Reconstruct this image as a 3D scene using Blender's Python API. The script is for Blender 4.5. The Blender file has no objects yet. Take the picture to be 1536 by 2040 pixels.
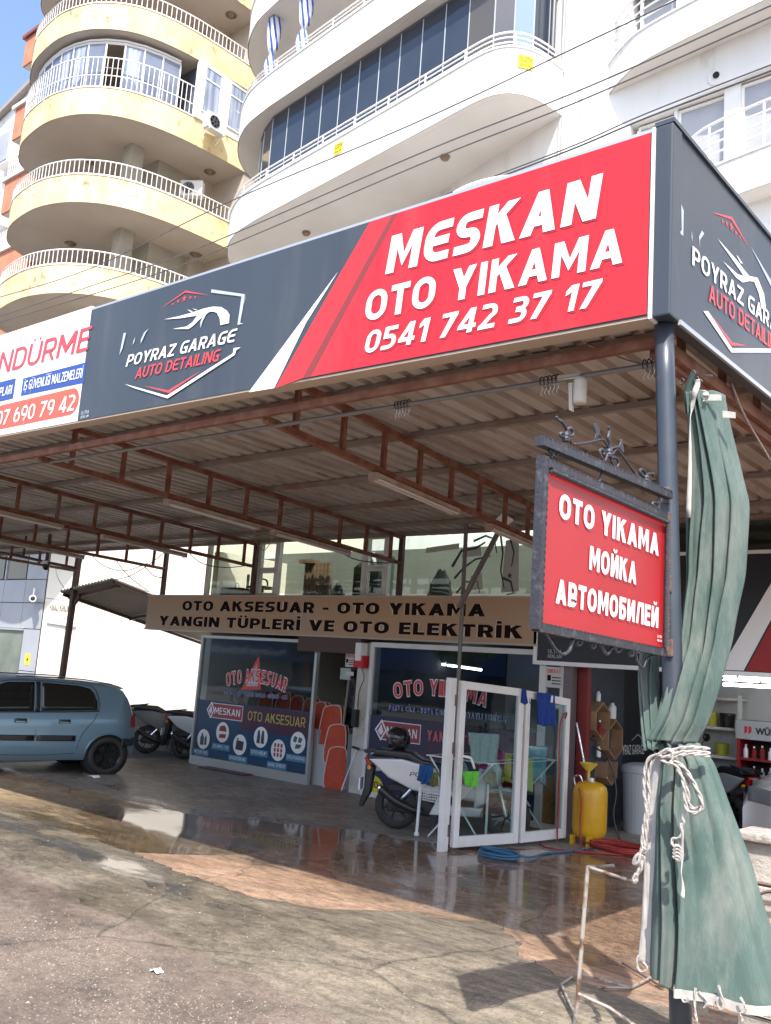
import bpy, bmesh, math, random
from mathutils import Vector, Matrix
random.seed(7)
R = math.radians
scene = bpy.context.scene
col = scene.collection

# ------------------------------------------------------------------ camera
cam_d = bpy.data.cameras.new('camera'); cam = bpy.data.objects.new('camera', cam_d); col.objects.link(cam)
yaw, pitch, roll = R(-40.4), R(9.6), R(4.0)
fwd = Vector((math.sin(yaw)*math.cos(pitch), math.cos(yaw)*math.cos(pitch), math.sin(pitch)))
rt = Vector((math.cos(yaw), -math.sin(yaw), 0)); up = rt.cross(fwd)
r2 = rt*math.cos(roll) + up*math.sin(roll); u2 = up*math.cos(roll) - rt*math.sin(roll)
cam.matrix_world = Matrix(((r2.x, u2.x, -fwd.x, 0), (r2.y, u2.y, -fwd.y, 0), (r2.z, u2.z, -fwd.z, 1.6), (0, 0, 0, 1)))
cam_d.sensor_fit = 'VERTICAL'; cam_d.sensor_height = 24; cam_d.lens = 1850/2040*24
cam_d.clip_start = .05; cam_d.clip_end = 600
scene.camera = cam
# ------------------------------------------------------------------ world and sun
w = bpy.data.worlds.new('World'); scene.world = w; w.use_nodes = True
nt = w.node_tree; nt.nodes.clear()
wo = nt.nodes.new('ShaderNodeOutputWorld'); bg = nt.nodes.new('ShaderNodeBackground'); sky = nt.nodes.new('ShaderNodeTexSky')
sky.sky_type = 'NISHITA'; sky.sun_disc = False; sky.sun_elevation = R(52.3); sky.sun_rotation = R(139.7)
sky.air_density = 1.0; sky.dust_density = 2.2; sky.ozone_density = 1.5
bg.inputs[1].default_value = .15
nt.links.new(sky.outputs[0], bg.inputs[0]); nt.links.new(bg.outputs[0], wo.inputs[0])
sd = bpy.data.lights.new('sun', 'SUN'); sd.energy = 3.1; sd.angle = R(.5); sd.color = (1, .95, .88)
so = bpy.data.objects.new('sun', sd); col.objects.link(so)
so.rotation_euler = Vector((-.5, .59, -1)).to_track_quat('-Z', 'Y').to_euler()
scene.view_settings.view_transform = 'Standard'; scene.view_settings.look = 'None'
scene.view_settings.exposure = 1.3; scene.view_settings.gamma = 1; scene.view_settings.use_curve_mapping = False

# ------------------------------------------------------------------ materials
def nodes(name):
    m = bpy.data.materials.new(name); m.use_nodes = True
    n = m.node_tree; n.nodes.clear()
    o = n.nodes.new('ShaderNodeOutputMaterial'); b = n.nodes.new('ShaderNodeBsdfPrincipled')
    n.links.new(b.outputs[0], o.inputs[0])
    return m, n, b, o
def N(n, t, **k):
    x = n.nodes.new(t)
    for a, v in k.items():
        if a.startswith('i_'): x.inputs[a[2:].replace('_', ' ')].default_value = v
        else: setattr(x, a, v)
    return x
def pos(n, scale=(1, 1, 1)):
    g = N(n, 'ShaderNodeNewGeometry'); mp = N(n, 'ShaderNodeMapping'); mp.inputs['Scale'].default_value = scale
    n.links.new(g.outputs['Position'], mp.inputs[0]); return mp.outputs[0]
def noise(n, vec, scale, detail=5, rough=.6):
    x = N(n, 'ShaderNodeTexNoise', i_Scale=scale, i_Detail=detail, i_Roughness=rough)
    n.links.new(vec, x.inputs['Vector']); return x.outputs['Fac']
def ramp(n, fac, stops):
    x = N(n, 'ShaderNodeValToRGB'); e = x.color_ramp.elements
    while len(e) < len(stops): e.new(.5)
    for i, (p, c) in enumerate(stops):
        e[i].position = p; e[i].color = (c, c, c, 1) if isinstance(c, (int, float)) else (*c, 1)
    n.links.new(fac, x.inputs[0]); return x.outputs[0]
def mixc(n, fac, a, b, mode='MIX'):
    x = N(n, 'ShaderNodeMix', data_type='RGBA', blend_type=mode)
    for s, v in ((0, fac), (6, a), (7, b)):
        if isinstance(v, (int, float)): x.inputs[s].default_value = v
        elif isinstance(v, tuple): x.inputs[s].default_value = (*v, 1)
        else: n.links.new(v, x.inputs[s])
    return x.outputs[2]
def mathn(n, op, a, b=None, c=None, clamp=False):
    x = N(n, 'ShaderNodeMath', operation=op, use_clamp=clamp)
    for i, v in enumerate((a, b, c)):
        if v is None: continue
        if isinstance(v, (int, float)): x.inputs[i].default_value = v
        else: n.links.new(v, x.inputs[i])
    return x.outputs[0]
def bump(n, b, h, strength=.3, dist=.01):
    x = N(n, 'ShaderNodeBump', i_Strength=strength, i_Distance=dist); n.links.new(h, x.inputs['Height']); n.links.new(x.outputs[0], b.inputs['Normal'])
def mat(name, c, rough=.6, metal=0, c2=None, ns=3, lo=.42, hi=.62, bs=0, bscale=40, emit=None, es=1, stretch=(1, 1, 1), c3=None, ns3=1, lo3=.55, hi3=.68, coat=0, spec=.5):
    m, n, b, o = nodes(name)
    b.inputs['Roughness'].default_value = rough; b.inputs['Metallic'].default_value = metal
    b.inputs['Base Color'].default_value = (*c, 1); b.inputs['Coat Weight'].default_value = coat
    b.inputs['Specular IOR Level'].default_value = spec
    cur = c
    if c2:
        cur = mixc(n, ramp(n, noise(n, pos(n, stretch), ns), [(lo, 0), (hi, 1)]), c, c2)
    if c3:
        cur = mixc(n, ramp(n, noise(n, pos(n, stretch), ns3, 8, .7), [(lo3, 0), (hi3, 1)]), cur, c3)
    if c2 or c3: n.links.new(cur, b.inputs['Base Color'])
    if bs: bump(n, b, noise(n, pos(n), bscale, 4), bs, .01)
    if emit:
        b.inputs['Emission Color'].default_value = (*emit, 1); b.inputs['Emission Strength'].default_value = es
    return m
def glass(name, tint=(.7, .8, .8), refl=.12, glossc=(1, 1, 1), edge=.45, rough=.02):
    m = bpy.data.materials.new(name); m.use_nodes = True; n = m.node_tree; n.nodes.clear()
    o = N(n, 'ShaderNodeOutputMaterial'); t = N(n, 'ShaderNodeBsdfTransparent'); g = N(n, 'ShaderNodeBsdfGlossy'); mx = N(n, 'ShaderNodeMixShader')
    t.inputs[0].default_value = (*tint, 1); g.inputs[0].default_value = (*glossc, 1); g.inputs['Roughness'].default_value = rough
    f = N(n, 'ShaderNodeFresnel', i_IOR=1.5)
    geo = N(n, 'ShaderNodeNewGeometry')
    fac = mathn(n, 'MULTIPLY', mathn(n, 'MULTIPLY_ADD', f.outputs[0], edge+.6, refl-.03, True), mathn(n, 'SUBTRACT', 1, geo.outputs['Backfacing']))
    n.links.new(fac, mx.inputs[0]); n.links.new(t.outputs[0], mx.inputs[1]); n.links.new(g.outputs[0], mx.inputs[2]); n.links.new(mx.outputs[0], o.inputs[0])
    bb = N(n, 'ShaderNodeBump', i_Strength=.06, i_Distance=.02); n.links.new(noise(n, pos(n), 1.6, 2), bb.inputs['Height']); n.links.new(bb.outputs[0], g.inputs['Normal'])
    return m
def ground_mat(name, c1, c2, c3, wetlo, wethi, zone=None, ns=1.2, grit=.3, dry=.75, wetr=.07, dark=.45, streak=(1, 1, 1), speck=None):
    m, n, b, o = nodes(name)
    v = pos(n, streak); v1 = pos(n)
    base = mixc(n, ramp(n, noise(n, v, ns, 8, .65), [(.36, 0), (.62, 1)]), c1, c2)
    base = mixc(n, ramp(n, noise(n, v, ns*3.3, 10, .75), [(.54, 0), (.66, 1)]), base, c3)
    fine = noise(n, v1, 60, 6, .7)
    base = mixc(n, .9, base, ramp(n, fine, [(.34, .50), (.62, 1.0)]), 'MULTIPLY')
    base = mixc(n, .7, base, ramp(n, noise(n, v1, 17, 10, .8), [(.38, .45), (.54, 1.0)]), 'MULTIPLY')
    base = mixc(n, .8, base, ramp(n, noise(n, v1, 1.9, 8, .7), [(.40, .62), (.60, 1.0)]), 'MULTIPLY')
    base = mixc(n, 1.0, base, (1.52, 1.46, 1.38), 'MULTIPLY')
    base = mixc(n, .35 if speck else .85, base, ramp(n, noise(n, pos(n, (.8, 1.7, 1)), 6, 12, .8), [(.40, .50), (.56, 1.0)]), 'MULTIPLY')
    if speck:
        vo = N(n, 'ShaderNodeTexVoronoi', i_Scale=speck); n.links.new(v1, vo.inputs['Vector'])
        sp = mathn(n, 'MULTIPLY', ramp(n, vo.outputs['Distance'], [(.12, 1), (.22, 0)]), ramp(n, noise(n, v1, 2.2, 6), [(.5, 0), (.62, 1)]))
        base = mixc(n, sp, base, (.27, .23, .19))
    # hairline cracks in the surface
    vc = N(n, 'ShaderNodeTexVoronoi', feature='DISTANCE_TO_EDGE', i_Scale=.55)
    nn = N(n, 'ShaderNodeTexNoise', i_Scale=1.5, i_Detail=6); n.links.new(v1, nn.inputs['Vector'])
    n.links.new(mixc(n, .22, v1, nn.outputs['Color']), vc.inputs['Vector'])
    crack = ramp(n, vc.outputs['Distance'], [(0, .45), (.006, 1)])
    base = mixc(n, 1.0, base, crack, 'MULTIPLY')
    wet = ramp(n, noise(n, pos(n, (.55, 1.3, 1)), 1.1, 7, .62), [(wetlo, 0), (wethi, 1)])
    if zone:
        sx = N(n, 'ShaderNodeSeparateXYZ'); n.links.new(v1, sx.inputs[0])
        wob = mathn(n, 'MULTIPLY_ADD', noise(n, v1, 1.4, 6), 1.6, -.8)
        z = None
        for ax, a0, a1 in zone:
            q = mathn(n, 'ADD', sx.outputs[ax], wob)
            mr = N(n, 'ShaderNodeMapRange'); n.links.new(q, mr.inputs[0]); mr.inputs[1].default_value = a0; mr.inputs[2].default_value = a1
            z = mr.outputs[0] if z is None else mathn(n, 'MULTIPLY', z, mr.outputs[0])
        wet = mathn(n, 'MULTIPLY', wet, z)
    base = mixc(n, mathn(n, 'MULTIPLY', wet, 1.0), base, mixc(n, 1.0, base, (dark, dark, dark), 'MULTIPLY'))
    n.links.new(base, b.inputs['Base Color'])
    rr = N(n, 'ShaderNodeMapRange'); n.links.new(wet, rr.inputs[0]); rr.inputs[3].default_value = dry; rr.inputs[4].default_value = wetr
    rip = noise(n, pos(n, (1, 2.2, 1)), 5, 6)
    n.links.new(rr.outputs[0], b.inputs['Roughness'])
    h = mixc(n, wet, fine, mixc(n, .16, (.5, .5, .5), rip))
    bump(n, b, h, grit, .012)
    return m

WP = mat('white_plaster', (.80, .79, .77), .85, c2=(.74, .73, .71), ns=.8, bs=.12, bscale=60, c3=(.50, .48, .44), ns3=1.6, lo3=.56, hi3=.78, stretch=(1, 1, .22))
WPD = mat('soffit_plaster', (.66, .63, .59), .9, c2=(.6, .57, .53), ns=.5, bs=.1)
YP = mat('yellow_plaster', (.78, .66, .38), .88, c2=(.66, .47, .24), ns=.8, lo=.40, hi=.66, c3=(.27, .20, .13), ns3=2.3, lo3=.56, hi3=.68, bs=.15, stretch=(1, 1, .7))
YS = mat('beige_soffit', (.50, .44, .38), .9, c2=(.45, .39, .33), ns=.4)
OP = mat('orange_plaster', (.55, .22, .13), .85, c2=(.46, .17, .10), ns=1.2)
CW = mat('cream_wall', (.80, .74, .63), .9, c2=(.76, .69, .58), ns=.5)
GP = mat('grey_panel', (.36, .37, .40), .45, c2=(.32, .33, .36), ns=.7)
WR = mat('white_rail_paint', (.80, .78, .76), .45)
GREYC = mat('grey_column_paint', (.42, .39, .33), .85, c2=(.36, .33, .27), ns=1)
PVC = mat('white_pvc', (.74, .73, .71), .4, c2=(.62, .58, .53), ns=2.5, lo=.5, hi=.75)
DG = glass('dark_balcony_glass', (.10, .12, .16), .10, (.75, .82, .95), .45)
WG = glass('window_glass', (.75, .80, .80), .10, (1, 1, 1), .5)
SG = glass('shop_glass', (.72, .76, .78), .07, (.9, .95, 1), .45)
MG = glass('mezzanine_glass', (.78, .82, .76), .05, (1, 1, .95), .35)
DGL = glass('door_glass', (.80, .88, .88), .07, (1, 1, 1), .4)
RUST = mat('rusty_steel', (.17, .058, .034), .75, .05, c2=(.25, .11, .065), ns=6, c3=(.22, .17, .14), ns3=3, lo3=.56, hi3=.72, bs=.3, bscale=90)
DBROWN = mat('dark_brown_paint', (.075, .035, .028), .5, .1, c2=(.11, .05, .035), ns=5, bs=.1)
SHEET = mat('galvanised_sheet', (.50, .45, .41), .55, .25, c2=(.36, .30, .26), ns=1.1, c3=(.17, .10, .07), ns3=2.4, lo3=.58, hi3=.72, stretch=(3, .6, 1))
NAVY = mat('slate_vinyl', (.046, .057, .073), .4, c2=(.040, .049, .063), ns=.7, c3=(.075, .082, .09), ns3=1.8, lo3=.55, hi3=.8, stretch=(1, 1, .2))
NAVYD = mat('dark_vinyl', (.022, .024, .030), .4)
REDV = mat('red_vinyl', (.54, .016, .026), .38, c2=(.54, .016, .024), ns=.6, c3=(.62, .05, .055), ns3=1.8, lo3=.52, hi3=.8, stretch=(1, 1, .2))
REDS = mat('red_stripe_vinyl', (.62, .03, .035), .35)
DRED = mat('dark_red_vinyl', (.30, .02, .02), .4)
REDT = mat('red_letter_vinyl', (.68, .06, .07), .4)
WV = mat('white_vinyl', (.82, .82, .83), .4)
SILV = mat('silver_vinyl', (.42, .46, .52), .4)
BLUEV = mat('blue_vinyl', (.03, .07, .30), .4)
TAN = mat('tan_sign_vinyl', (.46, .32, .22), .55, c2=(.54, .31, .175), ns=.5, lo=.3, hi=.7)
DBT = mat('dark_brown_letter', (.022, .010, .008), .9, spec=.1)
CREAM = mat('cream_outline', (.70, .62, .52), .5)
ALU = mat('aluminium', (.55, .55, .54), .4, .6)
IRON = mat('wrought_iron', (.050, .050, .060), .5, .4, c2=(.12, .12, .13), ns=22, lo=.54, hi=.7, bs=.4, bscale=60)
IRONR = mat('rusted_iron', (.20, .12, .09), .6, .3, c2=(.10, .09, .10), ns=14, bs=.3)
POST = mat('slate_post_paint', (.050, .060, .076), .34, .3, c2=(.066, .076, .092), ns=3, c3=(.18, .08, .05), ns3=7, lo3=.64, hi3=.72)
CONC = mat('concrete', (.36, .32, .28), .9, c2=(.46, .42, .37), ns=3, bs=.8, bscale=45, c3=(.2, .17, .15), ns3=9)
FAB = None
BLK = mat('black_plastic', (.018, .018, .02), .35)
BLKM = mat('black_matte', (.012, .012, .014), .8)
RUB = mat('tyre_rubber', (.028, .026, .026), .75, c2=(.04, .037, .035), ns=8)
CHR = mat('chrome', (.6, .6, .62), .2, .9)
ROPE = mat('white_rope', (.44, .41, .38), .9, c2=(.33, .30, .28), ns=60, bs=.7, bscale=160)
CANVAS = mat('white_canvas', (.46, .44, .41), .9, c2=(.37, .35, .32), ns=14, bs=.3, bscale=200)
YT = mat('yellow_tank_paint', (.66, .36, .015), .35, c2=(.58, .29, .012), ns=3)
HOSR = mat('red_hose', (.34, .03, .025), .45)
HOSB = mat('blue_hose', (.03, .12, .22), .45)
def fabric():
    m, n, b, o = nodes('green_shade_fabric')
    v = pos(n)
    c = mixc(n, ramp(n, noise(n, v, 2.2, 6), [(.35, 0), (.65, 1)]), (.070, .140, .120), (.135, .205, .180))
    c = mixc(n, ramp(n, noise(n, pos(n, (1, 1, .3)), 5, 8, .7), [(.46, 0), (.66, 1)]), c, (.25, .29, .255))
    wv = N(n, 'ShaderNodeTexWave', i_Scale=90, i_Distortion=1.5, bands_direction='Z'); n.links.new(v, wv.inputs['Vector'])
    wx = N(n, 'ShaderNodeTexWave', i_Scale=70, i_Distortion=2.5, bands_direction='X'); n.links.new(v, wx.inputs['Vector'])
    wsum = mathn(n, 'ADD', wv.outputs['Fac'], wx.outputs['Fac'])
    c = mixc(n, .5, c, ramp(n, mathn(n, 'MULTIPLY', wsum, .5), [(.2, .72), (.8, 1)]), 'MULTIPLY')
    n.links.new(c, b.inputs['Base Color']); b.inputs['Roughness'].default_value = .8
    b.inputs['Sheen Weight'].default_value = .15
    bump(n, b, mathn(n, 'ADD', wsum, mathn(n, 'MULTIPLY', noise(n, pos(n, (1, 1, .5)), 11, 7, .7), 7)), .55, .010)
    tr = N(n, 'ShaderNodeBsdfTranslucent'); n.links.new(c, tr.inputs[0]); mx = N(n, 'ShaderNodeMixShader', ); mx.inputs[0].default_value = .16
    n.links.new(b.outputs[0], mx.inputs[1]); n.links.new(tr.outputs[0], mx.inputs[2]); n.links.new(mx.outputs[0], o.inputs[0])
    return m
FAB = fabric()

# ------------------------------------------------------------------ helpers
ORG = {}
def props(o, label=None, cat=None, group=None, kind=None):
    if label: o['label'] = label
    if cat: o['category'] = cat
    if group: o['group'] = group
    if kind: o['kind'] = kind
    return o
def thing(name, label, cat, loc=(0, 0, 0), rz=0, group=None, local=False):
    o = bpy.data.objects.new(name, None); col.objects.link(o); o.empty_display_size = .2
    o.location = loc; o.rotation_euler = (0, 0, rz)
    ORG[o.name] = Vector((0, 0, 0)) if local else Vector(loc)
    return props(o, label, cat, group)
class MB:
    def __init__(s): s.v = []; s.f = []; s.m = []
    def poly(s, pts, mi=0):
        k = len(s.v); s.v += [tuple(p) for p in pts]; s.f.append(tuple(range(k, k+len(pts)))); s.m.append(mi); return s
    def faces(s, vs, fs, mi=0):
        k = len(s.v); s.v += [tuple(p) for p in vs]
        for f in fs: s.f.append(tuple(k+i for i in f)); s.m.append(mi)
        return s
    def box(s, x0, y0, z0, x1, y1, z1, mi=0):
        x0, x1 = sorted((x0, x1)); y0, y1 = sorted((y0, y1)); z0, z1 = sorted((z0, z1))
        v = [(x0, y0, z0), (x1, y0, z0), (x1, y1, z0), (x0, y1, z0), (x0, y0, z1), (x1, y0, z1), (x1, y1, z1), (x0, y1, z1)]
        return s.faces(v, [(3, 2, 1, 0), (4, 5, 6, 7), (0, 1, 5, 4), (1, 2, 6, 5), (2, 3, 7, 6), (3, 0, 4, 7)], mi)
    def bar(s, p, q, wd, h=None, up=(0, 0, 1), mi=0):
        h = wd if h is None else h
        p = Vector(p); q = Vector(q); d = (q-p).normalized(); u = Vector(up)
        if abs(d.dot(u)) > .99: u = Vector((0, 1, 0))
        a = d.cross(u).normalized(); b = a.cross(d).normalized(); a = a*wd/2; b = b*h/2
        v = [p-a-b, p+a-b, p+a+b, p-a+b, q-a-b, q+a-b, q+a+b, q-a+b]
        return s.faces(v, [(0, 1, 2, 3), (7, 6, 5, 4), (4, 5, 1, 0), (5, 6, 2, 1), (6, 7, 3, 2), (7, 4, 0, 3)], mi)
    def tube(s, path, r, n=8, closed=False, mi=0):
        P = [Vector(p) for p in path]; L = len(P); rings = []
        prev = None
        for i, p in enumerate(P):
            if closed: d = P[(i+1) % L]-P[i-1]
            else: d = P[min(i+1, L-1)]-P[max(i-1, 0)]
            d.normalize()
            if prev is None:
                a = d.cross(Vector((0, 0, 1)))
                if a.length < .05: a = d.cross(Vector((0, 1, 0)))
            else: a = prev-d*prev.dot(d)
            a.normalize(); prev = a; b = d.cross(a)
            rr = r[i] if isinstance(r, (list, tuple)) else r
            rings.append([p+a*rr*math.cos(t*2*math.pi/n)+b*rr*math.sin(t*2*math.pi/n) for t in range(n)])
        v = [x for rg in rings for x in rg]; f = []
        for i in range(L if closed else L-1):
            j = (i+1) % L
            for t in range(n): f.append((i*n+t, i*n+(t+1) % n, j*n+(t+1) % n, j*n+t))
        if not closed: f += [tuple(range(n))[::-1], tuple((L-1)*n+t for t in range(n))]
        return s.faces(v, f, mi)
    def lathe(s, prof, c=(0, 0, 0), n=24, mi=0, axis='z', cap=True):
        v = []; f = []
        def P(r, h, t):
            a = r*math.cos(t); b = r*math.sin(t)
            return {'z': (c[0]+a, c[1]+b, c[2]+h), 'y': (c[0]+a, c[1]+h, c[2]+b), 'x': (c[0]+h, c[1]+a, c[2]+b)}[axis]
        for r, h in prof: v += [P(r, h, 2*math.pi*t/n) for t in range(n)]
        for i in range(len(prof)-1):
            for t in range(n): f.append((i*n+t, i*n+(t+1) % n, (i+1)*n+(t+1) % n, (i+1)*n+t))
        if cap: f += [tuple(range(n))[::-1], tuple((len(prof)-1)*n+t for t in range(n))]
        return s.faces(v, f, mi)
    def grid(s, rows, mi=0, closed=False):
        n = len(rows[0]); v = [p for r in rows for p in r]; f = []
        for i in range(len(rows)-1):
            for j in range(n if closed else n-1): f.append((i*n+j, i*n+(j+1) % n, (i+1)*n+(j+1) % n, (i+1)*n+j))
        return s.faces(v, f, mi)
    def extr(s, pts, vec, mi=0):           # polygon (3D points) swept by vec
        vec = Vector(vec); P = [Vector(p) for p in pts]; n = len(P)
        v = P+[p+vec for p in P]
        return s.faces(v, [tuple(range(n))[::-1], tuple(range(n, 2*n))]+[(i, (i+1) % n, (i+1) % n+n, i+n) for i in range(n)], mi)
    def build(s, name, mats, parent=None, smooth=False, bevel=0, label=None, cat=None, group=None, kind=None, loc=None, seg=2, solid=0, sub=0):
        me = bpy.data.meshes.new(name)
        if parent is not None: o3 = ORG[parent.name]
        elif loc is not None: o3 = Vector(loc)
        elif s.v and kind != 'structure':
            o3 = Vector((sum(p[0] for p in s.v)/len(s.v), sum(p[1] for p in s.v)/len(s.v), min(p[2] for p in s.v)))
        else: o3 = Vector((0, 0, 0))
        me.from_pydata([(p[0]-o3.x, p[1]-o3.y, p[2]-o3.z) for p in s.v], [], s.f)
        for m in (mats if isinstance(mats, (list, tuple)) else [mats]): me.materials.append(m)
        me.polygons.foreach_set('material_index', s.m)
        if smooth: me.polygons.foreach_set('use_smooth', [True]*len(me.polygons))
        bm = bmesh.new(); bm.from_mesh(me)
        if smooth == 'w' or bevel: bmesh.ops.remove_doubles(bm, verts=bm.verts, dist=.0004)
        bmesh.ops.recalc_face_normals(bm, faces=bm.faces)
        if bevel:
            bmesh.ops.bevel(bm, geom=[e for e in bm.edges if len(e.link_faces) == 2 and e.calc_face_angle(0) > .5], offset=bevel, segments=seg, affect='EDGES', profile=.6)
        bm.to_mesh(me); bm.free()
        o = bpy.data.objects.new(name, me); col.objects.link(o)
        if parent is not None: o.parent = parent; ORG[o.name] = o3.copy()
        else: o.location = o3; ORG[o.name] = o3.copy()
        if solid:
            md = o.modifiers.new('Solidify', 'SOLIDIFY'); md.thickness = solid; md.offset = 0
        if sub:
            md = o.modifiers.new('Subdivision', 'SUBSURF'); md.levels = sub; md.render_levels = sub
        return props(o, label, cat, group, kind)
def inst(src, name, parent, loc=(0, 0, 0), rz=0):
    o = bpy.data.objects.new(name, src.data); col.objects.link(o); o.parent = parent; o.location = loc; o.rotation_euler = (0, 0, rz)
    return o
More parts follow.
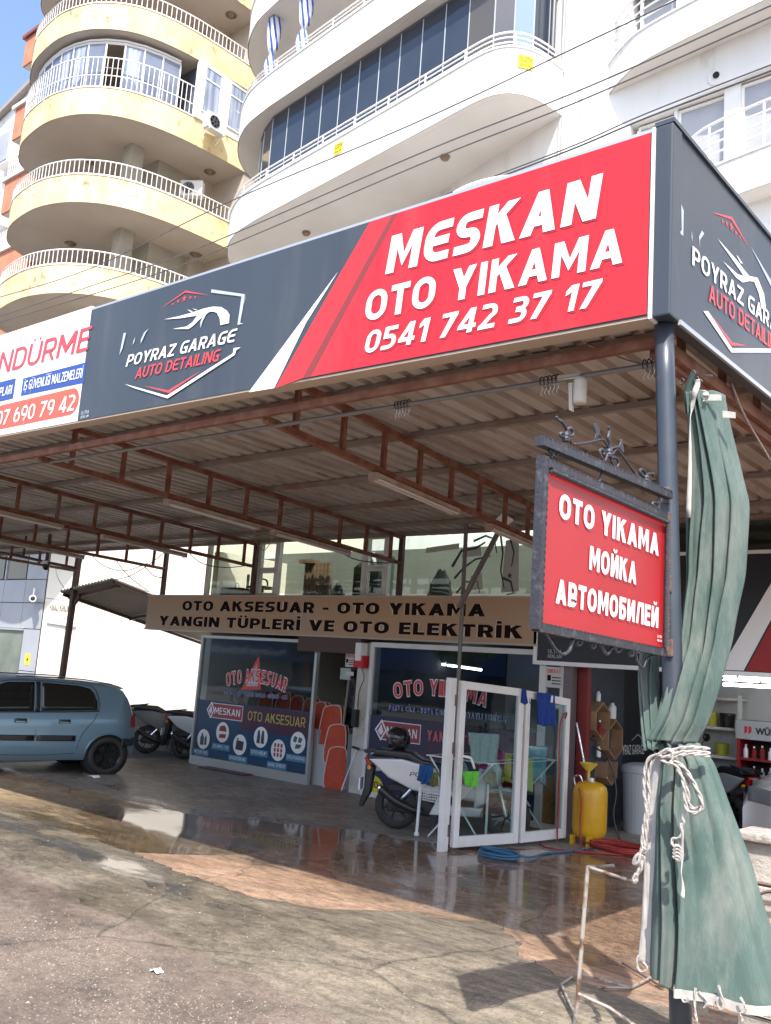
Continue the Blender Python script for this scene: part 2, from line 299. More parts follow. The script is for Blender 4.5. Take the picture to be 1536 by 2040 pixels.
# ------------------------------------------------------------------ a heavy sans drawn from strokes
def _arc(cx, cy, rx, ry, a0, a1, n=7): return [(cx+rx*math.cos(R(a0+(a1-a0)*i/n)), cy+ry*math.sin(R(a0+(a1-a0)*i/n))) for i in range(n+1)]
def glyph(ch, w):
    """list of (kind, points): 'p' closed polygon, 's' stroked centre line, 'r' closed stroked ring; returns also the width"""
    h = w/2; W = .70; o = []
    V = lambda x, a=0, b=1: o.append(('p', [(x-h, a), (x+h, a), (x+h, b), (x-h, b)]))
    Hb = lambda y, a, b: o.append(('p', [(a, y-h*.86), (b, y-h*.86), (b, y+h*.86), (a, y+h*.86)]))
    up = {'İ': 'I', 'Ü': 'U', 'Ö': 'O', 'Ş': 'S', 'Ç': 'C', 'Ğ': 'G', 'Й': 'И'}
    if ch in up:
        o, W = glyph(up[ch], w); o = list(o); c = W/2; s = h*.85
        if ch == 'İ': o.append(('p', [(c-s, 1.10), (c+s, 1.10), (c+s, 1.10+2*s), (c-s, 1.10+2*s)]))
        elif ch in 'ÜÖ':
            for q in (-.17, .17): o.append(('p', [(c+q-s*.8, 1.09), (c+q+s*.8, 1.09), (c+q+s*.8, 1.09+1.6*s), (c+q-s*.8, 1.09+1.6*s)]))
        elif ch in 'ŞÇ': o.append(('p', [(c-s*.6, -.05), (c+s*.7, -.05), (c, -.27), (c-s*1.3, -.27)]))
        else: o.append(('s', _arc(c, 1.28, .17, .16, 200, 340, 6), w*.55))
        return o, W
    ch = {'А': 'A', 'В': 'B', 'Е': 'E', 'К': 'K', 'М': 'M', 'О': 'O', 'Т': 'T', 'ı': 'I'}.get(ch, ch)
    rnd = lambda a, b, c, d, r=.30: _arc(b-r, d-r, r, r, 90, 0, 6)+_arc(b-r, c+r, r, r, 0, -90, 6)+_arc(a+r, c+r, r, r, 270, 180, 6)+_arc(a+r, d-r, r, r, 180, 90, 6)
    if ch == 'I': W = w; V(h)
    elif ch in 'O0': W = .82 if ch == 'O' else .70; o.append(('r', rnd(h, W-h, h*.86, 1-h*.86, min(.30, (W-w)/2))))
    elif ch == 'T': W = .70; V(W/2); Hb(1-h*.86, 0, W)
    elif ch == 'L': W = .60; V(h); Hb(h*.86, h, W)
    elif ch in 'EF':
        W = .62; V(h); Hb(1-h*.86, h, W); Hb(.52, h, W*.94)
        if ch == 'E': Hb(h*.86, h, W)
    elif ch == 'H': W = .76; V(h); V(W-h); Hb(.5, h, W-h)
    elif ch in 'CGЄ':
        W = .74; r = .28; p = [(W, 1-h*.86)]+_arc(h+r, 1-h*.86-r, r, r, 90, 180, 6)+_arc(h+r, h*.86+r, r, r, 180, 270, 6)+[(W, h*.86)]
        o.append(('s', p))
        if ch == 'G': V(W-h, 0, .52); Hb(.47, W*.5, W)
        if ch == 'Є': Hb(.51, .15, W*.93)
    elif ch == 'D': W = .76; r = .30; V(h); o.append(('s', [(h, 1-h*.86)]+_arc(W-h-r, 1-h*.86-r, r, r, 90, 0, 6)+_arc(W-h-r, h*.86+r, r, r, 0, -90, 6)+[(h, h*.86)]))
    elif ch in 'PRB':
        W = .72; r = .20; V(h); yb = .44; o.append(('s', [(h, 1-h*.86)]+_arc(W-h-r, 1-h*.86-r, r, r, 90, 0, 6)+_arc(W-h-r, yb+r*.7, r, r*.7, 0, -90, 6)+[(h, yb)]))
        if ch == 'R': o.append(('p', [(W*.42, yb), (W*.42+w, yb), (W+.02, 0), (W+.02-w*1.15, 0)]))
        if ch == 'B': r = .20; o.append(('s', [(h, yb+.02)]+_arc(W-h-r+.02, yb-r+.02, r, r, 90, 0, 6)+_arc(W-h-r+.02, h*.86+r, r, r, 0, -90, 6)+[(h, h*.86)]))
    elif ch == 'Б': W = .70; r = .20; V(h); Hb(1-h*.86, h, W*.95); o.append(('s', [(h, .56)]+_arc(W-h-r, .56-r, r, r, 90, 0, 6)+_arc(W-h-r, h*.86+r, r, r, 0, -90, 6)+[(h, h*.86)]))
    elif ch == 'U': W = .76; r = .26; o.append(('s', [(h, 1)]+_arc(h+r, h*.86+r, r, r, 180, 270, 6)+_arc(W-h-r, h*.86+r, r, r, 270, 360, 6)+[(W-h, 1)]))
    elif ch == 'J': W = .55; r = .22; o.append(('s', [(W-h, 1)]+_arc(W-h-r, h*.86+r, r, r, 0, -90, 6)+[(0, h*.86)]))
    elif ch == 'S':
        W = .70; r = .19; t = 1-h*.86; b = h*.86; m = .5
        o.append(('s', [(W*.97, t)]+_arc(h+r, t-r, r, r, 90, 180, 5)+_arc(h+r, m+r*.95, r, r*.95, 180, 270, 5)+_arc(W-h-r, m-r*.95, r, r*.95, 90, 0, 5)+_arc(W-h-r, b+r, r, r, 0, -90, 5)+[(W*.03, b)]))
    elif ch == 'M': W = .96; o.append(('p', [(0, 0), (0, 1), (w*1.2, 1), (W/2, .46), (W/2, .12), (w, .62), (w, 0)])); o.append(('p', [(W, 0), (W, 1), (W-w*1.2, 1), (W/2, .46), (W/2, .12), (W-w, .62), (W-w, 0)]))
    elif ch == 'N': W = .80; V(h); V(W-h); o.append(('p', [(0, 1), (w*1.15, 1), (W, 0), (W-w*1.15, 0)]))
    elif ch == 'И': W = .78; V(h); V(W-h); o.append(('p', [(W, 1), (W-w*1.15, 1), (0, 0), (w*1.15, 0)]))
    elif ch == 'A': W = .86; o.append(('p', [(0, 0), (w*1.1, 0), (W/2+w*.5, 1), (W/2-w*.5, 1)])); o.append(('p', [(W, 0), (W-w*1.1, 0), (W/2-w*.5, 1), (W/2+w*.5, 1)])); Hb(.30, W*.2, W*.8)
    elif ch == 'Л': W = .80; o.append(('p', [(0, 0), (w*1.0, 0), (w*1.6, 1), (w*.7, 1)])); V(W-h); Hb(1-h*.86, w*.75, W)
    elif ch == 'V': W = .84; o.append(('p', [(0, 1), (w*1.1, 1), (W/2+w*.5, 0), (W/2-w*.5, 0)])); o.append(('p', [(W, 1), (W-w*1.1, 1), (W/2-w*.5, 0), (W/2+w*.5, 0)]))
    elif ch == 'Y': W = .80; V(W/2, 0, .45); o.append(('p', [(0, 1), (w*1.15, 1), (W/2+h, .42), (W/2-h, .36)])); o.append(('p', [(W, 1), (W-w*1.15, 1), (W/2-h, .42), (W/2+h, .36)]))
    elif ch == 'K': W = .80; V(h); o.append(('p', [(h, .36), (h, .62), (W-w*1.25, 1), (W, 1)])); o.append(('p', [(W*.34, .58), (W*.55, .78), (W+.02, 0), (W-w*1.25, 0)]))
    elif ch == 'Z': W = .70; Hb(1-h*.86, 0, W); Hb(h*.86, 0, W); o.append(('p', [(0, w*.8), (w*1.3, w*.8), (W, 1-w*.8), (W-w*1.3, 1-w*.8)]))
    elif ch == 'X': W = .78; o.append(('p', [(0, 0), (w*1.2, 0), (W, 1), (W-w*1.2, 1)])); o.append(('p', [(W, 0), (W-w*1.2, 0), (0, 1), (w*1.2, 1)]))
    elif ch == '-': W = .40; Hb(.42, 0, W)
    elif ch == '1': W = .42; V(W-h); o.append(('p', [(0, .80), (0, .62), (W-w, .74), (W-w, 1), (W-w*1.3, 1)]))
    elif ch == '7': W = .66; Hb(1-h*.86, 0, W); o.append(('p', [(W*.12, 0), (W*.12+w*1.1, 0), (W, 1-w*.6), (W, 1), (W-w*1.15, 1)]))
    elif ch == '4': W = .74; V(W*.70); Hb(.26, 0, W); o.append(('p', [(0, .30), (w*.9, .30), (W*.70+h, 1), (W*.70-w*.7, 1)]))
    elif ch == '5': W = .66; Hb(1-h*.86, .05, W*.95); V(h+.02, .48, 1); r = .22; o.append(('s', [(h, .56)]+_arc(W-h-r, .56-r, r, r, 90, 0, 5)+_arc(W-h-r, h*.86+r, r, r, 0, -90, 5)+[(0, h*.86)]))
    elif ch == '2': W = .66; r = .22; o.append(('s', [(.02, 1-h*.86)]+_arc(W-h-r, 1-h*.86-r, r, r, 90, 0, 5)+_arc(W-h-r, .62, r, .12, 0, -60, 3)+[(h*1.1, w*.5)])); Hb(h*.86, 0, W)
    elif ch == '3':
        W = .64; r = .19; o.append(('s', [(.02, 1-h*.86)]+_arc(W-h-r, 1-h*.86-r, r, r, 90, -90, 9)+[(W*.3, .53)])); o.append(('s', [(W*.3, .51)]+_arc(W-h-r, h*.86+r+.01, r, r+.01, 90, -90, 9)+[(0, h*.86)]))
    elif ch in '69':
        W = .68; f = (lambda p: [(W-x, 1-y) for x, y in p]) if ch == '9' else (lambda p: p)
        o.append(('r', f(rnd(h, W-h, h*.86, .60, .2)))); o.append(('s', f(_arc(h+.28, .45, .28, 1-h*.86-.45, 90, 180, 7)+[(h, .3)])))
    elif ch == ':': W = w; V(h, .1, .1+w); V(h, .6, .6+w)
    else: W = .30
    return o, W
def stroke_text(body, w):
    polys = []; x = 0; gap = .13
    for ch in body:
        g, W = glyph(ch, w)
        for it in g:
            pts = it[1]; ww = it[2] if len(it) > 2 else w
            if it[0] == 'p': polys.append(([(px+x, py) for px, py in pts], [tuple(range(len(pts)))]))
            else:
                n = len(pts); cl = it[0] == 'r'; P = [Vector(p) for p in pts]; Q = [P[0]]
                for p in P[1:]:
                    if (p-Q[-1]).length > .004: Q.append(p)
                if cl and (Q[0]-Q[-1]).length < .004: Q.pop()
                P = Q; n = len(P); L = []; Rr = []
                for i in range(n):
                    a = P[(i-1) % n] if (cl or i) else P[0]; b = P[(i+1) % n] if (cl or i < n-1) else P[-1]; d = (b-a).normalized()
                    nn = Vector((-d.y, d.x)); hh = ww/2*(1-.14*abs(nn.y)); L.append(P[i]+nn*hh); Rr.append(P[i]-nn*hh)
                v = [(p.x+x, p.y) for p in L+Rr]; f = [(i, (i+1) % n, n+(i+1) % n, n+i) for i in range(n if cl else n-1)]
                polys.append((v, f))
        x += W+gap
    return polys, x-gap
TC = {}
def text(name, body, p0, p1, h, m, parent, out=(0, -1, 0), off=.004, bold=.02, shear=0, thick=0, upv=(0, 0, 1), mirror=False, arc=0, outline=None, ol=.05, cs=1.0):
    """lettering fitted to the baseline p0-p1 and cap height h; weight comes from stacked, slightly shifted layers"""
    if outline is not None:
        text(name.replace('lettering', 'letter_outline'), body, p0, p1, h, outline, parent, out, off-.002, bold+ol, shear, 0, upv, mirror, arc, None, .05, cs)
    if bold >= .015 and all(c in 'ABCDEFGHIJKLMNOPRSTUVYZXİÜÖŞÇĞ0123456790-: АВЕКМОТБИЙЛЄ' for c in body):
        wst = .115+1.75*bold; polys, wd = stroke_text(body, wst); ex = ol if outline == 'x' else 0
        P0 = Vector(p0); P1 = Vector(p1); X = (P1-P0); W = X.length; X = X/W; O = Vector(out).normalized(); U = Vector(upv); U = (U-X*U.dot(X)).normalized()
        mb = MB()
        for li, (vs_, fs_) in enumerate(polys):
            mb.faces([P0+X*(W*(vx+shear*(vy-.0))/(wd+abs(shear)))+U*(vy*h)+O*(off+(li % 7)*.00012) for vx, vy in vs_], fs_)
        return mb.build(name, m, parent)
    key = (body, shear, cs)
    if key not in TC:
        c = bpy.data.curves.new('t', 'FONT'); c.body = body; c.shear = shear; c.resolution_u = 3; c.space_character = cs
        ob = bpy.data.objects.new('t', c); col.objects.link(ob); bpy.context.view_layer.update()
        me = bpy.data.meshes.new_from_object(ob.evaluated_get(bpy.context.evaluated_depsgraph_get()))
        vv = [tuple(v.co) for v in me.vertices]; ff = [tuple(p.vertices) for p in me.polygons]
        bpy.data.objects.remove(ob); bpy.data.curves.remove(c); bpy.data.meshes.remove(me)
        TC[key] = (vv, ff)
    vv, ff = TC[key]
    x0 = min(v[0] for v in vv); x1 = max(v[0] for v in vv); bo = max(bold*1.0, 0)
    cap = .715+2*bo
    P0 = Vector(p0); P1 = Vector(p1); X = (P1-P0); W = X.length; X = X/W; O = Vector(out).normalized(); U = Vector(upv); U = (U-X*U.dot(X)).normalized()
    sh_ = [(0, 0)]
    if bo > .012: sh_ += [(-1, -1), (1, -1), (1, 1), (-1, 1)]
    if bo > .035: sh_ += [(0, 1), (0, -1), (1, 0), (-1, 0)]
    mb = MB(); wd = x1-x0+2*bo
    for li, (sx_, sy_) in enumerate(sh_):
        pts = []
        for v in vv:
            t = (v[0]-x0+bo+sx_*bo)/wd; yv = (v[1]+bo+sy_*bo)/cap*h
            if mirror: t = 1-t
            if arc: yv += arc*(1-(2*t-1)**2)
            pts.append(P0+X*W*t+U*yv+O*(off+li*.00012))
        mb.faces(pts, ff)
    o = mb.build(name, m, parent)
    return o
def flatY(name, pts, Y, m, parent, thick=.0):
    mb = MB(); mb.poly([(x, Y, z) for x, z in pts]); return mb.build(name, m, parent)
def flatX(name, pts, X, m, parent):
    mb = MB(); mb.poly([(X, y, z) for y, z in pts]); return mb.build(name, m, parent)
def ribbon(pts, w0, w1=None):
    """2D polyline widened to a closed outline, tapering from w0 to w1"""
    w1 = w0 if w1 is None else w1; L = []; Rr = []; n = len(pts)
    for i, p in enumerate(pts):
        a = pts[max(i-1, 0)]; b = pts[min(i+1, n-1)]; d = Vector((b[0]-a[0], b[1]-a[1])); d.normalize()
        ww = (w0+(w1-w0)*i/(n-1))/2
        L.append((p[0]-d.y*ww, p[1]+d.x*ww)); Rr.append((p[0]+d.y*ww, p[1]-d.x*ww))
    return L+Rr[::-1]
def catmull(pts, k=6, closed=False):
    P = [Vector(p) for p in pts]; n = len(P); out = []
    rng = range(n) if closed else range(n-1)
    for i in rng:
        p0 = P[(i-1) % n] if closed or i > 0 else P[0]; p1 = P[i]; p2 = P[(i+1) % n]; p3 = P[(i+2) % n] if closed or i+2 < n else P[-1]
        for j in range(k):
            t = j/k
            out.append(.5*((2*p1)+(p2-p0)*t+(2*p0-5*p1+4*p2-p3)*t*t+(3*p1-p0-3*p2+p3)*t**3))
    if not closed: out.append(P[-1])
    return out
def resample(P, step):
    P = [Vector(p) for p in P]; out = [P[0].copy()]; acc = 0; dirs = [(P[1]-P[0]).normalized()]
    for a, b in zip(P[:-1], P[1:]):
        L = (b-a).length; t = step-acc
        while t <= L: out.append(a+(b-a)*(t/L)); dirs.append((b-a).normalized()); t += step
        acc = (acc+L) % step if L else acc
        acc = L-(t-step)
    return out, dirs
FL = -.237
def hz(y):
    t = min(max((y-4.0)/2.6, 0), 1); return FL*t*t*(3-2*t)

# ================================================================== ground
def interp(pts, x):
    if x <= pts[0][0]: return pts[0][1]
    for a, b in zip(pts[:-1], pts[1:]):
        if x <= b[0]: return a[1]+(b[1]-a[1])*(x-a[0])/(b[0]-a[0])
    return pts[-1][1]
def wob(x, k): return .035*math.sin(x*5.1+k)+.02*math.sin(x*13.7+k*2)+.012*math.sin(x*31+k*3)
bA = [(-40, 4.2), (-6.07, 3.75), (-5.02, 3.64), (-4.3, 3.58), (-3.19, 3.5), (4, 3.2)]
bB = [(-40, 5.9), (-9.45, 5.24), (-7.5, 5.15), (-6.21, 4.95), (-5.05, 4.79), (-4.66, 5.2), (-4.60, 5.9), (-4.3, 6.15), (-3.95, 6.3), (-3.7, 6.0), (-3.3, 5.55), (-2.6, 5.2), (4, 4.9)]
bC = [(-40, 7.0), (-10.3, 7.3), (-8.8, 7.4), (-7.9, 8.05), (-7.23, 8.4), (-6.2, 8.62), (-5.3, 9.6), (-4, 10.6), (4, 10.7)]
def zone_sheet(name, lo, hi, x0, x1, m, rows, seam=0, step=.06):
    mb = MB(); n = max(2, int((x1-x0)/step)); g = []
    for j in range(rows+1):
        g.append([])
        for i in range(n+1):
            x = x0+(x1-x0)*i/n; a = lo(x); b = hi(x); t = j/rows; y = a+(b-a)*t
            e = min(t, 1-t)*(b-a)
            z = hz(y)-(seam*(1-min(e/.03, 1)))
            g[-1].append((x, y, z))
    mb.grid(g); return mb.build(name, m, kind='structure', smooth=True)
asph = ground_mat('wet_asphalt', (.15, .120, .100), (.20, .162, .135), (.105, .088, .076), .46, .66, zone=[(1, 1.6, 3.2), (0, -3.0, -5.0)], ns=.9, grit=.5, dry=.85, wetr=.13, dark=.55, speck=30)
apron = ground_mat('worn_concrete_apron', (.27, .235, .185), (.20, .175, .14), (.12, .105, .09), .34, .56, zone=[(0, -3.4, -5.6)], ns=1.0, grit=.35, wetr=.06, dark=.52, streak=(.45, 1.6, 1))
slab = ground_mat('terracotta_screed', (.36, .235, .165), (.40, .285, .205), (.28, .18, .13), .24, .46, zone=[(1, 5.6, 6.5)], ns=.8, grit=.25, wetr=.09, dark=.72, streak=(.7, 1.3, 1))
slabl = ground_mat('sandy_concrete_strip', (.36, .28, .18), (.30, .225, .145), (.22, .165, .115), .24, .44, zone=[(0, -11.5, -9.2)], ns=.9, grit=.25, wetr=.05, dark=.62, streak=(.6, 1.4, 1))
floorm = ground_mat('smooth_grey_floor', (.30, .275, .245), (.35, .32, .285), (.23, .21, .19), .50, .70, zone=[(1, 9.6, 8.0)], ns=.7, grit=.12, dry=.5, wetr=.08, dark=.6, streak=(.6, 1.2, 1))
far_road = mat('plain_asphalt', (.10, .095, .09), .9, c2=(.13, .12, .11), ns=1)
fA = lambda x: interp(bA, x)+wob(x, 1)
fB = lambda x: interp(bB, x)+wob(x*.8, 4)*.6+.02*math.sin(x*43)*math.sin(x*7.3)+.015*math.sin(x*71+1)+(.09*math.sin(x*9.1)*math.sin(x*4.3+1) if x > -5 else 0)
fC = lambda x: interp(bC, x)+wob(x, 7)*1.3
zone_sheet('road', lambda x: -3.0, fA, -14, 3, asph, 40)
zone_sheet('forecourt_apron', fA, fB, -14, 3, apron, 24)
zone_sheet('sandy_strip', fB, fC, -14, -6.9, slabl, 24)
zone_sheet('forecourt_slab', fB, fC, -6.9, 3, slab, 30)
zone_sheet('covered_floor', fC, lambda x: 17.2, -14, 3, floorm, 60, step=.1)
mb = MB()
mb.poly([(-160, -90, -.03), (160, -90, -.03), (160, -3.0, -.0), (-160, -3.0, 0)])
mb.poly([(3, -3, 0), (160, -3, 0), (160, 4.0, 0), (3, 4.0, 0)]); mb.poly([(3, 4, 0), (160, 4, 0), (160, 8, FL), (3, 8, FL)]); mb.poly([(3, 8, FL), (160, 8, FL), (160, 160, FL), (3, 160, FL)])
mb.poly([(-160, -3, 0), (-14, -3, 0), (-14, 4.0, 0), (-160, 4.0, 0)]); mb.poly([(-160, 4, 0), (-14, 4, 0), (-14, 6.6, FL), (-160, 6.6, FL)]); mb.poly([(-160, 6.6, FL), (-14, 6.6, FL), (-14, 160, FL), (-160, 160, FL)])
mb.poly([(-14, 17.2, FL), (3, 17.2, FL), (3, 160, FL), (-14, 160, FL)])
mb.build('ground', far_road, kind='structure')
# loose grit on the asphalt
rnd = random.Random(3); mb = MB()
for i in range(3800):
    if i < 2600:
        cx, cy = rnd.choice([(-3.6, 2.7), (-4.3, 2.9), (-3.3, 3.0), (-4.9, 3.1), (-3.0, 2.9)]); x = rnd.gauss(cx, .42); y = rnd.gauss(cy, .22)
    else: x = rnd.uniform(-7.5, -1.5); y = rnd.uniform(1.8, 4.6)
    s = rnd.uniform(.002, .0065)*(1 if rnd.random() < .93 else 1.8); z = hz(y); a = rnd.random()*6.28
    p = [(x+s*math.cos(a+k*2.09)*rnd.uniform(.7, 1.2), y+s*math.sin(a+k*2.09)*rnd.uniform(.7, 1.2), z) for k in range(3)]
    mb.faces(p+[(x, y, z+s*rnd.uniform(.5, .9))], [(0, 1, 3), (1, 2, 3), (2, 0, 3)])
mb.build('loose_gravel', mat('gravel_stone', (.20, .165, .14), .9, c2=(.31, .265, .22), ns=30), kind='stuff', label='pale grit and small stones scattered on the asphalt', cat='gravel')

def crumple(name, x, y, z, s, m, label, cat, seed=1):
    rn = random.Random(seed); mb = MB(); rows = []
    for i in range(7):
        rows.append([(x+(i/6-.5)*s*1.6+rn.uniform(-.1, .1)*s, y+(j/5-.5)*s+rn.uniform(-.1, .1)*s, z+.006+rn.uniform(0, .32)*s*math.sin(math.pi*(i+.5)/7)) for j in range(6)])
    mb.grid(rows); return mb.build(name, m, label=label, cat=cat, solid=.002)
PAPER = mat('tissue', (.75, .75, .78), .8)
p = [(-4.046,3.212),(-12.09,8.096)]
crumple('paper_tissue', p[0][0], p[0][1], 0, .045, PAPER, 'crumpled white tissue lying alone on the asphalt in the foreground', 'tissue', 2)
crumple('paper_tissue', p[1][0], p[1][1], FL, .11, PAPER, 'torn white paper scrap beside the rear wheel of the blue hatchback', 'paper scrap', 5)

# ================================================================== white apartment block
wbl = thing('white_apartment_building', 'white apartment block with rounded balconies rising above the red car wash billboard', 'apartment building', (-8.4, 14.4, FL))
mb = MB()
wallL = [(-22.5, 18.6), (-12.83, 15.63), (-8.45, 14.35)]
mb.extr([(-22.5, 18.6, FL), (-12.83, 15.63, FL), (-8.45, 14.35, FL), (-8.45, 24, FL), (-22.5, 24, FL)], (0, 0, 32), 0)
mb.build('wall', WP, wbl)
# plan of the rounded balcony (outer edge)
planW = [(-20.1, 18.1), (-20.0, 16.9), (-19.6, 15.7), (-18.9, 14.86), (-17.96, 14.3), (-17.0, 14.06), (-15.9, 13.9), (-13.2, 13.55), (-10.9, 13.24), (-9.53, 13.06), (-9.04, 13.12), (-8.8, 13.29), (-8.63, 13.55), (-8.52, 13.91), (-8.45, 14.35)]
def smoothplan(pl, k=5): return [(p.x, p.y) for p in catmull([Vector((a, b)) for a, b in pl], k)]
def offs(pl, d):
    out = []; n = len(pl)
    for i in range(n):
        a = pl[max(i-1, 0)]; b = pl[min(i+1, n-1)]; t = Vector((b[0]-a[0], b[1]-a[1])).normalized()
        out.append((pl[i][0]-t.y*d, pl[i][1]+t.x*d))
    return out
def band(name, plan, z0, z1, th, m, parent, coping=True, cm=None):
    """parapet wall following a plan, th thick towards the building"""
    inn = offs(plan, th); mb = MB()
    mb.grid([[(x, y, z) for x, y in plan] for z in (z0, z1)]); mb.grid([[(x, y, z) for x, y in inn] for z in (z1, z0)])
    mb.grid([[(x, y, z1) for x, y in plan], [(x, y, z1) for x, y in inn]])
    o = mb.build(name, m, parent, smooth=False)
    for p in o.data.polygons: p.use_smooth = abs(p.normal.z) < .5
    if coping:
        a = offs(plan, -.025); b = offs(plan, th+.02); mb = MB()
        mb.grid([[(x, y, z) for x, y in a] for z in (z1+.003, z1+.035)]); mb.grid([[(x, y, z1+.035) for x, y in a], [(x, y, z1+.035) for x, y in b]])
        mb.grid([[(x, y, z1+.003) for x, y in a], [(x, y, z1+.003) for x, y in b]]); mb.build('coping', cm or m, parent)
    return o
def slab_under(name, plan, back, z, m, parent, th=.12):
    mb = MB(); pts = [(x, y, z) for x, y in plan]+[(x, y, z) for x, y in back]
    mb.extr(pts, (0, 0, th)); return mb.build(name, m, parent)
PW = smoothplan(planW)
backW = [(-8.45, 14.6), (-12.83, 15.9), (-20.1, 18.4)]
def rail_posts(plan, z0, z1, step, r, m, parent, name='railing', nbars=3, post='rail_post', pr=.02):
    rl = MB()
    for k in range(nbars):
        zz = z1-(z1-z0)*k/nbars*.92
        rl.tube([(x, y, zz) for x, y in plan], r if k else r*1.35, 6)
    ro = rl.build(name, m, parent, smooth=True)
    P, D = resample([Vector((x, y, 0)) for x, y in plan], step)
    src = None
    for p in P:
        if src is None:
            src = MB().tube([(p.x, p.y, z0), (p.x, p.y, z1)], pr, 6).build(post, m, ro); p0 = p
        else: inst(src, post, ro, (p.x-p0.x, p.y-p0.y, 0))
    return ro
for zs, full in ((12.38, 1), (15.42, 1), (18.46, 1), (21.5, 1)):
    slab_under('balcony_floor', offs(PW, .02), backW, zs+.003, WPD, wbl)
    band('balcony_parapet', PW, zs, zs+.95, .14, WP, wbl)
    rail_posts(offs(PW, .07)[6:], zs+.98, zs+1.32, 1.12, .016, WR, wbl)
# glazing of the second floor balcony: folding tinted panes
gl = offs(PW, .34)
xs = [-16.95+.68*i for i in range(12)]
def onplan(pl, x):
    for a, b in zip(pl[:-1], pl[1:]):
        if a[0] <= x <= b[0] and b[0] > a[0]: return a[1]+(b[1]-a[1])*(x-a[0])/(b[0]-a[0])
glz = MB()
def pane(a, b, z0, z1, m, parent, name='glass_pane', fr=None, t=.012):
    d = Vector((b[0]-a[0], b[1]-a[1], 0)).normalized(); nrm = Vector((d.y, -d.x, 0))*t
    mbp = MB().extr([(a[0], a[1], z0), (b[0], b[1], z0), (b[0], b[1], z1), (a[0], a[1], z1)], nrm)
    return mbp.build(name, m, parent)
prev = (-17.6, 14.75)
pts = [(-18.75, 15.6), (-18.0, 14.95), (-17.55, 14.66)]+[(x, onplan(gl, x)) for x in xs]+[(-9.15, 13.62), (-8.85, 13.85), (-8.72, 14.2)]
pm = mat('smoked_balcony_glass', (.032, .042, .062), .08, c2=(.038, .048, .068), ns=.6, spec=.55)
pmb = mat('brown_blind_glass', (.10, .092, .085), .2)
pml = mat('sky_reflection_glass', (.14, .22, .36), .08)  # sky reflection painted into this pane as pale blue
for i, (a, b) in enumerate(zip(pts[:-1], pts[1:])):
    d = (Vector(b)-Vector(a)).normalized()*.008
    mm = pm if i < len(pts)-5 else (pmb if i == len(pts)-5 else (pml if i == len(pts)-3 else pm))
    pane((a[0]+d.x, a[1]+d.y), (b[0]-d.x, b[1]-d.y), 13.36, 15.36, mm, wbl)
fr = MB()
for a in pts: fr.box(a[0]-.011, a[1]-.02, 13.34, a[0]+.011, a[1]+.012, 15.36)
fr.build('pane_seal', mat('pane_seal_grey', (.45, .48, .52), .4), wbl)
tr = MB(); tr.tube([(x, y, 15.39) for x, y in pts], .035, 4); tr.build('head_track', mat('dark_track', (.08, .085, .10), .5), wbl)
# dark drainpipe beside the end pane
MB().tube([(-8.6, 14.15, 13.3), (-8.6, 14.15, 15.4)], .05, 10).build('drainpipe', mat('dark_pipe', (.06, .065, .08), .4), wbl)
for x, y, z in ((-11.19, 14.28, 12.38), (-16.22, 15.2, 12.38)):
    MB().lathe([(.10, 0), (.11, -.02), (.08, -.08), (.03, -.10)], (x, y, z), 16).build('ceiling_light', mat('lamp_shade_brown', (.22, .16, .10), .5) if 'lamp_shade_brown' not in bpy.data.materials else bpy.data.materials['lamp_shade_brown'], wbl, smooth=True)
LSB = bpy.data.materials['lamp_shade_brown']
# conduit down the joint between the two blocks
cd = MB().tube([(-8.30, 14.10, 4), (-8.30, 14.10, 17)], .012, 6).build('conduit_pipe', mat('conduit_grey', (.25, .25, .26), .6), wbl)
for z in (11.35, 13.1): MB().tube([(-8.30, 14.08, z), (-8.22, 14.02, z+.03), (-8.16, 14.0, z-.02), (-8.16, 14.0, z-.12)], .012, 6).build('cable_hook', WR, wbl)
# yellow stickers
yel = mat('yellow_sticker', (.75, .62, .03), .5); dkt = mat('sticker_ink', (.02, .018, .01), .9, spec=.1)
def sticker(cx, cy, z0, ww, hh, d, n, lab):
    t = thing('wall_sticker', lab, 'sticker', (cx, cy, z0))
    D = Vector(d); O = Vector(n)
    a = Vector((cx, cy, z0))-D*ww/2+O*.02; b = a+D*ww
    MB().extr([a, b, b+Vector((0, 0, hh)), a+Vector((0, 0, hh))], O*.004).build('sticker_board', yel, t)
    text('lettering', 'GÖZDE', a+D*ww*.08+Vector((0, 0, hh*.52)), b-D*ww*.08+Vector((0, 0, hh*.52)), hh*.34, dkt, t, out=n, off=.006, bold=.02)
    text('lettering', 'REKLAM', a+D*ww*.12+Vector((0, 0, hh*.12)), b-D*ww*.12+Vector((0, 0, hh*.12)), hh*.2, dkt, t, out=n, off=.006, bold=.015)
nW = Vector((.12, -.99, 0)).normalized(); dW = Vector((.99, .12, 0)).normalized()
q = [(-13.36,13.471,13.15)]
nS = Vector((-.115, -.993, 0)).normalized(); dS = Vector((.993, -.115, 0)).normalized()
sticker(-13.72, 13.63, 12.93, .30, .27, dS, nS, 'yellow GÖZDE sticker on the middle of the long straight white parapet')
nE = Vector((.83, -.55, 0)).normalized(); dE = Vector((.55, .83, 0)).normalized()
sticker(-8.72, 13.40, 12.92, .32, .27, dE, nE, 'yellow GÖZDE sticker on the rounded right end of the white parapet')
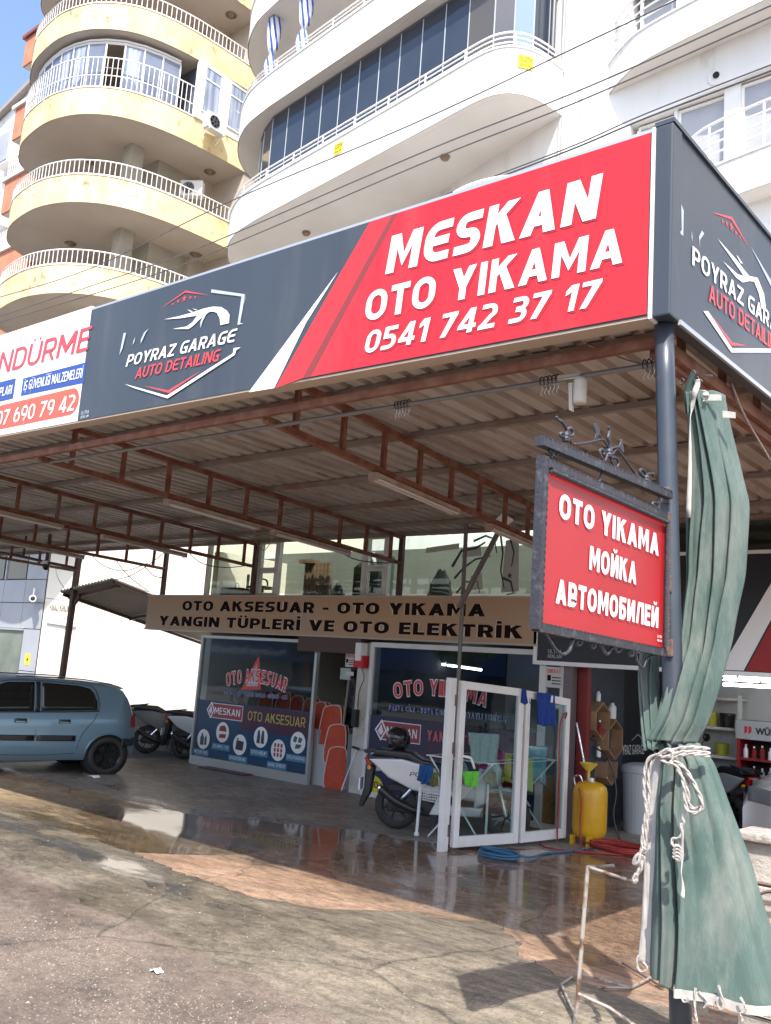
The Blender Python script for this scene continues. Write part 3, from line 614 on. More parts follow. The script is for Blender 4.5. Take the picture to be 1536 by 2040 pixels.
# striped curtains tied on the floor above
def stripe_mat():
    m, n, b, o = nodes('blue_white_stripe')
    wv = N(n, 'ShaderNodeTexWave', i_Scale=3.2, i_Distortion=1.2, bands_direction='DIAGONAL'); n.links.new(pos(n, (1, 1, .25)), wv.inputs['Vector'])
    n.links.new(mixc(n, ramp(n, wv.outputs['Fac'], [(.62, 0), (.68, 1)]), (.74, .74, .76), (.05, .10, .42)), b.inputs['Base Color']); b.inputs['Roughness'].default_value = .9
    return m
STR = stripe_mat()
for (x, y, lab, zt, zb) in ((-17.35, 14.45, 'blue and white striped curtain tied at the left end of the upper white balcony', 18.44, 16.42), (-15.95, 14.25, 'blue and white striped curtain bundle hanging right of its twin on the upper balcony', 18.44, 16.5)):
    mb = MB(); rows = []
    for i in range(30):
        t = i/29; z = zt+(zb-zt)*t
        rr = .14+.025*math.sin(t*9)-.075*math.exp(-((t-.52)/.05)**2)-.05*math.exp(-((t-.86)/.04)**2)
        rows.append([(x+math.cos(a)*rr*(1+.22*math.sin(a*5+t*3))+.03*math.sin(t*7), y+math.sin(a)*rr*(1+.22*math.sin(a*5+t*3)), z) for a in [k*2*math.pi/24 for k in range(24)]])
    mb.grid(rows, closed=True); mb.build('striped_curtain', STR, smooth=True, label=lab, cat='curtain', group='striped balcony curtains')

# ------------------------------------------------------------------ right hand block
rb = thing('right_apartment_building', 'white apartment block with bowed balconies behind the dark side board on the right', 'apartment building', (-4, 14.2, FL))
def wy(x): return 14.35-.094*(x+8.45)
mb = MB()
# wall with a window opening per floor
for z0 in (5.6, 8.65, 11.7, 14.75, 17.8):
    mb.box  # noqa
def wallseg(x0, x1, z0, z1, m=WP, name='wall', parent=rb, t=.3, yo=0):
    MB().extr([(x0, wy(x0)+yo, z0), (x1, wy(x1)+yo, z0), (x1, wy(x1)+yo, z1), (x0, wy(x0)+yo, z1)], (0, t, 0)).build(name, m, parent)
wallseg(-8.44, -6.95, FL, 30); wallseg(3.0, 9, FL, 30)
for k in range(7):
    s0 = 3.24+3.04*k-.0
    wallseg(-6.95, 3.0, s0-.05, s0+.55); wallseg(-6.95, 3.0, s0+2.28, s0+2.99)
wallseg(-6.95, 3.0, FL, 3.19)
# recessed window band and its frames
def wframe(x0, x1, z0, z1, parent, yo=.22, nm='window'):
    a = .05; y = wy((x0+x1)/2)+yo
    f = MB(); f.box(x0, y-.04, z0, x0+a, y+.04, z1); f.box(x1-a, y-.04, z0, x1, y+.04, z1); f.box(x0+a, y-.04, z0, x1-a, y+.04, z0+a); f.box(x0+a, y-.04, z1-a, x1-a, y+.04, z1)
    fo = f.build(nm, WR, parent, bevel=.006)
    MB().box(x0+a, y-.006, z0+a, x1-a, y+.006, z1-a).build('window_pane', blind, fo)
    return fo
blind = mat('pane_with_blind', (.40, .41, .44), .12, c2=(.34, .35, .39), ns=.8)
for s0 in (9.32, 12.36, 15.4):
    wx = -6.85
    for wdt, gap in ((.72, .06), (.85, .28), (.95, .3), (.95, .3), (.95, .1), (.95, .1), (.95, .1)):
        z0 = s0+.6; wframe(wx, wx+wdt, z0, s0+2.24, rb); wx += wdt
        wallseg(wx, wx+gap, s0+.55, s0+2.28, WP, 'pier', rb, .2, .1); wx += gap
    MB().box(-6.95, wy(-6.9)+.36, s0+.3, 3, wy(-6.9)+.40, s0+2.5).build('room_dark', mat('dim_room', (.16, .16, .16), .9) if 'dim_room' not in bpy.data.materials else bpy.data.materials['dim_room'], rb)
planR = [(-7.42, 14.25), (-7.05, 13.98), (-6.64, 13.76), (-6.01, 13.62), (-5.01, 13.48), (-4.23, 13.38), (-2.6, 13.2), (-.9, 13.1), (.6, 13.3), (1.4, 13.6)]
PR = smoothplan(planR)
for k, zs in enumerate((9.32, 12.38, 15.42)):
    pl = PR if zs > 10 else [(x+1.25, y-.02) for x, y in PR]
    slab_under('balcony_floor', offs(pl, .02), [(2.6, 13.6), (-6.9, 14.3)] if zs < 10 else [(1.4, 13.75), (-7.42, 14.4)], zs+.003, WPD, rb)
    band('balcony_parapet', pl, zs, zs+.62, .12, WP, rb)
    rail_posts(offs(pl, .06), zs+.66, zs+1.45, .95, .016, WR, rb, nbars=4)
# vent hole patch
pch = MB().lathe([(.17, 0), (.15, -.012)], (-5.32, wy(-5.3), 11.83), 9, axis='y').build('vent_patch', WP, rb)
MB().lathe([(.055, 0), (.055, -.03)], (-5.32, wy(-5.3)-.012, 11.83), 12, axis='y').build('vent_hole', BLKM, pch)
# small sunlit window with clothes airer above
wframe(-6.9, -6.1, 16.0-1.9, 16.0-.5, rb, yo=-.03)
rk = thing('clothes_airer', 'white metal clothes airer folded against the white wall above the side board', 'clothes rack', (-7.2, 14.0, 13.2))
for k in range(5):
    z = 13.95-.22*k
    MB().bar((-7.9+.04*k, 14.0, z), (-7.5, 13.72, z+.05), .02).build('rack_bar', WR, rk)
MB().bar((-7.5, 13.72, 12.95), (-7.62, 13.72, 14.05), .02).build('rack_upright', WR, rk); MB().bar((-7.9, 14.05, 14.0), (-6.9, 13.65, 14.55), .02).build('rack_arm', WR, rk)

# ------------------------------------------------------------------ yellow apartment block
yb = thing('yellow_apartment_building', 'stained pale yellow apartment block with stacked rounded balconies at upper left', 'apartment building', (-27, 16, FL))
planY = [(-31.2, 15.6), (-30.6, 14.5), (-29.7, 13.95), (-28.75, 13.66), (-27.3, 13.55), (-26.2, 13.78), (-25.45, 14.2), (-24.85, 14.8), (-24.45, 15.6), (-24.2, 16.6), (-24.08, 17.7), (-24.0, 19.2), (-24.0, 21)]
PY = smoothplan(planY)
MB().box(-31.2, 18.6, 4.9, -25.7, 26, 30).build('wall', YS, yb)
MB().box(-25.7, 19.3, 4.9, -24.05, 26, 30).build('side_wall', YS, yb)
balsrc = None
for zs in (6.3, 9.34, 12.38, 15.42, 18.46, 21.5, 24.54):
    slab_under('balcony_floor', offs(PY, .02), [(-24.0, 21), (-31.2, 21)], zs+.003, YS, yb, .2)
    band('balcony_parapet', PY, zs, zs+.93, .14, YP, yb, cm=WR)
    if zs < 12: continue
    z0 = zs+.97; tall = abs(zs-18.46) < .1; z1 = z0+(1.05 if tall else .48)
    pl = offs(PY, .02)
    rl = MB(); rl.tube([(x, y, z1) for x, y in pl], .022, 6); rl.tube([(x, y, z0+.02) for x, y in pl], .014, 6)
    if tall: rl.tube([(x, y, z0+.42) for x, y in pl], .018, 6)
    ro = rl.build('railing', WR, yb, smooth=True)
    P, D = resample([Vector((x, y, 0)) for x, y in pl], .165)
    if zs > 20 or zs < 13:
        bs = MB()
        for p in P: bs.box(p.x-.009, p.y-.009, z0, p.x+.009, p.y+.009, z1)
        bs.build('baluster', WR, ro, kind='stuff')
    else:
        p0 = P[0]; src = MB().box(p0.x-.009, p0.y-.009, z0, p0.x+.009, p0.y+.009, z1).build('baluster', WR, ro)
        for p in P[1:]: inst(src, 'baluster', ro, (p.x-p0.x, p.y-p0.y, 0))
    for p in P[::9]:
        MB().box(p.x-.02, p.y-.03, zs+.82, p.x+.02, p.y+.03, zs+1.0).build('rail_foot', WR, ro)
# glazed third balcony
gp = offs(PY, .30); GPts, _ = resample([Vector((x, y, 0)) for x, y in gp], .62)
GPts = [p for p in GPts if p.y < 17.1]
wfm = MB()
curt = mat('net_curtain', (.34, .39, .50), .9, c2=(.16, .20, .28), ns=7, stretch=(1, 1, .08), lo=.4, hi=.6)
for i, (a, b) in enumerate(zip(GPts[:-1], GPts[1:])):
    if i == len(GPts)-5: continue
    pane((a.x, a.y), (b.x, b.y), 19.45, 21.18, pg := (bpy.data.materials.get('blue_grey_pane') or mat('blue_grey_pane', (.11, .135, .19), .08, c2=(.16, .19, .26), ns=.9)), yb, 'glass_pane')
for a in GPts: wfm.box(a.x-.022, a.y-.022, 19.42, a.x+.022, a.y+.022, 21.18)
wfm.tube([(p.x, p.y, 21.22) for p in GPts], .05, 4); wfm.tube([(p.x, p.y, 21.33) for p in GPts], .04, 4)
wfm.tube([(p.x, p.y, 20.32) for p in GPts], .012, 4)
wfm.build('glazing_frame', WR, yb)
for i in (-7, -8, -4):
    a = GPts[i]; b = GPts[i+1]; d = (b-a); nn = Vector((d.y, -d.x, 0)).normalized()*.02; rows = []
    for z in (19.9, 21.12): rows.append([(a.x+d.x*t/12+nn.x*(1+.4*math.sin(t*2.1)), a.y+d.y*t/12+nn.y*(1+.4*math.sin(t*2.1)), z-.15*(z < 20)*math.sin(t*.5+i)) for t in range(2, 11)])
    MB().grid(rows).build('curtain_panel', curt, yb)
MB().box(-27.5, 17.2, 19.4, -24.2, 17.35, 21.5).build('room_partition', mat('dim_blue_room', (.10, .12, .16), .9), yb)
# end bay: white wall with two windows
MB().box(-24.22, 17.0, 19.4, -24.05, 21, 21.5).build('bay_wall', WR, yb)
for y0, y1 in ((17.2, 17.95), (18.3, 19.4)):
    f = MB(); f.box(-24.04, y0, 19.7, -24.0, y0+.05, 21.4); f.box(-24.04, y1-.05, 19.7, -24.0, y1, 21.4); f.box(-24.04, y0+.05, 21.35, -24.0, y1-.05, 21.4); f.box(-24.04, y0+.05, 20.9, -24.0, y1-.05, 20.95); f.box(-24.04, y0+.05, 19.7, -24.0, y1-.05, 19.75)
    fo = f.build('window', WR, yb); MB().box(-24.035, y0+.05, 19.75, -24.02, y1-.05, 21.35).build('window_pane', curt, fo)
# columns and inner walls on the open balconies
for zs in (12.38, 15.42, 18.46, 9.34):
    MB().box(-26.31, 15.9, zs-2.9+.0, -25.85, 16.4, zs).build('column', GREYC, yb)
    MB().box(-27.2, 17.08, zs-2.9, -25.95, 18.6, zs).build('inner_wall', GREYC, yb)
for x, y, z in ((-28.15, 15.76, 18.46), (-25.05, 18.6, 18.46), (-28.53, 15.66, 15.42), (-25.35, 18.6, 15.42), (-24.8, 18.6, 24.54), (-28.4, 15.7, 12.38)):
    MB().lathe([(.20, .0), (.21, -.015), (.12, -.02), (.11, -.09), (.04, -.11)], (x, y, z), 16).build('ceiling_light', LSB, yb, smooth=True)
for x, y, z in ((-29.6, 13.9, 1.0),):
    pass
# peeled plaster repairs on the parapets
rn = random.Random(11)
for zc, xs_ in ((16.0, (-27.2, -26.6, -25.3, -24.9, -24.55)), (22.2, (-26.0, -25.7))):
    for xx in xs_:
        k = min(range(len(PY)), key=lambda i: abs(PY[i][0]-xx)+(0 if PY[i][1] < 17 else 9)); a = PY[k]; b = PY[k+1]
        d = Vector((b[0]-a[0], b[1]-a[1], 0)).normalized(); nn = Vector((d.y, -d.x, 0)); c = Vector((a[0], a[1], zc+rn.uniform(-.12, .12)))+nn*.006
        mb = MB(); mb.poly([c+d*math.cos(t*.52)*rn.uniform(.08, .2)+Vector((0, 0, 1))*math.sin(t*.52)*rn.uniform(.06, .16) for t in range(12)])
        mb.build('plaster_patch', mat('bare_plaster', (.62, .54, .45), .9, c2=(.45, .36, .28), ns=9) if 'bare_plaster' not in bpy.data.materials else bpy.data.materials['bare_plaster'], yb)
def ac_unit(name, loc, rz, lab, bracket=True):
    t = thing(name, lab, 'air conditioner', loc, rz, 'outdoor air conditioning units', local=True)
    MB().box(-.4, -.14, 0, .4, .14, .56).build('casing', mat('ac_casing', (.66, .65, .62), .5) if 'ac_casing' not in bpy.data.materials else bpy.data.materials['ac_casing'], t, bevel=.02)
    MB().lathe([(.2, -.142), (.22, -.15), (.22, -.142)], (-.1, 0, .28), 24, axis='y').build('fan_ring', mat('ac_grey', (.25, .25, .25), .5) if 'ac_grey' not in bpy.data.materials else bpy.data.materials['ac_grey'], t)
    fb = MB()
    for k in range(7): a = k*math.pi/3.5; fb.bar((-.1, -.15, .28), (-.1+.19*math.cos(a), -.15, .28+.19*math.sin(a)), .05, .006, up=(0, 1, 0))
    fb.build('fan_blade', bpy.data.materials['dark_pipe'], t)
    if bracket:
        for s in (-.3, .3): MB().bar((s, -.14, -.02), (s, .3, -.02), .03).bar((s, -.12, -.03), (s, .28, -.25), .02).build('bracket', WR, t)
    return t
ac_unit('air_conditioner', (-23.72, 17.6, 19.0), R(90), 'white air conditioner bracketed to the wall beside the glazed yellow balcony')
ac_unit('air_conditioner', (-25.0, 17.9, 17.15), R(35), 'white air conditioner with round fan standing on the open yellow balcony', False)

# ------------------------------------------------------------------ white and orange block at far left
ob = thing('orange_trim_building', 'white apartment block with orange balcony boxes at the far upper left against the sky', 'apartment building', (-36, 18, FL))
MB().extr([(-58, 20.6, FL), (-31.2, 17.2, FL), (-31.2, 30, FL), (-58, 30, FL)], (0, 0, 26.6)).build('wall', WP, ob)
MB().extr([(-58.2, 20.3, 26.4), (-31.2, 16.95, 26.4), (-31.2, 30, 26.4), (-58.2, 30, 26.4)], (0, 0, .22)).build('roof_edge', mat('roof_trim_brown', (.35, .30, .27), .7), ob)
for i, (zz, hh) in enumerate(((24.5, 1.25), (21.25, 1.35), (18.1, 1.35), (15.0, 1.35), (11.9, 1.35))):
    MB().box(-34.2, 15.7, zz, -31.5, 17.2, zz+hh).build('balcony_box', OP, ob)
    MB().box(-34.35, 15.6, zz+hh+.003, -31.4, 17.2, zz+hh+.15).build('box_coping', mat('maroon_coping', (.22, .06, .05), .6) if i == 0 else WP, ob)
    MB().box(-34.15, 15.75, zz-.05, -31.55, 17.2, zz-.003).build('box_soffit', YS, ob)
for zz in (20.4, 17.3, 14.2, 23.4):
    for x0 in (-36.6, -39.2, -42.5):
        y = 17.2+(-31.2-x0)*.127; f = MB(); f.box(x0-.5, y-.55, zz-.6, x0+.6, y+.1, zz+1.0); fo = f.build('window', WR, ob)
        MB().box(x0-.4, y-.58, zz-.5, x0+.5, y-.56, zz+.9).build('window_pane', blind, fo)
for zz in (19.5, 16.4): 
    a = Vector((-33.9, 15.9, zz)); rr = MB(); rr.tube([(-34.2, 15.75, zz), (-31.4, 15.75, zz)], .02, 6); rr.tube([(-34.2, 15.75, zz+.9), (-31.4, 15.75, zz+.9)], .02, 6); ro = rr.build('railing', WR, ob)
    b0 = MB().box(-34.2, 15.74, zz, -34.18, 15.76, zz+.9).build('baluster', WR, ro)
    for k in range(1, 18): inst(b0, 'baluster', ro, (k*.155, 0, 0))

# ------------------------------------------------------------------ cream wall and grey clad building, low wall
cwt = thing('cream_building', 'sunlit cream rendered wall with a small white name board beside the grey clad building', 'wall', (-22, 16, FL))
MB().extr([(-27.75, 16.0, FL), (-13.9, 16.0, FL), (-13.9, 17.5, FL), (-27.75, 17.5, FL)], (0, 0, 5.1)).build('wall', CW, cwt)
gb = thing('grey_clad_building', 'grey panel clad building with dark windows at the left edge behind the blue hatchback', 'building', (-31, 16, FL))
MB().box(-60, 16.0, FL, -27.77, 24, 6.4).build('wall', mat('joint_dark', (.05, .05, .055), .8), gb)
xs_g = [-27.78, -29.0, -30.4, -31.8, -33.2, -34.6, -36.0]
for k in range(6):
    for j, (z0, z1) in enumerate(((-.2, .75), (.75, 2.1), (2.1, 2.95), (2.95, 3.72), (3.72, 6.2))):
        if j in (0, 1) and k > 0: continue
        if j == 4 and k > 0 and k % 1 == 0: 
            if k in (1, 2, 3, 4, 5): continue
        x1 = xs_g[k]; x0 = xs_g[k+1]
        if j in (0, 1): x0 = -28.75
        MB().box(x0+.012, 15.95, z0+.012, x1-.012, 15.99, z1-.012).build('panel', GP, gb, bevel=.004)
for k in range(5):
    MB().box(-30.35-1.5*k, 15.97, 3.75, -29.0-1.5*k-.1, 15.985, 6.2).build('window_pane', mat('taupe_glass', (.17, .15, .13), .12) if 'taupe_glass' not in bpy.data.materials else bpy.data.materials['taupe_glass'], gb)
    MB().box(-30.42-1.5*k, 15.93, 3.73, -30.35-1.5*k, 15.98, 6.2).build('window_mullion', GP, gb)
MB().box(-38, 15.97, -.2, -28.8, 15.985, 2.06).build('shop_window', mat('green_grey_glass', (.13, .15, .13), .08, c2=(.20, .23, .19), ns=.7), gb)
MB().box(-38, 15.9, 2.04, -28.76, 15.97, 2.10).build('window_head', ALU, gb)
MB().box(-31.2, 15.9, -.2, -31.14, 15.97, 2.04).build('window_mullion', ALU, gb)
st = MB().box(-28.42, 15.94, .95, -28.12, 15.949, 1.3).build('yellow_notice', yel, gb)
text('lettering', '→', (-28.36, 15.94, 1.08), (-28.18, 15.94, 1.08), .08, dkt, gb, off=.004) if False else None
MB().lathe([(.05, 0), (.05, .002)], (-28.27, 15.938, 1.12), 8, axis='y').build('notice_mark', dkt, gb)
nb = thing('name_board', 'small white board reading KINALI KEKLİK SK on the cream wall', 'sign', (-26.3, 15.9, 2.4))
q = [(-27.426,15.93,2.322),(-25.728,15.93,2.224),(-25.674,15.93,2.494),(-27.255,15.93,2.595)]
MB().extr([q[0], q[1], (q[1][0], q[1][1], q[2][2]), (q[0][0], q[0][1], q[3][2]+.1)], (0, .05, 0)).build('board', WV, nb)
a0 = Vector(q[0]); a1 = Vector(q[1]); hh = .62
text('lettering', 'KINALI KEKLİK SK', a0+Vector((.15, 0, .38)), Vector((a1.x-.15, a1.y, a0.z+.36)), .19, dkt, nb, bold=.03)
text('lettering', 'NO: 157', a0+Vector((.95, 0, .12)), Vector((a0.x+1.6, a0.y, a0.z+.12)), .11, dkt, nb, bold=.01)
def camera_dome(x, y, z, rz, lab, group=None, sc=1.0, body=WV):
    t = thing('security_camera', lab, 'security camera', (x, y, z), rz, group, local=True)
    MB().lathe([(.045*sc, -.15*sc), (.05*sc, -.14*sc), (.05*sc, .10*sc), (.03*sc, .12*sc)], (0, 0, 0), 14, axis='y').build('camera_body', body, t, smooth=False)
    MB().lathe([(.035*sc, -.153*sc), (.02*sc, -.158*sc)], (0, 0, 0), 12, axis='y').build('lens', BLK, t)
    MB().bar((0, .02, .04*sc), (0, .14*sc, .16*sc), .02*sc).build('bracket', body, t)
    return t
camera_dome(-27.9, 15.65, 3.05, R(60), 'white tube camera on the corner of the grey clad building', 'security cameras', 2.2)
q = [(-16.19,0.372),(-14.088,0.48)]
lw = thing('low_stone_wall', 'low dusty block wall behind the parked motorbikes', 'wall', (-14.5, 11.5, FL))
LB = mat('old_block', (.20, .165, .135), .9, c2=(.28, .235, .19), ns=2.5, bs=.4)
MB().box(-19.95, 11.43, FL, -13.3, 11.6, .46).build('wall_core', LB, lw)
blk0 = None
for r_ in range(3):
    for k in range(17):
        x = -19.95+.40*k+(.2 if r_ % 2 else 0)
        if x+.39 > -13.3: continue
        z = FL+.005+.225*r_
        if blk0 is None: blk0 = MB().box(x, 11.40, z, x+.39, 11.43, z+.215).build('block', LB, lw, bevel=.006); b_ = (x, z)
        else: inst(blk0, 'block', lw, (x-b_[0], 0, z-b_[1]))
MB().box(-19.97, 11.37, .462, -13.3, 11.63, .5).build('wall_cap', LB, lw)
MB().box(-13.9, 10.2, FL, -12.9, 10.62, FL+.03).build('kerb_stone', CONC, label='broken concrete kerb strip on the floor behind the blue hatchback', cat='kerb') if False else None

# ================================================================== shop building
sh = thing('shop_building', 'single storey shop row with glazed upper band, two lettered windows and an open wash bay', 'shop', (-9, 10.8, FL))
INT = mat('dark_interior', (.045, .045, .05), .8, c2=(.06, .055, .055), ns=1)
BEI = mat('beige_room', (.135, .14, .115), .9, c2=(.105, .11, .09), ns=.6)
FR = PVC
Yf = 10.74
MB().box(-13.3, 10.9, FL, -13.15, 15.8, 3.5).build('side_wall', CW, sh)
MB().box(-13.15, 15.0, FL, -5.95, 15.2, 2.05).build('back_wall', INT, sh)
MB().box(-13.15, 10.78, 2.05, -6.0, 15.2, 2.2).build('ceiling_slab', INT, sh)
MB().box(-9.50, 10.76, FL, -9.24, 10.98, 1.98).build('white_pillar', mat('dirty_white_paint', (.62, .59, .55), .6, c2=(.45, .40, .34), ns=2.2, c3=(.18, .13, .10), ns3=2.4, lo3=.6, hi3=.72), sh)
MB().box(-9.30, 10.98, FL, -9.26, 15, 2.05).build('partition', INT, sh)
# shop front frames
def frame_xz(name, x0, x1, z0, z1, y, m, parent, a=.07, d=.07, bottom=True):
    f = MB(); f.box(x0, y-d/2, z0, x0+a, y+d/2, z1); f.box(x1-a, y-d/2, z0, x1, y+d/2, z1); f.box(x0+a, y-d/2, z1-a, x1-a, y+d/2, z1)
    if bottom: f.box(x0+a, y-d/2, z0, x1-a, y+d/2, z0+a)
    return f.build(name, m, parent, bevel=.004)
lf = frame_xz('window', -13.2, -10.32, FL+.0, 1.98, Yf, ALU, sh, .05)
MB().box(-13.15, Yf-.05, FL, -10.33, Yf+.03, -.09).build('window_plinth', ALU, lf)
MB().box(-13.15, Yf-.006, -.085, -10.37, Yf+.006, 1.93).build('window_pane', SG, lf)
rf = frame_xz('window', -9.22, -5.92, FL+.0, 1.99, Yf, FR, sh, .07)
MB().box(-9.15, Yf-.006, FL+.07, -5.99, Yf+.006, 1.92).build('window_pane', SG, rf)
MB().box(-6.30, Yf-.03, FL+.07, -6.2, Yf+.03, 1.92).build('window_mullion', FR, rf)
MB().box(-10.66, 10.60, 1.80, -9.33, 10.74, 2.04).build('shutter_box', mat('brown_shutter_box', (.085, .045, .035), .5), sh)
MB().box(-10.33, 10.85, FL, -9.5, 10.9, 1.98).box if False else None
# navy films with prints (left window)
film = mat('navy_window_film', (.030, .075, .145), .25, c2=(.045, .045, .085), ns=.5, lo=.45, hi=.62)
filmp = mat('plum_window_film', (.085, .045, .075), .25)
yp = Yf-.011
MB().box(-13.14, yp, -.08, -10.38, yp+.003, .86).build('window_film', film, lf)
MB().box(-12.0, yp-.003, .45, -10.38, yp-.0015, .84).build('film_band', filmp, lf)
yt = yp-.006
t_ = lambda *a, **k: text('lettering', *a, **k)
# arched red headline letters with white edge
def arched(s, x0, x1, z, h, arc, m, parent, y, om=WV):
    n = len(s); wds = {'I': .55, ' ': .5, 'M': 1.2, 'O': 1.1}
    tot = sum(wds.get(c, 1) for c in s); x = x0
    for c in s:
        ww = (x1-x0)*wds.get(c, 1)/tot
        if c != ' ':
            tm = ((x+ww/2)-x0)/(x1-x0)*2-1; zz = z+arc*(1-tm*tm); sl = -arc*2*tm/((x1-x0)/2)
            a = Vector((x+ww*.08, y, zz-sl*ww*.42)); b = Vector((x+ww*.92, y, zz+sl*ww*.42))
            text('lettering', c, a, b, h, m, parent, bold=.05); text('letter_outline', c, a-(b-a)*.05-Vector((0, 0, .014)), b+(b-a)*.05-Vector((0, 0, .014)), h+.028, om, parent, off=.002, bold=.09)
        x += ww
arched('OTO AKSESUAR', -12.42, -10.98, 1.13, .205, .11, REDT, lf, yt)
t_('OTO ELEKTRİK - YANGIN TÜPLERİ - DÖŞEME - AKÜ', (-12.47, yt, .985), (-10.92, yt, 1.01), .075, BLUEV, lf, bold=.03, outline=WV, ol=.04)
tri = [(-11.676,1.686),(-12.043,1.1),(-11.556,1.132)]
flatY('warning_triangle', tri, yt+.0015, REDT, lf)
c0 = (sum(p[0] for p in tri)/3, sum(p[1] for p in tri)/3); tri2 = [(c0[0]+(x-c0[0])*.6, c0[1]+(z-c0[1])*.66-.01) for x, z in tri]
flatY('triangle_field', tri2, yt-.0005, SILV, lf)
def meskan(x0, z0, x1, z1, parent, y):
    mb = MB(); h = z1-z0; cx = x0+h*.42
    flatY('logo_plate', [(cx, z0), (x1, z0-.0), (x1, z1), (cx, z1)], y, mat('brick_red_vinyl', (.34, .05, .07), .4) if 'brick_red_vinyl' not in bpy.data.materials else bpy.data.materials['brick_red_vinyl'], parent)
    flatY('logo_border', [(cx-.01, z0-.012), (x1+.012, z0-.012), (x1+.012, z1+.012), (cx-.01, z1+.012)], y+.001, WV, parent)
    flatY('logo_diamond', [(x0-.02, (z0+z1)/2), (cx, z0-.03), (cx+(cx-x0)+.0, (z0+z1)/2), (cx, z1+.03)], y-.001, WV, parent)
    flatY('logo_diamond_core', [(x0+.01, (z0+z1)/2), (cx, z0+.01), (cx+(cx-x0)-.03, (z0+z1)/2), (cx, z1-.01)], y-.002, bpy.data.materials['brick_red_vinyl'], parent)
    flatY('logo_mark', [(x0+.04, (z0+z1)/2-.02), (cx, z0+.05), (cx+(cx-x0)-.06, (z0+z1)/2-.02), (cx, z1-.04)], y-.003, WV, parent)
    text('lettering', 'MESKAN', (cx+h*.42, y, z0+h*.25), (x1-.05, y, z0+h*.25), h*.5, WV, parent, bold=.035)
meskan(-12.86, .59, -11.96, .82, lf, yt)
t_('OTO AKSESUAR', (-11.81, yt, .615), (-10.47, yt, .615), .15, mat('gold_vinyl', (.52, .40, .10), .4), lf, bold=.02)
def icon(cx, cz, r, kind, parent, y):
    pts = [(cx+r*math.cos(a*.2618), cz+r*1.02*math.sin(a*.2618)) for a in range(24)]
    flatY('picture_disc', pts, y, WV, parent)
    k = kind; B_ = mat('ink_%d' % k, [(.05, .10, .11), (.28, .04, .05), (.04, .04, .06), (.05, .05, .09), (.30, .06, .06), (.05, .12, .13)][k], .5)
    yy = y-.002
    def P(l): flatY('picture_print', [(cx+a*r, cz+b*r) for a, b in l], yy, B_, parent)
    if k == 0: P([(-.5, -.6), (.1, -.6), (.1, .2), (-.1, .4), (-.1, .6), (-.35, .6), (-.35, .35), (-.5, .2)]); P([(.2, -.55), (.55, -.55), (.55, .1), (.4, .5), (.2, .1)])
    if k == 1: P([(-.6, .1), (.6, .1), (.5, .5), (.2, .7), (-.4, .6)]); P([(-.5, -.6), (.5, -.55), (.6, -.15), (-.4, -.2)])
    if k == 2: P([(-.6, -.5), (.5, -.55), (.6, .35), (-.5, .45)]); P([(-.5, .5), (-.2, .5), (-.2, .62), (-.5, .62)])
    if k == 3: P([(-.55, -.6), (-.08, -.6), (-.08, .1), (-.2, .7), (-.45, .6)]); P([(.08, -.6), (.55, -.6), (.45, .6), (.2, .7), (.08, .1)])
    if k == 4:
        for c in (-.45, -.0, .45):
            for d in (-.45, 0, .45): P([(c-.14, d-.18), (c+.14, d-.18), (c+.14, d+.18), (c-.14, d+.18)])
    if k == 5: P([(-.65, .05), (-.25, -.0), (-.1, .5), (-.55, .6)]); P([(0, .05), (.4, -.0), (.6, .4), (.1, .55)]); P([(-.35, -.6), (.3, -.5), (.55, -.15), (-.25, -.15)])
LBL = mat('label_strip_blue', (.07, .22, .36), .4)
for k, (c, lab, r_) in enumerate((((-12.89, .20), 'MOTOR YAĞI', (-13.10, -12.74, -.045)), ((-12.41, .36), 'LED AMPUL - FAR', (-12.63, -12.21, .095)), ((-11.95, .20), 'OTO ELEKTRİK AKÜ', (-12.18, -11.76, -.05)), ((-11.46, .37), 'OTO KILIF', (-11.66, -11.28, .10)), ((-11.03, .21), 'ARAÇ SPREYİ', (-11.24, -10.83, -.05)), ((-10.60, .37), 'OTO PASPAS', (-10.82, -10.41, .11)))):
    icon(c[0], c[1], .165, k, lf, yt)
    flatY('caption_strip', [(r_[0]-.02, r_[2]-.035), (r_[1]+.02, r_[2]-.035), (r_[1]+.02, r_[2]+.07), (r_[0]-.02, r_[2]+.07)], yt, LBL, lf)
    t_(lab, (r_[0]+.01, yt-.002, r_[2]), (r_[1]-.01, yt-.002, r_[2]), .05, WV, lf, bold=.015)
# mirrored reading seen in the glass: a sign of the workshop over the road stands behind the viewer, built further down
# right window
MB().box(-9.14, yp, FL+.08, -6.32, yp+.003, .93).build('window_film', mat('indigo_film', (.035, .04, .085), .25, c2=(.09, .04, .06), ns=.4, lo=.45, hi=.6), rf)
arched('OTO YIKAMA', -8.72, -7.1, 1.19, .21, .10, REDT, rf, yt)
t_('PASTA CİLA - BOYA KORUMA - DETAYLI TEMİZLİK', (-8.80, yt, 1.02), (-6.75, yt, 1.02), .085, BLUEV, rf, bold=.03, outline=WV, ol=.04)
meskan(-9.02, .60, -8.20, .85, rf, yt)
t_('YANGIN TÜPLERİ', (-8.07, yt, .66), (-6.9, yt, .66), .14, REDT, rf, bold=.02, outline=SILV, ol=.04)
for c in ((-8.95, .30), (-8.38, .28), (-7.5, .3)):
    flatY('picture_disc', [(c[0]+.16*math.cos(a*.2618), c[1]+.165*math.sin(a*.2618)) for a in range(24)], yt, SILV, rf)
flatY('yellow_badge', [(-9.0+.21*math.cos(a*.2618), -.14+.21*math.sin(a*.2618)) for a in range(-1, 14)], yt-.001, yel, rf)
t_('GO', (-9.06, yt-.003, -.10), (-8.9, yt-.003, -.10), .09, BLKM, rf, bold=.04)
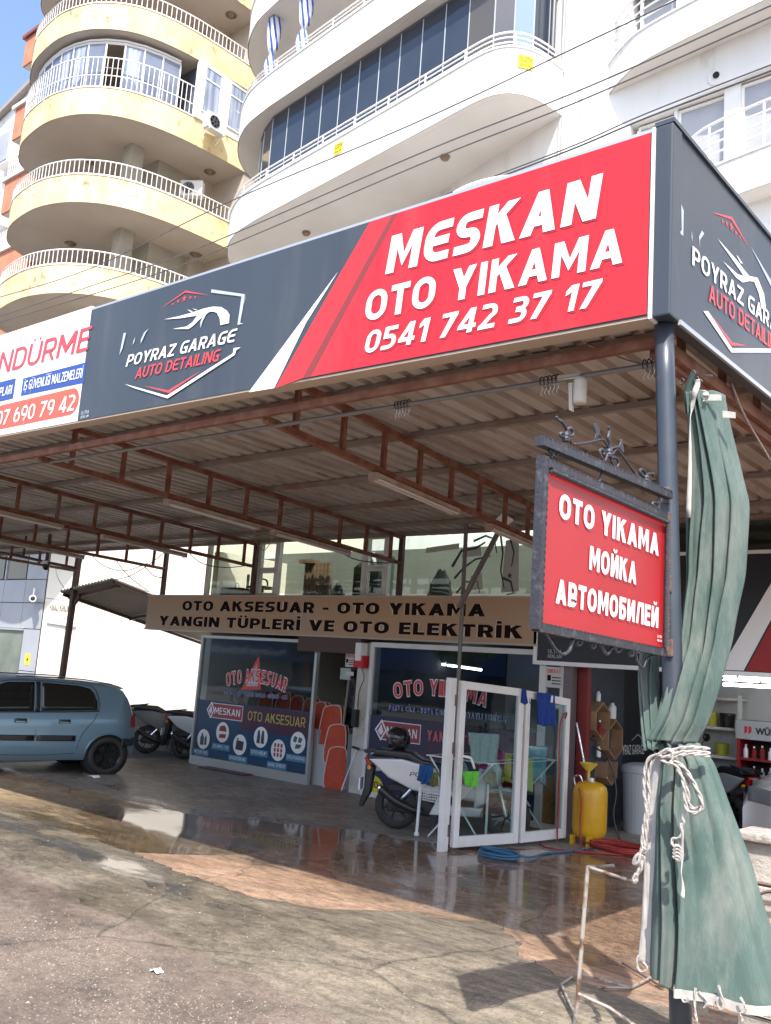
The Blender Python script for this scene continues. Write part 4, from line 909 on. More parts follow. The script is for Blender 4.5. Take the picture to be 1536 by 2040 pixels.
# notices by the pillar and right jamb
WPAP = mat('white_notice', (.62, .60, .58), .7)
def notice(x, z, w_, h_, y, parent, title='DİKKAT', rows=3):
    flatY('notice_sheet', [(x, z), (x+w_, z), (x+w_, z+h_), (x, z+h_)], y, WPAP, parent)
    text('lettering', title, (x+w_*.1, y, z+h_*.70), (x+w_*.9, y, z+h_*.70), h_*.2, REDT if title == 'DİKKAT' else DBT, parent, bold=.04)
    flatY('notice_mark', [(x+w_*.08, z+h_*.32), (x+w_*.3, z+h_*.32), (x+w_*.3, z+h_*.6), (x+w_*.08, z+h_*.6)], y-.002, DBT, parent)
    for k in range(rows): flatY('notice_line', [(x+w_*.36, z+h_*(.16+.15*k)), (x+w_*.9, z+h_*(.16+.15*k)), (x+w_*.9, z+h_*(.21+.15*k)), (x+w_*.36, z+h_*(.21+.15*k))], y-.002, DBT, parent)
notice(-9.72, 1.60, .2, .2, 10.72, sh); notice(-6.19, 1.52, .24, .26, Yf-.045, rf)
flatY('notice_sheet', [(-9.70, 1.47), (-9.53, 1.47), (-9.53, 1.53), (-9.70, 1.53)], 10.72, WPAP, sh)
flatY('notice_sheet', [(-6.17, 1.33), (-5.96, 1.33), (-5.96, 1.38), (-6.17, 1.38)], Yf-.045, WPAP, rf); flatY('notice_sheet', [(-6.14, 1.26), (-5.96, 1.26), (-5.96, 1.31), (-6.14, 1.31)], Yf-.045, WPAP, rf)
# red alarm siren box on the pillar
al = thing('alarm_box', 'red and white alarm box fixed at the top of the white pillar', 'alarm box', (-9.36, 10.66, 1.62))
MB().box(-9.45, 10.60, 1.60, -9.27, 10.75, 1.78).build('alarm_base', REDV, al, bevel=.012); MB().box(-9.42, 10.585, 1.70, -9.30, 10.745, 1.97).build('alarm_lamp', WV, al, bevel=.012)
cb = MB().tube(catmull([(-9.36, 10.70, 1.6), (-9.3, 10.70, 1.45), (-9.38, 10.72, 1.30), (-9.42, 10.74, 1.2), (-9.42, 10.74, .9)], 5), .006, 5).build('cable', BLK, label='black cable looping down the white pillar from the alarm box', cat='cable')
MB().box(-9.46, 10.66, .72, -9.38, 10.75, .98).build('card_reader', BLK, label='black handset box fixed halfway up the white pillar', cat='handset', bevel=.012)
brm = thing('squeegee', 'thin squeegee pole leaning on the lower part of the white pillar', 'squeegee', (-9.3, 10.6, FL))
MB().tube([(-9.46, 10.55, -.2), (-9.36, 10.72, .42)], .009, 6).build('pole', WR, brm); MB().bar((-9.43, 10.70, .43), (-9.30, 10.70, .41), .03).build('head', BLK, brm)
MB().box(-12.6, 10.42, FL+.004, -11.5, 10.66, FL+.02).build('door_mat', DBROWN, label='dark narrow mat on the floor under the left shop window', cat='mat')

# upper glazed band
mz = Yf+.06
Z0, Z1 = 2.70, 3.62
MB().box(-13.3, mz+.4+1.4, 2.2, -5.9, mz+1.9, 3.7).build('mezzanine_wall', BEI, sh)
MB().box(-13.3, mz+.02, 2.62, -1.6, mz+1.8, 2.68).build('mezzanine_floor', BEI, sh)
MB().box(-14.0, mz-.02, 3.63, 1.0, mz+.08, 3.72).build('roof_edge', WP, sh); MB().box(-14.0, mz+1.9, 3.63, 1.0, 14.2, 3.72).build('roof_slab', WP, sh)  # roof left open over the upper room so the sun brightens it
for x0, x1 in ((-13.28, -11.98), (-11.45, -9.55), (-9.05, -6.25), (-5.85, -3.4), (-3.3, -1.6)):
    MB().box(x0, mz-.006, Z0+.03, x1, mz+.006, Z1-.03).build('window_pane', MG, sh)
for x in (-13.3, -11.97, -11.47, -9.53, -9.07, -6.22, -5.88, -3.35, -1.6): MB().box(x-.035, mz-.04, Z0, x+.035, mz+.04, Z1).build('window_mullion', FR, sh)
for x0, x1 in ((-11.93, -11.50), (-9.49, -9.10), (-6.18, -5.92)):
    fo = frame_xz('casement', x0, x1, Z0, Z0+.42, mz, FR, sh, .04); MB().box(x0+.04, mz-.005, Z0+.04, x1-.04, mz+.005, Z0+.38).build('window_pane', MG, fo)
    fo = frame_xz('casement', x0, x1, Z0+.43, Z1, mz, FR, sh, .04); MB().box(x0+.04, mz-.005, Z0+.47, x1-.04, mz+.005, Z1-.04).build('window_pane', MG, fo)
for x0, x1 in ((-13.3, -1.6),):
    MB().box(x0, mz-.05, Z1-.0, x1, mz+.04, Z1+.06).build('window_head', FR, sh); MB().box(x0, mz-.05, Z0-.08, x1, mz+.04, Z0).build('window_sill', FR, sh)
MB().box(-5.8, mz+.45, 2.69, 1.0, mz+.55, 3.62).build('mezzanine_inner_wall', mat('dull_grey_room', (.13, .13, .125), .9), sh); MB().box(-5.8, mz+.09, 3.63, 1.0, mz+1.9, 3.72).build('roof_slab', WP, sh)
# things standing in the upper room
WOOD = mat('brown_wood', (.16, .09, .05), .6, c2=(.11, .06, .035), ns=4, stretch=(1, 1, .2))
b_ = thing('storage_box', 'dark brown box with a wire handle in the upper window above the tan sign', 'box', (-12.9, 11, 2.68)); MB().box(-13.15, 11.0, 2.70, -12.62, 11.3, 2.86).build('box_body', DBROWN, b_, bevel=.01); MB().tube(catmull([(-12.82, 11.05, 2.86), (-12.8, 11.05, 2.93), (-12.74, 11.05, 2.93), (-12.72, 11.05, 2.86)], 4), .006, 5).build('handle', IRON, b_)
ch = thing('wooden_chair', 'worn wooden chair standing in the upper window left of the short roof post', 'chair', (-12.3, 11.2, 2.68))
for x in (-12.55, -12.15): MB().bar((x, 11.1, 2.69), (x, 11.1, 3.1 if x < -12.3 else 2.9), .035).build('leg', WOOD, ch)
MB().box(-12.57, 11.1, 2.86, -12.13, 11.45, 2.90).build('seat', WOOD, ch); MB().tube(catmull([(-12.5, 11.12, 2.9), (-12.35, 11.12, 3.02), (-12.1, 11.12, 3.0), (-12.05, 11.12, 2.9)], 5), .016, 6).build('backrest', WOOD, ch)
cbn = thing('corrugated_partition', 'brown slatted partition with a dark top rail seen through the upper glazing', 'partition', (-11.1, 11.5, 2.68))
MB().box(-11.35, 11.30, 2.68, -10.75, 11.38, 3.32).build('board', mat('tan_board', (.16, .125, .095), .7), cbn)
for k in range(7): MB().box(-11.33+.085*k, 11.285, 2.70, -11.29+.085*k, 11.30, 3.3).build('slat', WOOD, cbn)
MB().box(-11.4, 11.2, 3.3, -11.1, 11.38, 3.36).build('top_rail', WOOD, cbn)
lb = thing('draped_cabinet', 'tall dark green shape with a pointed top behind the upper glazing', 'cabinet', (-9.9, 11.2, 2.68))
MB().extr([(-10.12, 11.2, 2.68), (-9.6, 11.2, 2.68), (-9.6, 11.2, 3.42), (-9.75, 11.2, 3.42), (-10.12, 11.2, 3.2)], (0, .4, 0)).build('cabinet_body', mat('dark_green_cloth', (.04, .055, .045), .8), lb); MB().extr([(-9.78, 11.19, 3.43), (-9.66, 11.19, 3.2), (-9.63, 11.19, 3.24), (-9.70, 11.19, 3.44)], (0, .005, 0)).build('white_strip', WV, lb)
def blob(name, cx, cy, z0, w_, h_, m, lab, cat, seed):
    rn = random.Random(seed); mb = MB(); rows = []
    for i in range(12):
        t = i/11; r_ = w_/2*(1-.75*t**1.6)*(1+rn.uniform(-.1, .1))
        rows.append([(cx+math.cos(a)*r_*(1+.12*math.sin(5*a+seed)), cy+math.sin(a)*r_*.5, z0+h_*t+(.02*math.sin(a*3))) for a in [k*.3142 for k in range(20)]])
    mb.grid(rows, closed=True); return mb.build(name, m, smooth=True, label=lab, cat=cat)
blob('plastic_bag', -10.45, 11.2, 2.69, .34, .24, BLK, 'crumpled black bag on the upper floor beside the dark green shape', 'bag', 3)
blob('covered_bundle', -8.35, 11.2, 2.69, .46, .44, mat('olive_cover', (.10, .105, .08), .85), 'olive covered bundle with a knotted top in the upper window', 'bundle', 4)
# old vinyl prints left on the glass, peeling
pr = thing('window_decal', 'peeling grey and white cut-out stickers stuck on the upper glass above the word YIKAMA', 'sticker', (-7.2, mz-.02, 2.7))
DK = mat('dark_print', (.05, .055, .07), .5); LG = mat('pale_print', (.50, .52, .50), .6)
yy = mz-.012
flatY('decal_panel', [(-8.35, 3.33), (-7.75, 3.38), (-7.75, 3.46), (-8.35, 3.41)], yy, LG, pr)
for pts_, wd in (([(-7.85, 3.12), (-7.7, 3.35), (-7.45, 3.38), (-7.3, 3.46)], .05), ([(-7.8, 2.95), (-7.65, 3.1), (-7.45, 3.22), (-7.2, 3.26)], .04), ([(-7.75, 2.74), (-7.6, 2.9), (-7.4, 2.9), (-7.35, 2.74)], .03), ([(-7.5, 3.48), (-7.3, 3.55), (-7.15, 3.5), (-7.1, 3.3)], .035), ([(-7.05, 3.55), (-7.0, 3.3), (-7.02, 3.05), (-6.95, 2.8)], .035), ([(-6.9, 3.52), (-6.82, 3.3), (-6.85, 3.1)], .03), ([(-6.98, 2.95), (-6.85, 2.9), (-6.8, 2.74), (-6.9, 2.72)], .04)):
    flatY('decal_line', ribbon(pts_, wd, wd*.5), yy-.002, DK, pr)
for a_, b__, c_, d_ in ((-7.7, 3.25, -7.35, 3.42), (-7.55, 2.78, -7.3, 3.02), (-7.0, 2.75, -6.72, 3.5)):
    flatY('decal_patch', [(a_, b__), (c_, b__+.02), (c_-.03, d_), (a_+.04, d_-.03)], yy, LG, pr)
star = [(-6.87+(.05 if k % 2 == 0 else .02)*math.sin(k*math.pi/5), 2.98+(.05 if k % 2 == 0 else .02)*math.cos(k*math.pi/5)) for k in range(10)]
flatY('decal_star', star, yy-.004, DK, pr)

# tan fascia sign
ts = thing('tan_shop_sign', 'long faded tan sign reading OTO AKSESUAR - OTO YIKAMA over the shop windows', 'sign', (-10.5, 10.6, 2.03))
MB().box(-14.72, 10.58, 2.04, -6.28, 10.72, 2.67).build('sign_box', TAN, ts, bevel=.008)
fr_ = MB(); fr_.box(-14.74, 10.565, 2.03, -6.27, 10.725, 2.055); fr_.box(-14.74, 10.565, 2.655, -6.27, 10.725, 2.68); fr_.build('sign_trim', mat('pale_trim', (.50, .42, .35), .5), ts)
for (s, a_, b__, z, h_) in (('OTO AKSESUAR - OTO YIKAMA', -13.66, -7.10, 2.40, .17), ('YANGIN TÜPLERİ VE OTO ELEKTRİK', -14.30, -6.50, 2.12, .17)):
    text('lettering', s, (a_, 10.58, z), (b__, 10.58, z), h_, DBT, ts, bold=.085, outline=CREAM, ol=.035)
# sun faded strip light under it
# second dark sign over the bay
ds = thing('bay_sign', 'dark banner with white and red stripes over the right hand wash bay', 'sign', (-4.2, 10.6, 1.8))
MB().box(-6.30, 10.60, 1.84, 1.0, 10.72, 3.18).build('sign_box', NAVYD, ds)
fr_ = MB(); fr_.box(-6.33, 10.58, 1.80, 1.0, 10.73, 1.85); fr_.box(-6.33, 10.58, 1.85, -6.28, 10.73, 3.2); fr_.box(-6.28, 10.58, 3.17, 1.0, 10.73, 3.21); fr_.build('sign_trim', WV, ds)
q = [(-3.828,1.868),(-3.538,2.397),(-3.353,2.848),(-3.237,2.847),(-3.47,2.398),(-3.746,1.863)]
flatY('white_stripe', [(-3.90, 1.86), (-3.64, 1.86), (-2.97, 3.16), (-3.16, 3.16)], 10.595, WV, ds)
flatY('red_stripe', [(-3.62, 1.86), (-3.28, 1.86), (-2.62, 3.16), (-2.95, 3.16)], 10.596, DRED, ds)
flatY('red_field', [(-3.24, 1.86), (1.0, 1.86), (1.0, 3.16), (-2.58, 3.16)], 10.597, DRED, ds)
text('lettering', 'ULTRA', (-6.12, 10.6, 1.95), (-5.92, 10.6, 1.95), .05, SILV, ds); text('lettering', 'REKLAM', (-6.12, 10.6, 1.89), (-5.92, 10.6, 1.89), .045, SILV, ds)
q = [(-5.073,2.082),(-4.812,2.027),(-4.812,1.99),(-4.971,2.021),(-5.073,2.063)]
flatY('logo_print', q, 10.596, SILV, ds); 

# wash bay interior
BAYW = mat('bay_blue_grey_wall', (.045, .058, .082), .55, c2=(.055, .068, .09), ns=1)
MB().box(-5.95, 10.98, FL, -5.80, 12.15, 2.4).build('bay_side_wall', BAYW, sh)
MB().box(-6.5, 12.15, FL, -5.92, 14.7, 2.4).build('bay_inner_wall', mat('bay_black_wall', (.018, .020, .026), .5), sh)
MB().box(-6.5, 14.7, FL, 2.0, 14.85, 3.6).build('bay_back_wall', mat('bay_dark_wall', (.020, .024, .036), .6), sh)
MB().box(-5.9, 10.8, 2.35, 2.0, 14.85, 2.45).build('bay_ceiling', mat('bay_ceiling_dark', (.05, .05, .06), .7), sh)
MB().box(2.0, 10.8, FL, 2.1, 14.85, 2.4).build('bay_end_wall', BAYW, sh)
MB().box(-5.94, 10.70, FL, -5.83, 10.86, 1.82).build('steel_column', mat('grey_purple_steel', (.17, .14, .15), .45, .3), sh)
MB().box(-5.825, 10.875, FL, -5.69, 10.975, 1.84).build('red_column', mat('dark_red_paint', (.20, .022, .018), .5), sh)
q = [(12.424,0.66),(13.092,0.655),(12.419,0.74),(13.088,0.75)]
PV = [(-5.915, q[0][0], q[0][1]), (-5.915, q[1][0], q[1][1])]
text('lettering', 'OYRAZ GARAGE', (-5.915, q[0][0]-.12, q[0][1]-.0), PV[1], .13, WV, sh, out=(1, 0, 0), bold=.02)
q = [(12.298,0.559),(12.676,0.377),(13.119,0.545),(13.106,0.798)]
flatX('wall_print', ribbon(q[:3], .02, .02), -5.905, SILV, sh)
q = [(12.65,0.848),(12.848,0.933),(12.981,0.877),(13.001,0.789)]
flatX('wall_print', ribbon(q, .01, .04), -5.905, SILV, sh)
TUBE = mat('lit_tube', (.8, .8, .8), .5, emit=(.85, .93, 1), es=7)
def tube_light(p, q_, lab, m=TUBE, group=None, r=.018):
    t = thing('ceiling_tube_light', lab, 'tube light', p, 0, group)
    MB().tube([p, q_], r, 8).build('tube', m, t); pv = Vector(p); qv = Vector(q_)
    MB().bar(pv+Vector((0, 0, .035)), qv+Vector((0, 0, .035)), .05, .02).build('fitting', WR, t)
q = [(-14.422,39.816),(-13.832,39.251),(-13.871,39.821),(-12.919,40.922),(-18.578,51.178),(-15.829,48.206),(-15.725,48.47),(-15.234,48.254),(-26.762,73.73),(-19.911,63.069)]
for k in range(0, 10, 2):
    y = 12.0+.55*(k//4); a_ = q[k]; b__ = q[k+1]
q = [(-4.522,12.4,1.81),(-4.36,12.4,1.813),(-4.319,12.4,1.812),(-3.915,12.4,1.81)]
q2 = [(-4.339,11.9,1.757),(-3.898,11.9,1.768),(-3.861,11.9,1.767),(-3.757,11.9,1.768)]
q3 = [(-4.157,11.4,1.704),(-3.599,11.4,1.721)]
for a_, b__, lab in ((q[0], q[1], 'short lit tube, back left under the wash bay ceiling'), (q[2], (-2.3, 12.4, q[3][2]), 'lit ceiling tube farthest back in the wash bay, right of a short one'), (q2[0], q2[1], 'lit ceiling tube in the middle row of the wash bay, left piece'), (q2[2], (-2.2, 11.9, q2[3][2]), 'lit ceiling tube in the middle row of the wash bay, right piece'), (q3[0], (-2.2, 11.4, q3[1][2]), 'lit ceiling tube nearest the opening of the wash bay')):
    tube_light(a_, b__, lab, group='lit tubes in the wash bay')
q = [(-9.869,12.6,1.79),(-9.189,12.6,1.744),(-9.141,12.6,1.739),(-8.476,12.6,1.698)]  # glowing tubes added indoors to imitate lamp reflections in the glass
tube_light(q[0], q[1], 'lit tube seen through the right shop window, left one of a pair', group='lit tubes in the right shop')
tube_light(q[2], q[3], 'lit tube seen through the right shop window, right one of a pair', group='lit tubes in the right shop')

# ================================================================== canopy
cn = thing('canopy', 'rusty steel truss canopy with a corrugated sheet roof over the forecourt', 'canopy', (-8, 7.5, FL))
def zr(y): return 3.80-.026*(y-4.3)
mb = MB(); rows = [[], []]; x = -21.0; per = .2
while x < -1.95:
    for dx, dz in ((0, 0), (.115, 0), (.125, .05), (.185, .05), (.195, 0)):
        for r_, y in ((0, 4.3), (1, 10.95)): rows[r_].append((x+dx, y, zr(y)+dz+.005*math.sin(x*1.7)))
    x += per
# one roof sheet per metre of width
nper = 5*5
for s in range(0, len(rows[0]), nper):
    e = min(s+nper+1, len(rows[0])); 
    if e-s < 3: break
    MB().grid([rows[0][s:e], rows[1][s:e]]).build('roof_sheet', SHEET, cn)
for i, y in enumerate((4.55, 5.2, 6.4, 7.6, 8.8, 10.0, 10.65)):
    MB().bar((-21, y, zr(y)-.035), (-1.98, y, zr(y)-.035), .06, .05, mi=0).build('purlin', mat('purlin_grey', (.27, .23, .20), .6, .2, c2=(.24, .12, .08), ns=1.5, lo=.5, hi=.7) if 'purlin_grey' not in bpy.data.materials else bpy.data.materials['purlin_grey'], cn)
for k, (x0, x1) in enumerate(((-1.98, -1.98), (-4.95, -5.78), (-8.05, -8.67), (-11.2, -11.87), (-14.0, -14.35), (-17.0, -17.3))):
    X = lambda y: x0+(x1-x0)*(y-4.4)/6.2
    T = lambda y: zr(y)-.085
    Bm = lambda y: 3.33-.026*(y-4.4)
    MB().bar((X(4.4), 4.4, T(4.4)), (X(10.6), 10.6, T(10.6)), .05, .05).build('top_chord', RUST, cn)
    MB().bar((X(4.4), 4.4, Bm(4.4)), (X(10.6), 10.6, Bm(10.6)), .05, .05).build('bottom_chord', RUST, cn)
    y = 4.75
    while y < 10.5:
        MB().bar((X(y), y, Bm(y)+.026), (X(y), y, T(y)-.026), .04).build('strut', RUST, cn); y += .62
    if k in (2, 3, 4): MB().bar((x1, 10.62, 2.68), (x1, 10.62, zr(10.6)-.06), .07).build('short_post', DBROWN, cn)
MB().bar((-21, 4.36, 3.355), (-1.9, 4.36, 3.365), .04, .055).build('front_beam', RUST, cn)
MB().bar((-21, 4.32, 3.60), (-1.9, 4.32, 3.60), .04, .06).build('front_rail', RUST, cn)
MB().bar((-1.94, 4.4, 3.36), (-1.94, 10.7, 3.34), .05, .07).build('side_beam', RUST, cn)
MB().tube([(-21, 4.50, 3.34), (-1.95, 4.50, 3.30)], .016, 8).build('curtain_pipe', mat('pipe_grey', (.22, .20, .19), .5, .3), cn)
# left tall post
MB().bar((-17.42, 10.62, FL), (-17.32, 10.62, 3.45), .10).build('tall_post', DBROWN, cn)
# thin pole with lean behind the glass doors
q = [(-7.191,10.15,3.705),(-7.18,10.15,1.365)]
po = thing('steel_pole', 'thin grey steel pole with a slanting brace standing behind the glass doors', 'pole', (q[1][0], 10.15, FL))
pgy = mat('pole_grey', (.19, .17, .165), .5, .3)
MB().tube([(q[1][0]-.01, 10.15, FL), q[1], q[0], (q[0][0], 10.15, 3.62)], .028, 10).build('upright', pgy, po)
q2 = [(-6.568,10.1,3.597),(-7.196,10.1,2.478)]
MB().bar(q2[0], q2[1], .05).build('brace', pgy, po)
fl = thing('floodlight', 'small white floodlight clipped under the canopy truss end', 'floodlight', (q2[0][0], 10.0, q2[0][2]))
q = [(-6.593,9.9,3.567),(-6.47,9.9,3.674),(-6.319,9.9,3.604),(-6.432,9.9,3.53)]
MB().extr(q, (0, .06, -.02)).build('lamp_face', WV, fl); MB().bar(Vector(q[0]), q2[0], .02).build('bracket', pgy, fl)
# dead tube fittings under the trusses
FT = mat('fluorescent_cover', (.42, .34, .28), .5, c2=(.34, .22, .16), ns=6)
def fitting(p, q_, lab):
    t = thing('fluorescent_fitting', lab, 'fluorescent light', p, 0, 'unlit tube fittings under the canopy trusses'); P = Vector(p); Q = Vector(q_)
    MB().bar(P, Q, .10, .035).build('fitting_tray', FT, t)
    s = (Q-P).cross(Vector((0, 0, 1))).normalized()*.03
    for k in (-1, 1): MB().tube([P+s*k+Vector((0, 0, -.03)), Q+s*k+Vector((0, 0, -.03))], .012, 8).build('tube', mat('unlit_tube', (.62, .60, .58), .3) if 'unlit_tube' not in bpy.data.materials else bpy.data.materials['unlit_tube'], t)
    for e in (P, Q): MB().bar(e+Vector((0, 0, -.05)), e+Vector((0, 0, .02)), .09, .03).build('end_cap', FT, t)
L_ = lambda x0, x1, y: (x0+(x1-x0)*(y-4.4)/6.2, y, 3.27-.026*(y-4.4))
for (a_, y0, y1, lab) in (((-4.95, -5.78), 5.85, 7.35, 'unlit double tube fitting under the nearest truss, in front of the sheet roof'), ((-4.95, -5.78), 8.1, 9.6, 'unlit double tube fitting under the nearest truss, far half near the floodlight'), ((-8.05, -8.67), 6.0, 7.45, 'unlit tube fitting under the second truss from the right, nearer half'), ((-8.05, -8.67), 7.75, 9.3, 'unlit tube fitting under the second truss from the right, farther half'), ((-11.2, -11.87), 5.3, 6.7, 'unlit tube fitting under the third truss, at the left edge'), ((-11.2, -11.87), 7.4, 9.0, 'unlit tube fitting under the third truss, above the lean-to roof'), ((-14.0, -14.35), 6.8, 8.8, 'unlit tube fitting under the farthest truss at the left edge')):
    fitting(L_(*a_, y0), L_(*a_, y1), lab)
# cables
def cable(pts, lab, r=.008, m=BLK, name='cable', cat='cable', k=8, group=None):
    return MB().tube(catmull(pts, k), r, 5).build(name, m, label=lab, cat=cat, smooth=True, group=group)
q = [(-16.722,10.5,3.502),(-16.224,10.5,3.259),(-15.499,10.5,3.134),(-14.716,10.5,3.275)]
cable(q, 'black cable sagging under the far truss left of the lean-to roof')
q = [(-15.814,10.5,3.365),(-15.331,10.5,3.043),(-14.616,10.5,2.733)]
cable(q, 'black cable slanting down to the top of the lean-to roof')
q = [(-14.225,10.5,3.48),(-14.776,10.5,3.211),(-15.327,10.5,3.021),(-15.847,10.5,2.958)]
cable(q, 'thin cable crossing from the short roof post down to the lean-to roof')
q = [(-14.893,10.5,3.257),(-14.53,10.5,3.034),(-14.207,10.5,2.988)]
cable(q, 'short looping cable beside the left short roof post')
q = [(-13.322,10.3,3.427),(-12.906,10.3,3.213),(-12.283,10.3,3.122),(-11.621,10.3,3.149)]
cable(q, 'black cable drooping in front of the left upper window')
q = [(-10.112,9,3.541),(-10.109,9,3.338),(-9.915,9,3.165),(-9.764,9,3.292),(-9.763,9,3.465)]
cable(q, 'pale wire loop hanging between two tube fittings', .006, FT)
q = [(-9.696,10.2,3.393),(-9.244,10.2,3.189),(-8.69,10.2,3.115),(-8.35,10.2,3.128)]
cable(q, 'thin cable drooping in front of the middle upper windows')
q = [(-7.047,9.5,3.777),(-6.892,9.5,3.785),(-6.538,9.5,3.673),(-6.449,9.5,3.596),(-6.302,9.5,3.571),(-6.408,9.5,3.612)]
cable(q, 'tangled pale wire along the nearest truss beside the floodlight', .007, FT)
q = [(-21.399,12.5,3.582),(-21.237,12.5,3.302),(-20.855,12.5,3.009)]
cable(q, 'thin black wire hanging beside the tall brown post')
q = [(-24.33,14,2.926),(-23.639,14,2.884),(-22.387,14,2.787)]
cable(q, 'thin wire running along the cream wall from the corner camera')
q = [(-2.632,4.9,3.649),(-2.385,4.9,3.511),(-2.168,4.9,3.423),(-1.861,4.9,3.329)]
cable(q, 'pale cord strung under the canopy behind the blue grey corner post', .006, ROPE, 'cord', 'cord')
q = [(-1.9,5.302,3.41),(-1.9,5.523,3.272),(-1.9,6.021,3.091)]
cable(q, 'pale cord hanging under the side board on the right', .006, ROPE, 'cord', 'cord')
q = [(-17.889,9.2,3.373),(-16.958,9.2,3.267),(-16.079,9.2,3.142),(-15.096,9.2,3.017)]
bt = thing('camera_bar', 'dark horizontal bar carrying a dome camera at the left under the canopy', 'bar', q[0])
MB().tube(q, .028, 8).build('bar_tube', DBROWN, bt); a_ = Vector(q[2])
MB().bar(a_, a_+Vector((0, 0, .55)), .05).build('drop_post', DBROWN, bt)
b0 = Vector(q[1]); MB().bar(b0, b0+Vector((0, 0, .45)), .03).build('drop_post', DBROWN, bt)
dc = thing('dome_camera', 'small grey dome camera under the dark bar near the tall brown post', 'security camera', (a_.x, a_.y, a_.z-.12)); MB().lathe([(.07, 0), (.07, -.07), (.05, -.12), (.02, -.14)], (a_.x, a_.y, a_.z-.01), 16).build('dome', BLK, dc, smooth=True); MB().lathe([(.085, .03), (.085, -.03)], (a_.x, a_.y, a_.z-.01), 16).build('collar', WR, dc)
q = [(-17.618,9.2,3.614)]
camera_dome(q[0][0], q[0][1], q[0][2], R(40), 'white camera hanging from the canopy at the left edge', 'security cameras', 1.6)

# lean-to roof at left
lt = thing('lean_to_roof', 'small corrugated lean-to roof between the tall brown post and the tan sign', 'roof', (-16.5, 10.6, 2.4))
mb = MB(); r0 = []; r1 = []; n = 17
for i in range(n*4+1):
    t = i/(n*4); x = -17.75+t*1.85; z = 2.72+t*.25+(.06 if (i % 4) == 1 else 0); r0.append((x, 10.55, z)); r1.append((x, 14.6, z-.8))
mb.grid([r0, r1]).build('roof_sheet', mat('dull_grey_sheet', (.38, .34, .30), .6, .1), lt)
for y, dz in ((10.75, -.09), (12.3, -.40)): MB().bar((-17.7, y, 2.68+dz+.03), (-15.95, y, 2.93+dz+.03), .06).build('purlin', DBROWN, lt)
MB().bar((-17.7, 10.6, 2.68), (-17.66, 14.6, 1.86), .06).build('edge_beam', DBROWN, lt); MB().bar((-15.93, 10.6, 2.93), (-15.9, 14.6, 2.11), .06).build('edge_beam', DBROWN, lt)
MB().bar((-17.4, 10.62, 2.35), (-17.1, 10.62, 2.66), .05).build('knee_brace', DBROWN, lt)

# ================================================================== billboard
bb = thing('billboard', 'long red, slate and white car wash billboard along the canopy front', 'billboard', (-6, 4.2, 3.4))
def bz(x): return .0155*(-1.89-x)
def bpanel(name, x0, x1, z0, z1, m, y0=4.15, y1=4.26):
    v = [(x0, bz(x0)+z0), (x1, bz(x1)+z0), (x1, bz(x1)+z1), (x0, bz(x0)+z1)]
    return MB().extr([(a, y0, b) for a, b in v], (0, y1-y0, 0)).build(name, m, bb)
bpanel('billboard_panel', -7.055, -1.905, 3.43, 4.43, NAVY)
bpanel('billboard_panel', -12.6, -7.06, 3.43, 4.47, WV)
bpanel('frame_edge', -12.7, -1.90, 3.416, 3.43, mat('beige_frame_edge', (.52, .42, .33), .6), 4.156, 4.28); bpanel('frame_edge', -12.7, -1.90, 4.431, 4.45, ALU, 4.152, 4.28) 
MB().box(-1.903, 4.145, 3.41, -1.885, 4.27, 4.45).build('corner_trim', WV, bb)
Yb = 4.147
red = [(-4.62, 3.437+bz(-4.6)), (-1.91, 3.435), (-1.91, 4.425), (-3.87, 4.425+bz(-3.87))]
wh = [(-4.867,3.452),(-4.088,4.171),(-4.35,3.866),(-4.607,3.445)]
flatY('white_stripe', wh, Yb, WV, bb)
rs = [(-4.595,3.443),(-4.074,4.173)]
flatY('red_stripe', [rs[0], (-4.325, 3.475), (-3.64, 4.45), (-3.835, 4.457), (-4.07, 4.15), ], Yb-.0005, REDS, bb)
flatY('red_field', [(-4.26, 3.472), (-1.91, 3.437), (-1.91, 4.427), (-3.60, 4.452)], Yb-.001, REDV, bb)
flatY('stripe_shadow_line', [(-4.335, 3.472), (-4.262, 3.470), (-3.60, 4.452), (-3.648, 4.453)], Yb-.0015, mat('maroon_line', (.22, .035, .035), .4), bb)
T_ = lambda s, a, b, h, m, **k: text('lettering', s, (a[0], Yb, a[1]), (b[0], Yb, b[1]), h, m, bb, **k)
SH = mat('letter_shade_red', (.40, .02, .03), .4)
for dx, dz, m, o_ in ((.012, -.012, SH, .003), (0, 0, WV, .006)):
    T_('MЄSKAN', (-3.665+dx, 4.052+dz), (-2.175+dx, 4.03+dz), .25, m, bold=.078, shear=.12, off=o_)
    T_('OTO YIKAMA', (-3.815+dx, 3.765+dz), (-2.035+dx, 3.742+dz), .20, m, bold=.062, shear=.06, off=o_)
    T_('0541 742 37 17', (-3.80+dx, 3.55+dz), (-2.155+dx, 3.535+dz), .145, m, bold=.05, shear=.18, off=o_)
T_('POYRAZ GARAGЄ', (-6.42, 3.888), (-5.055, 3.862), .098, WV, bold=.042, shear=.2)
T_('AUTO DЄTAILING', (-6.27, 3.762), (-5.22, 3.742), .09, REDT, bold=.034, shear=.2)
def logo(parts, put):
    for pts, m in parts: put(pts, m)
s5 = 5.12
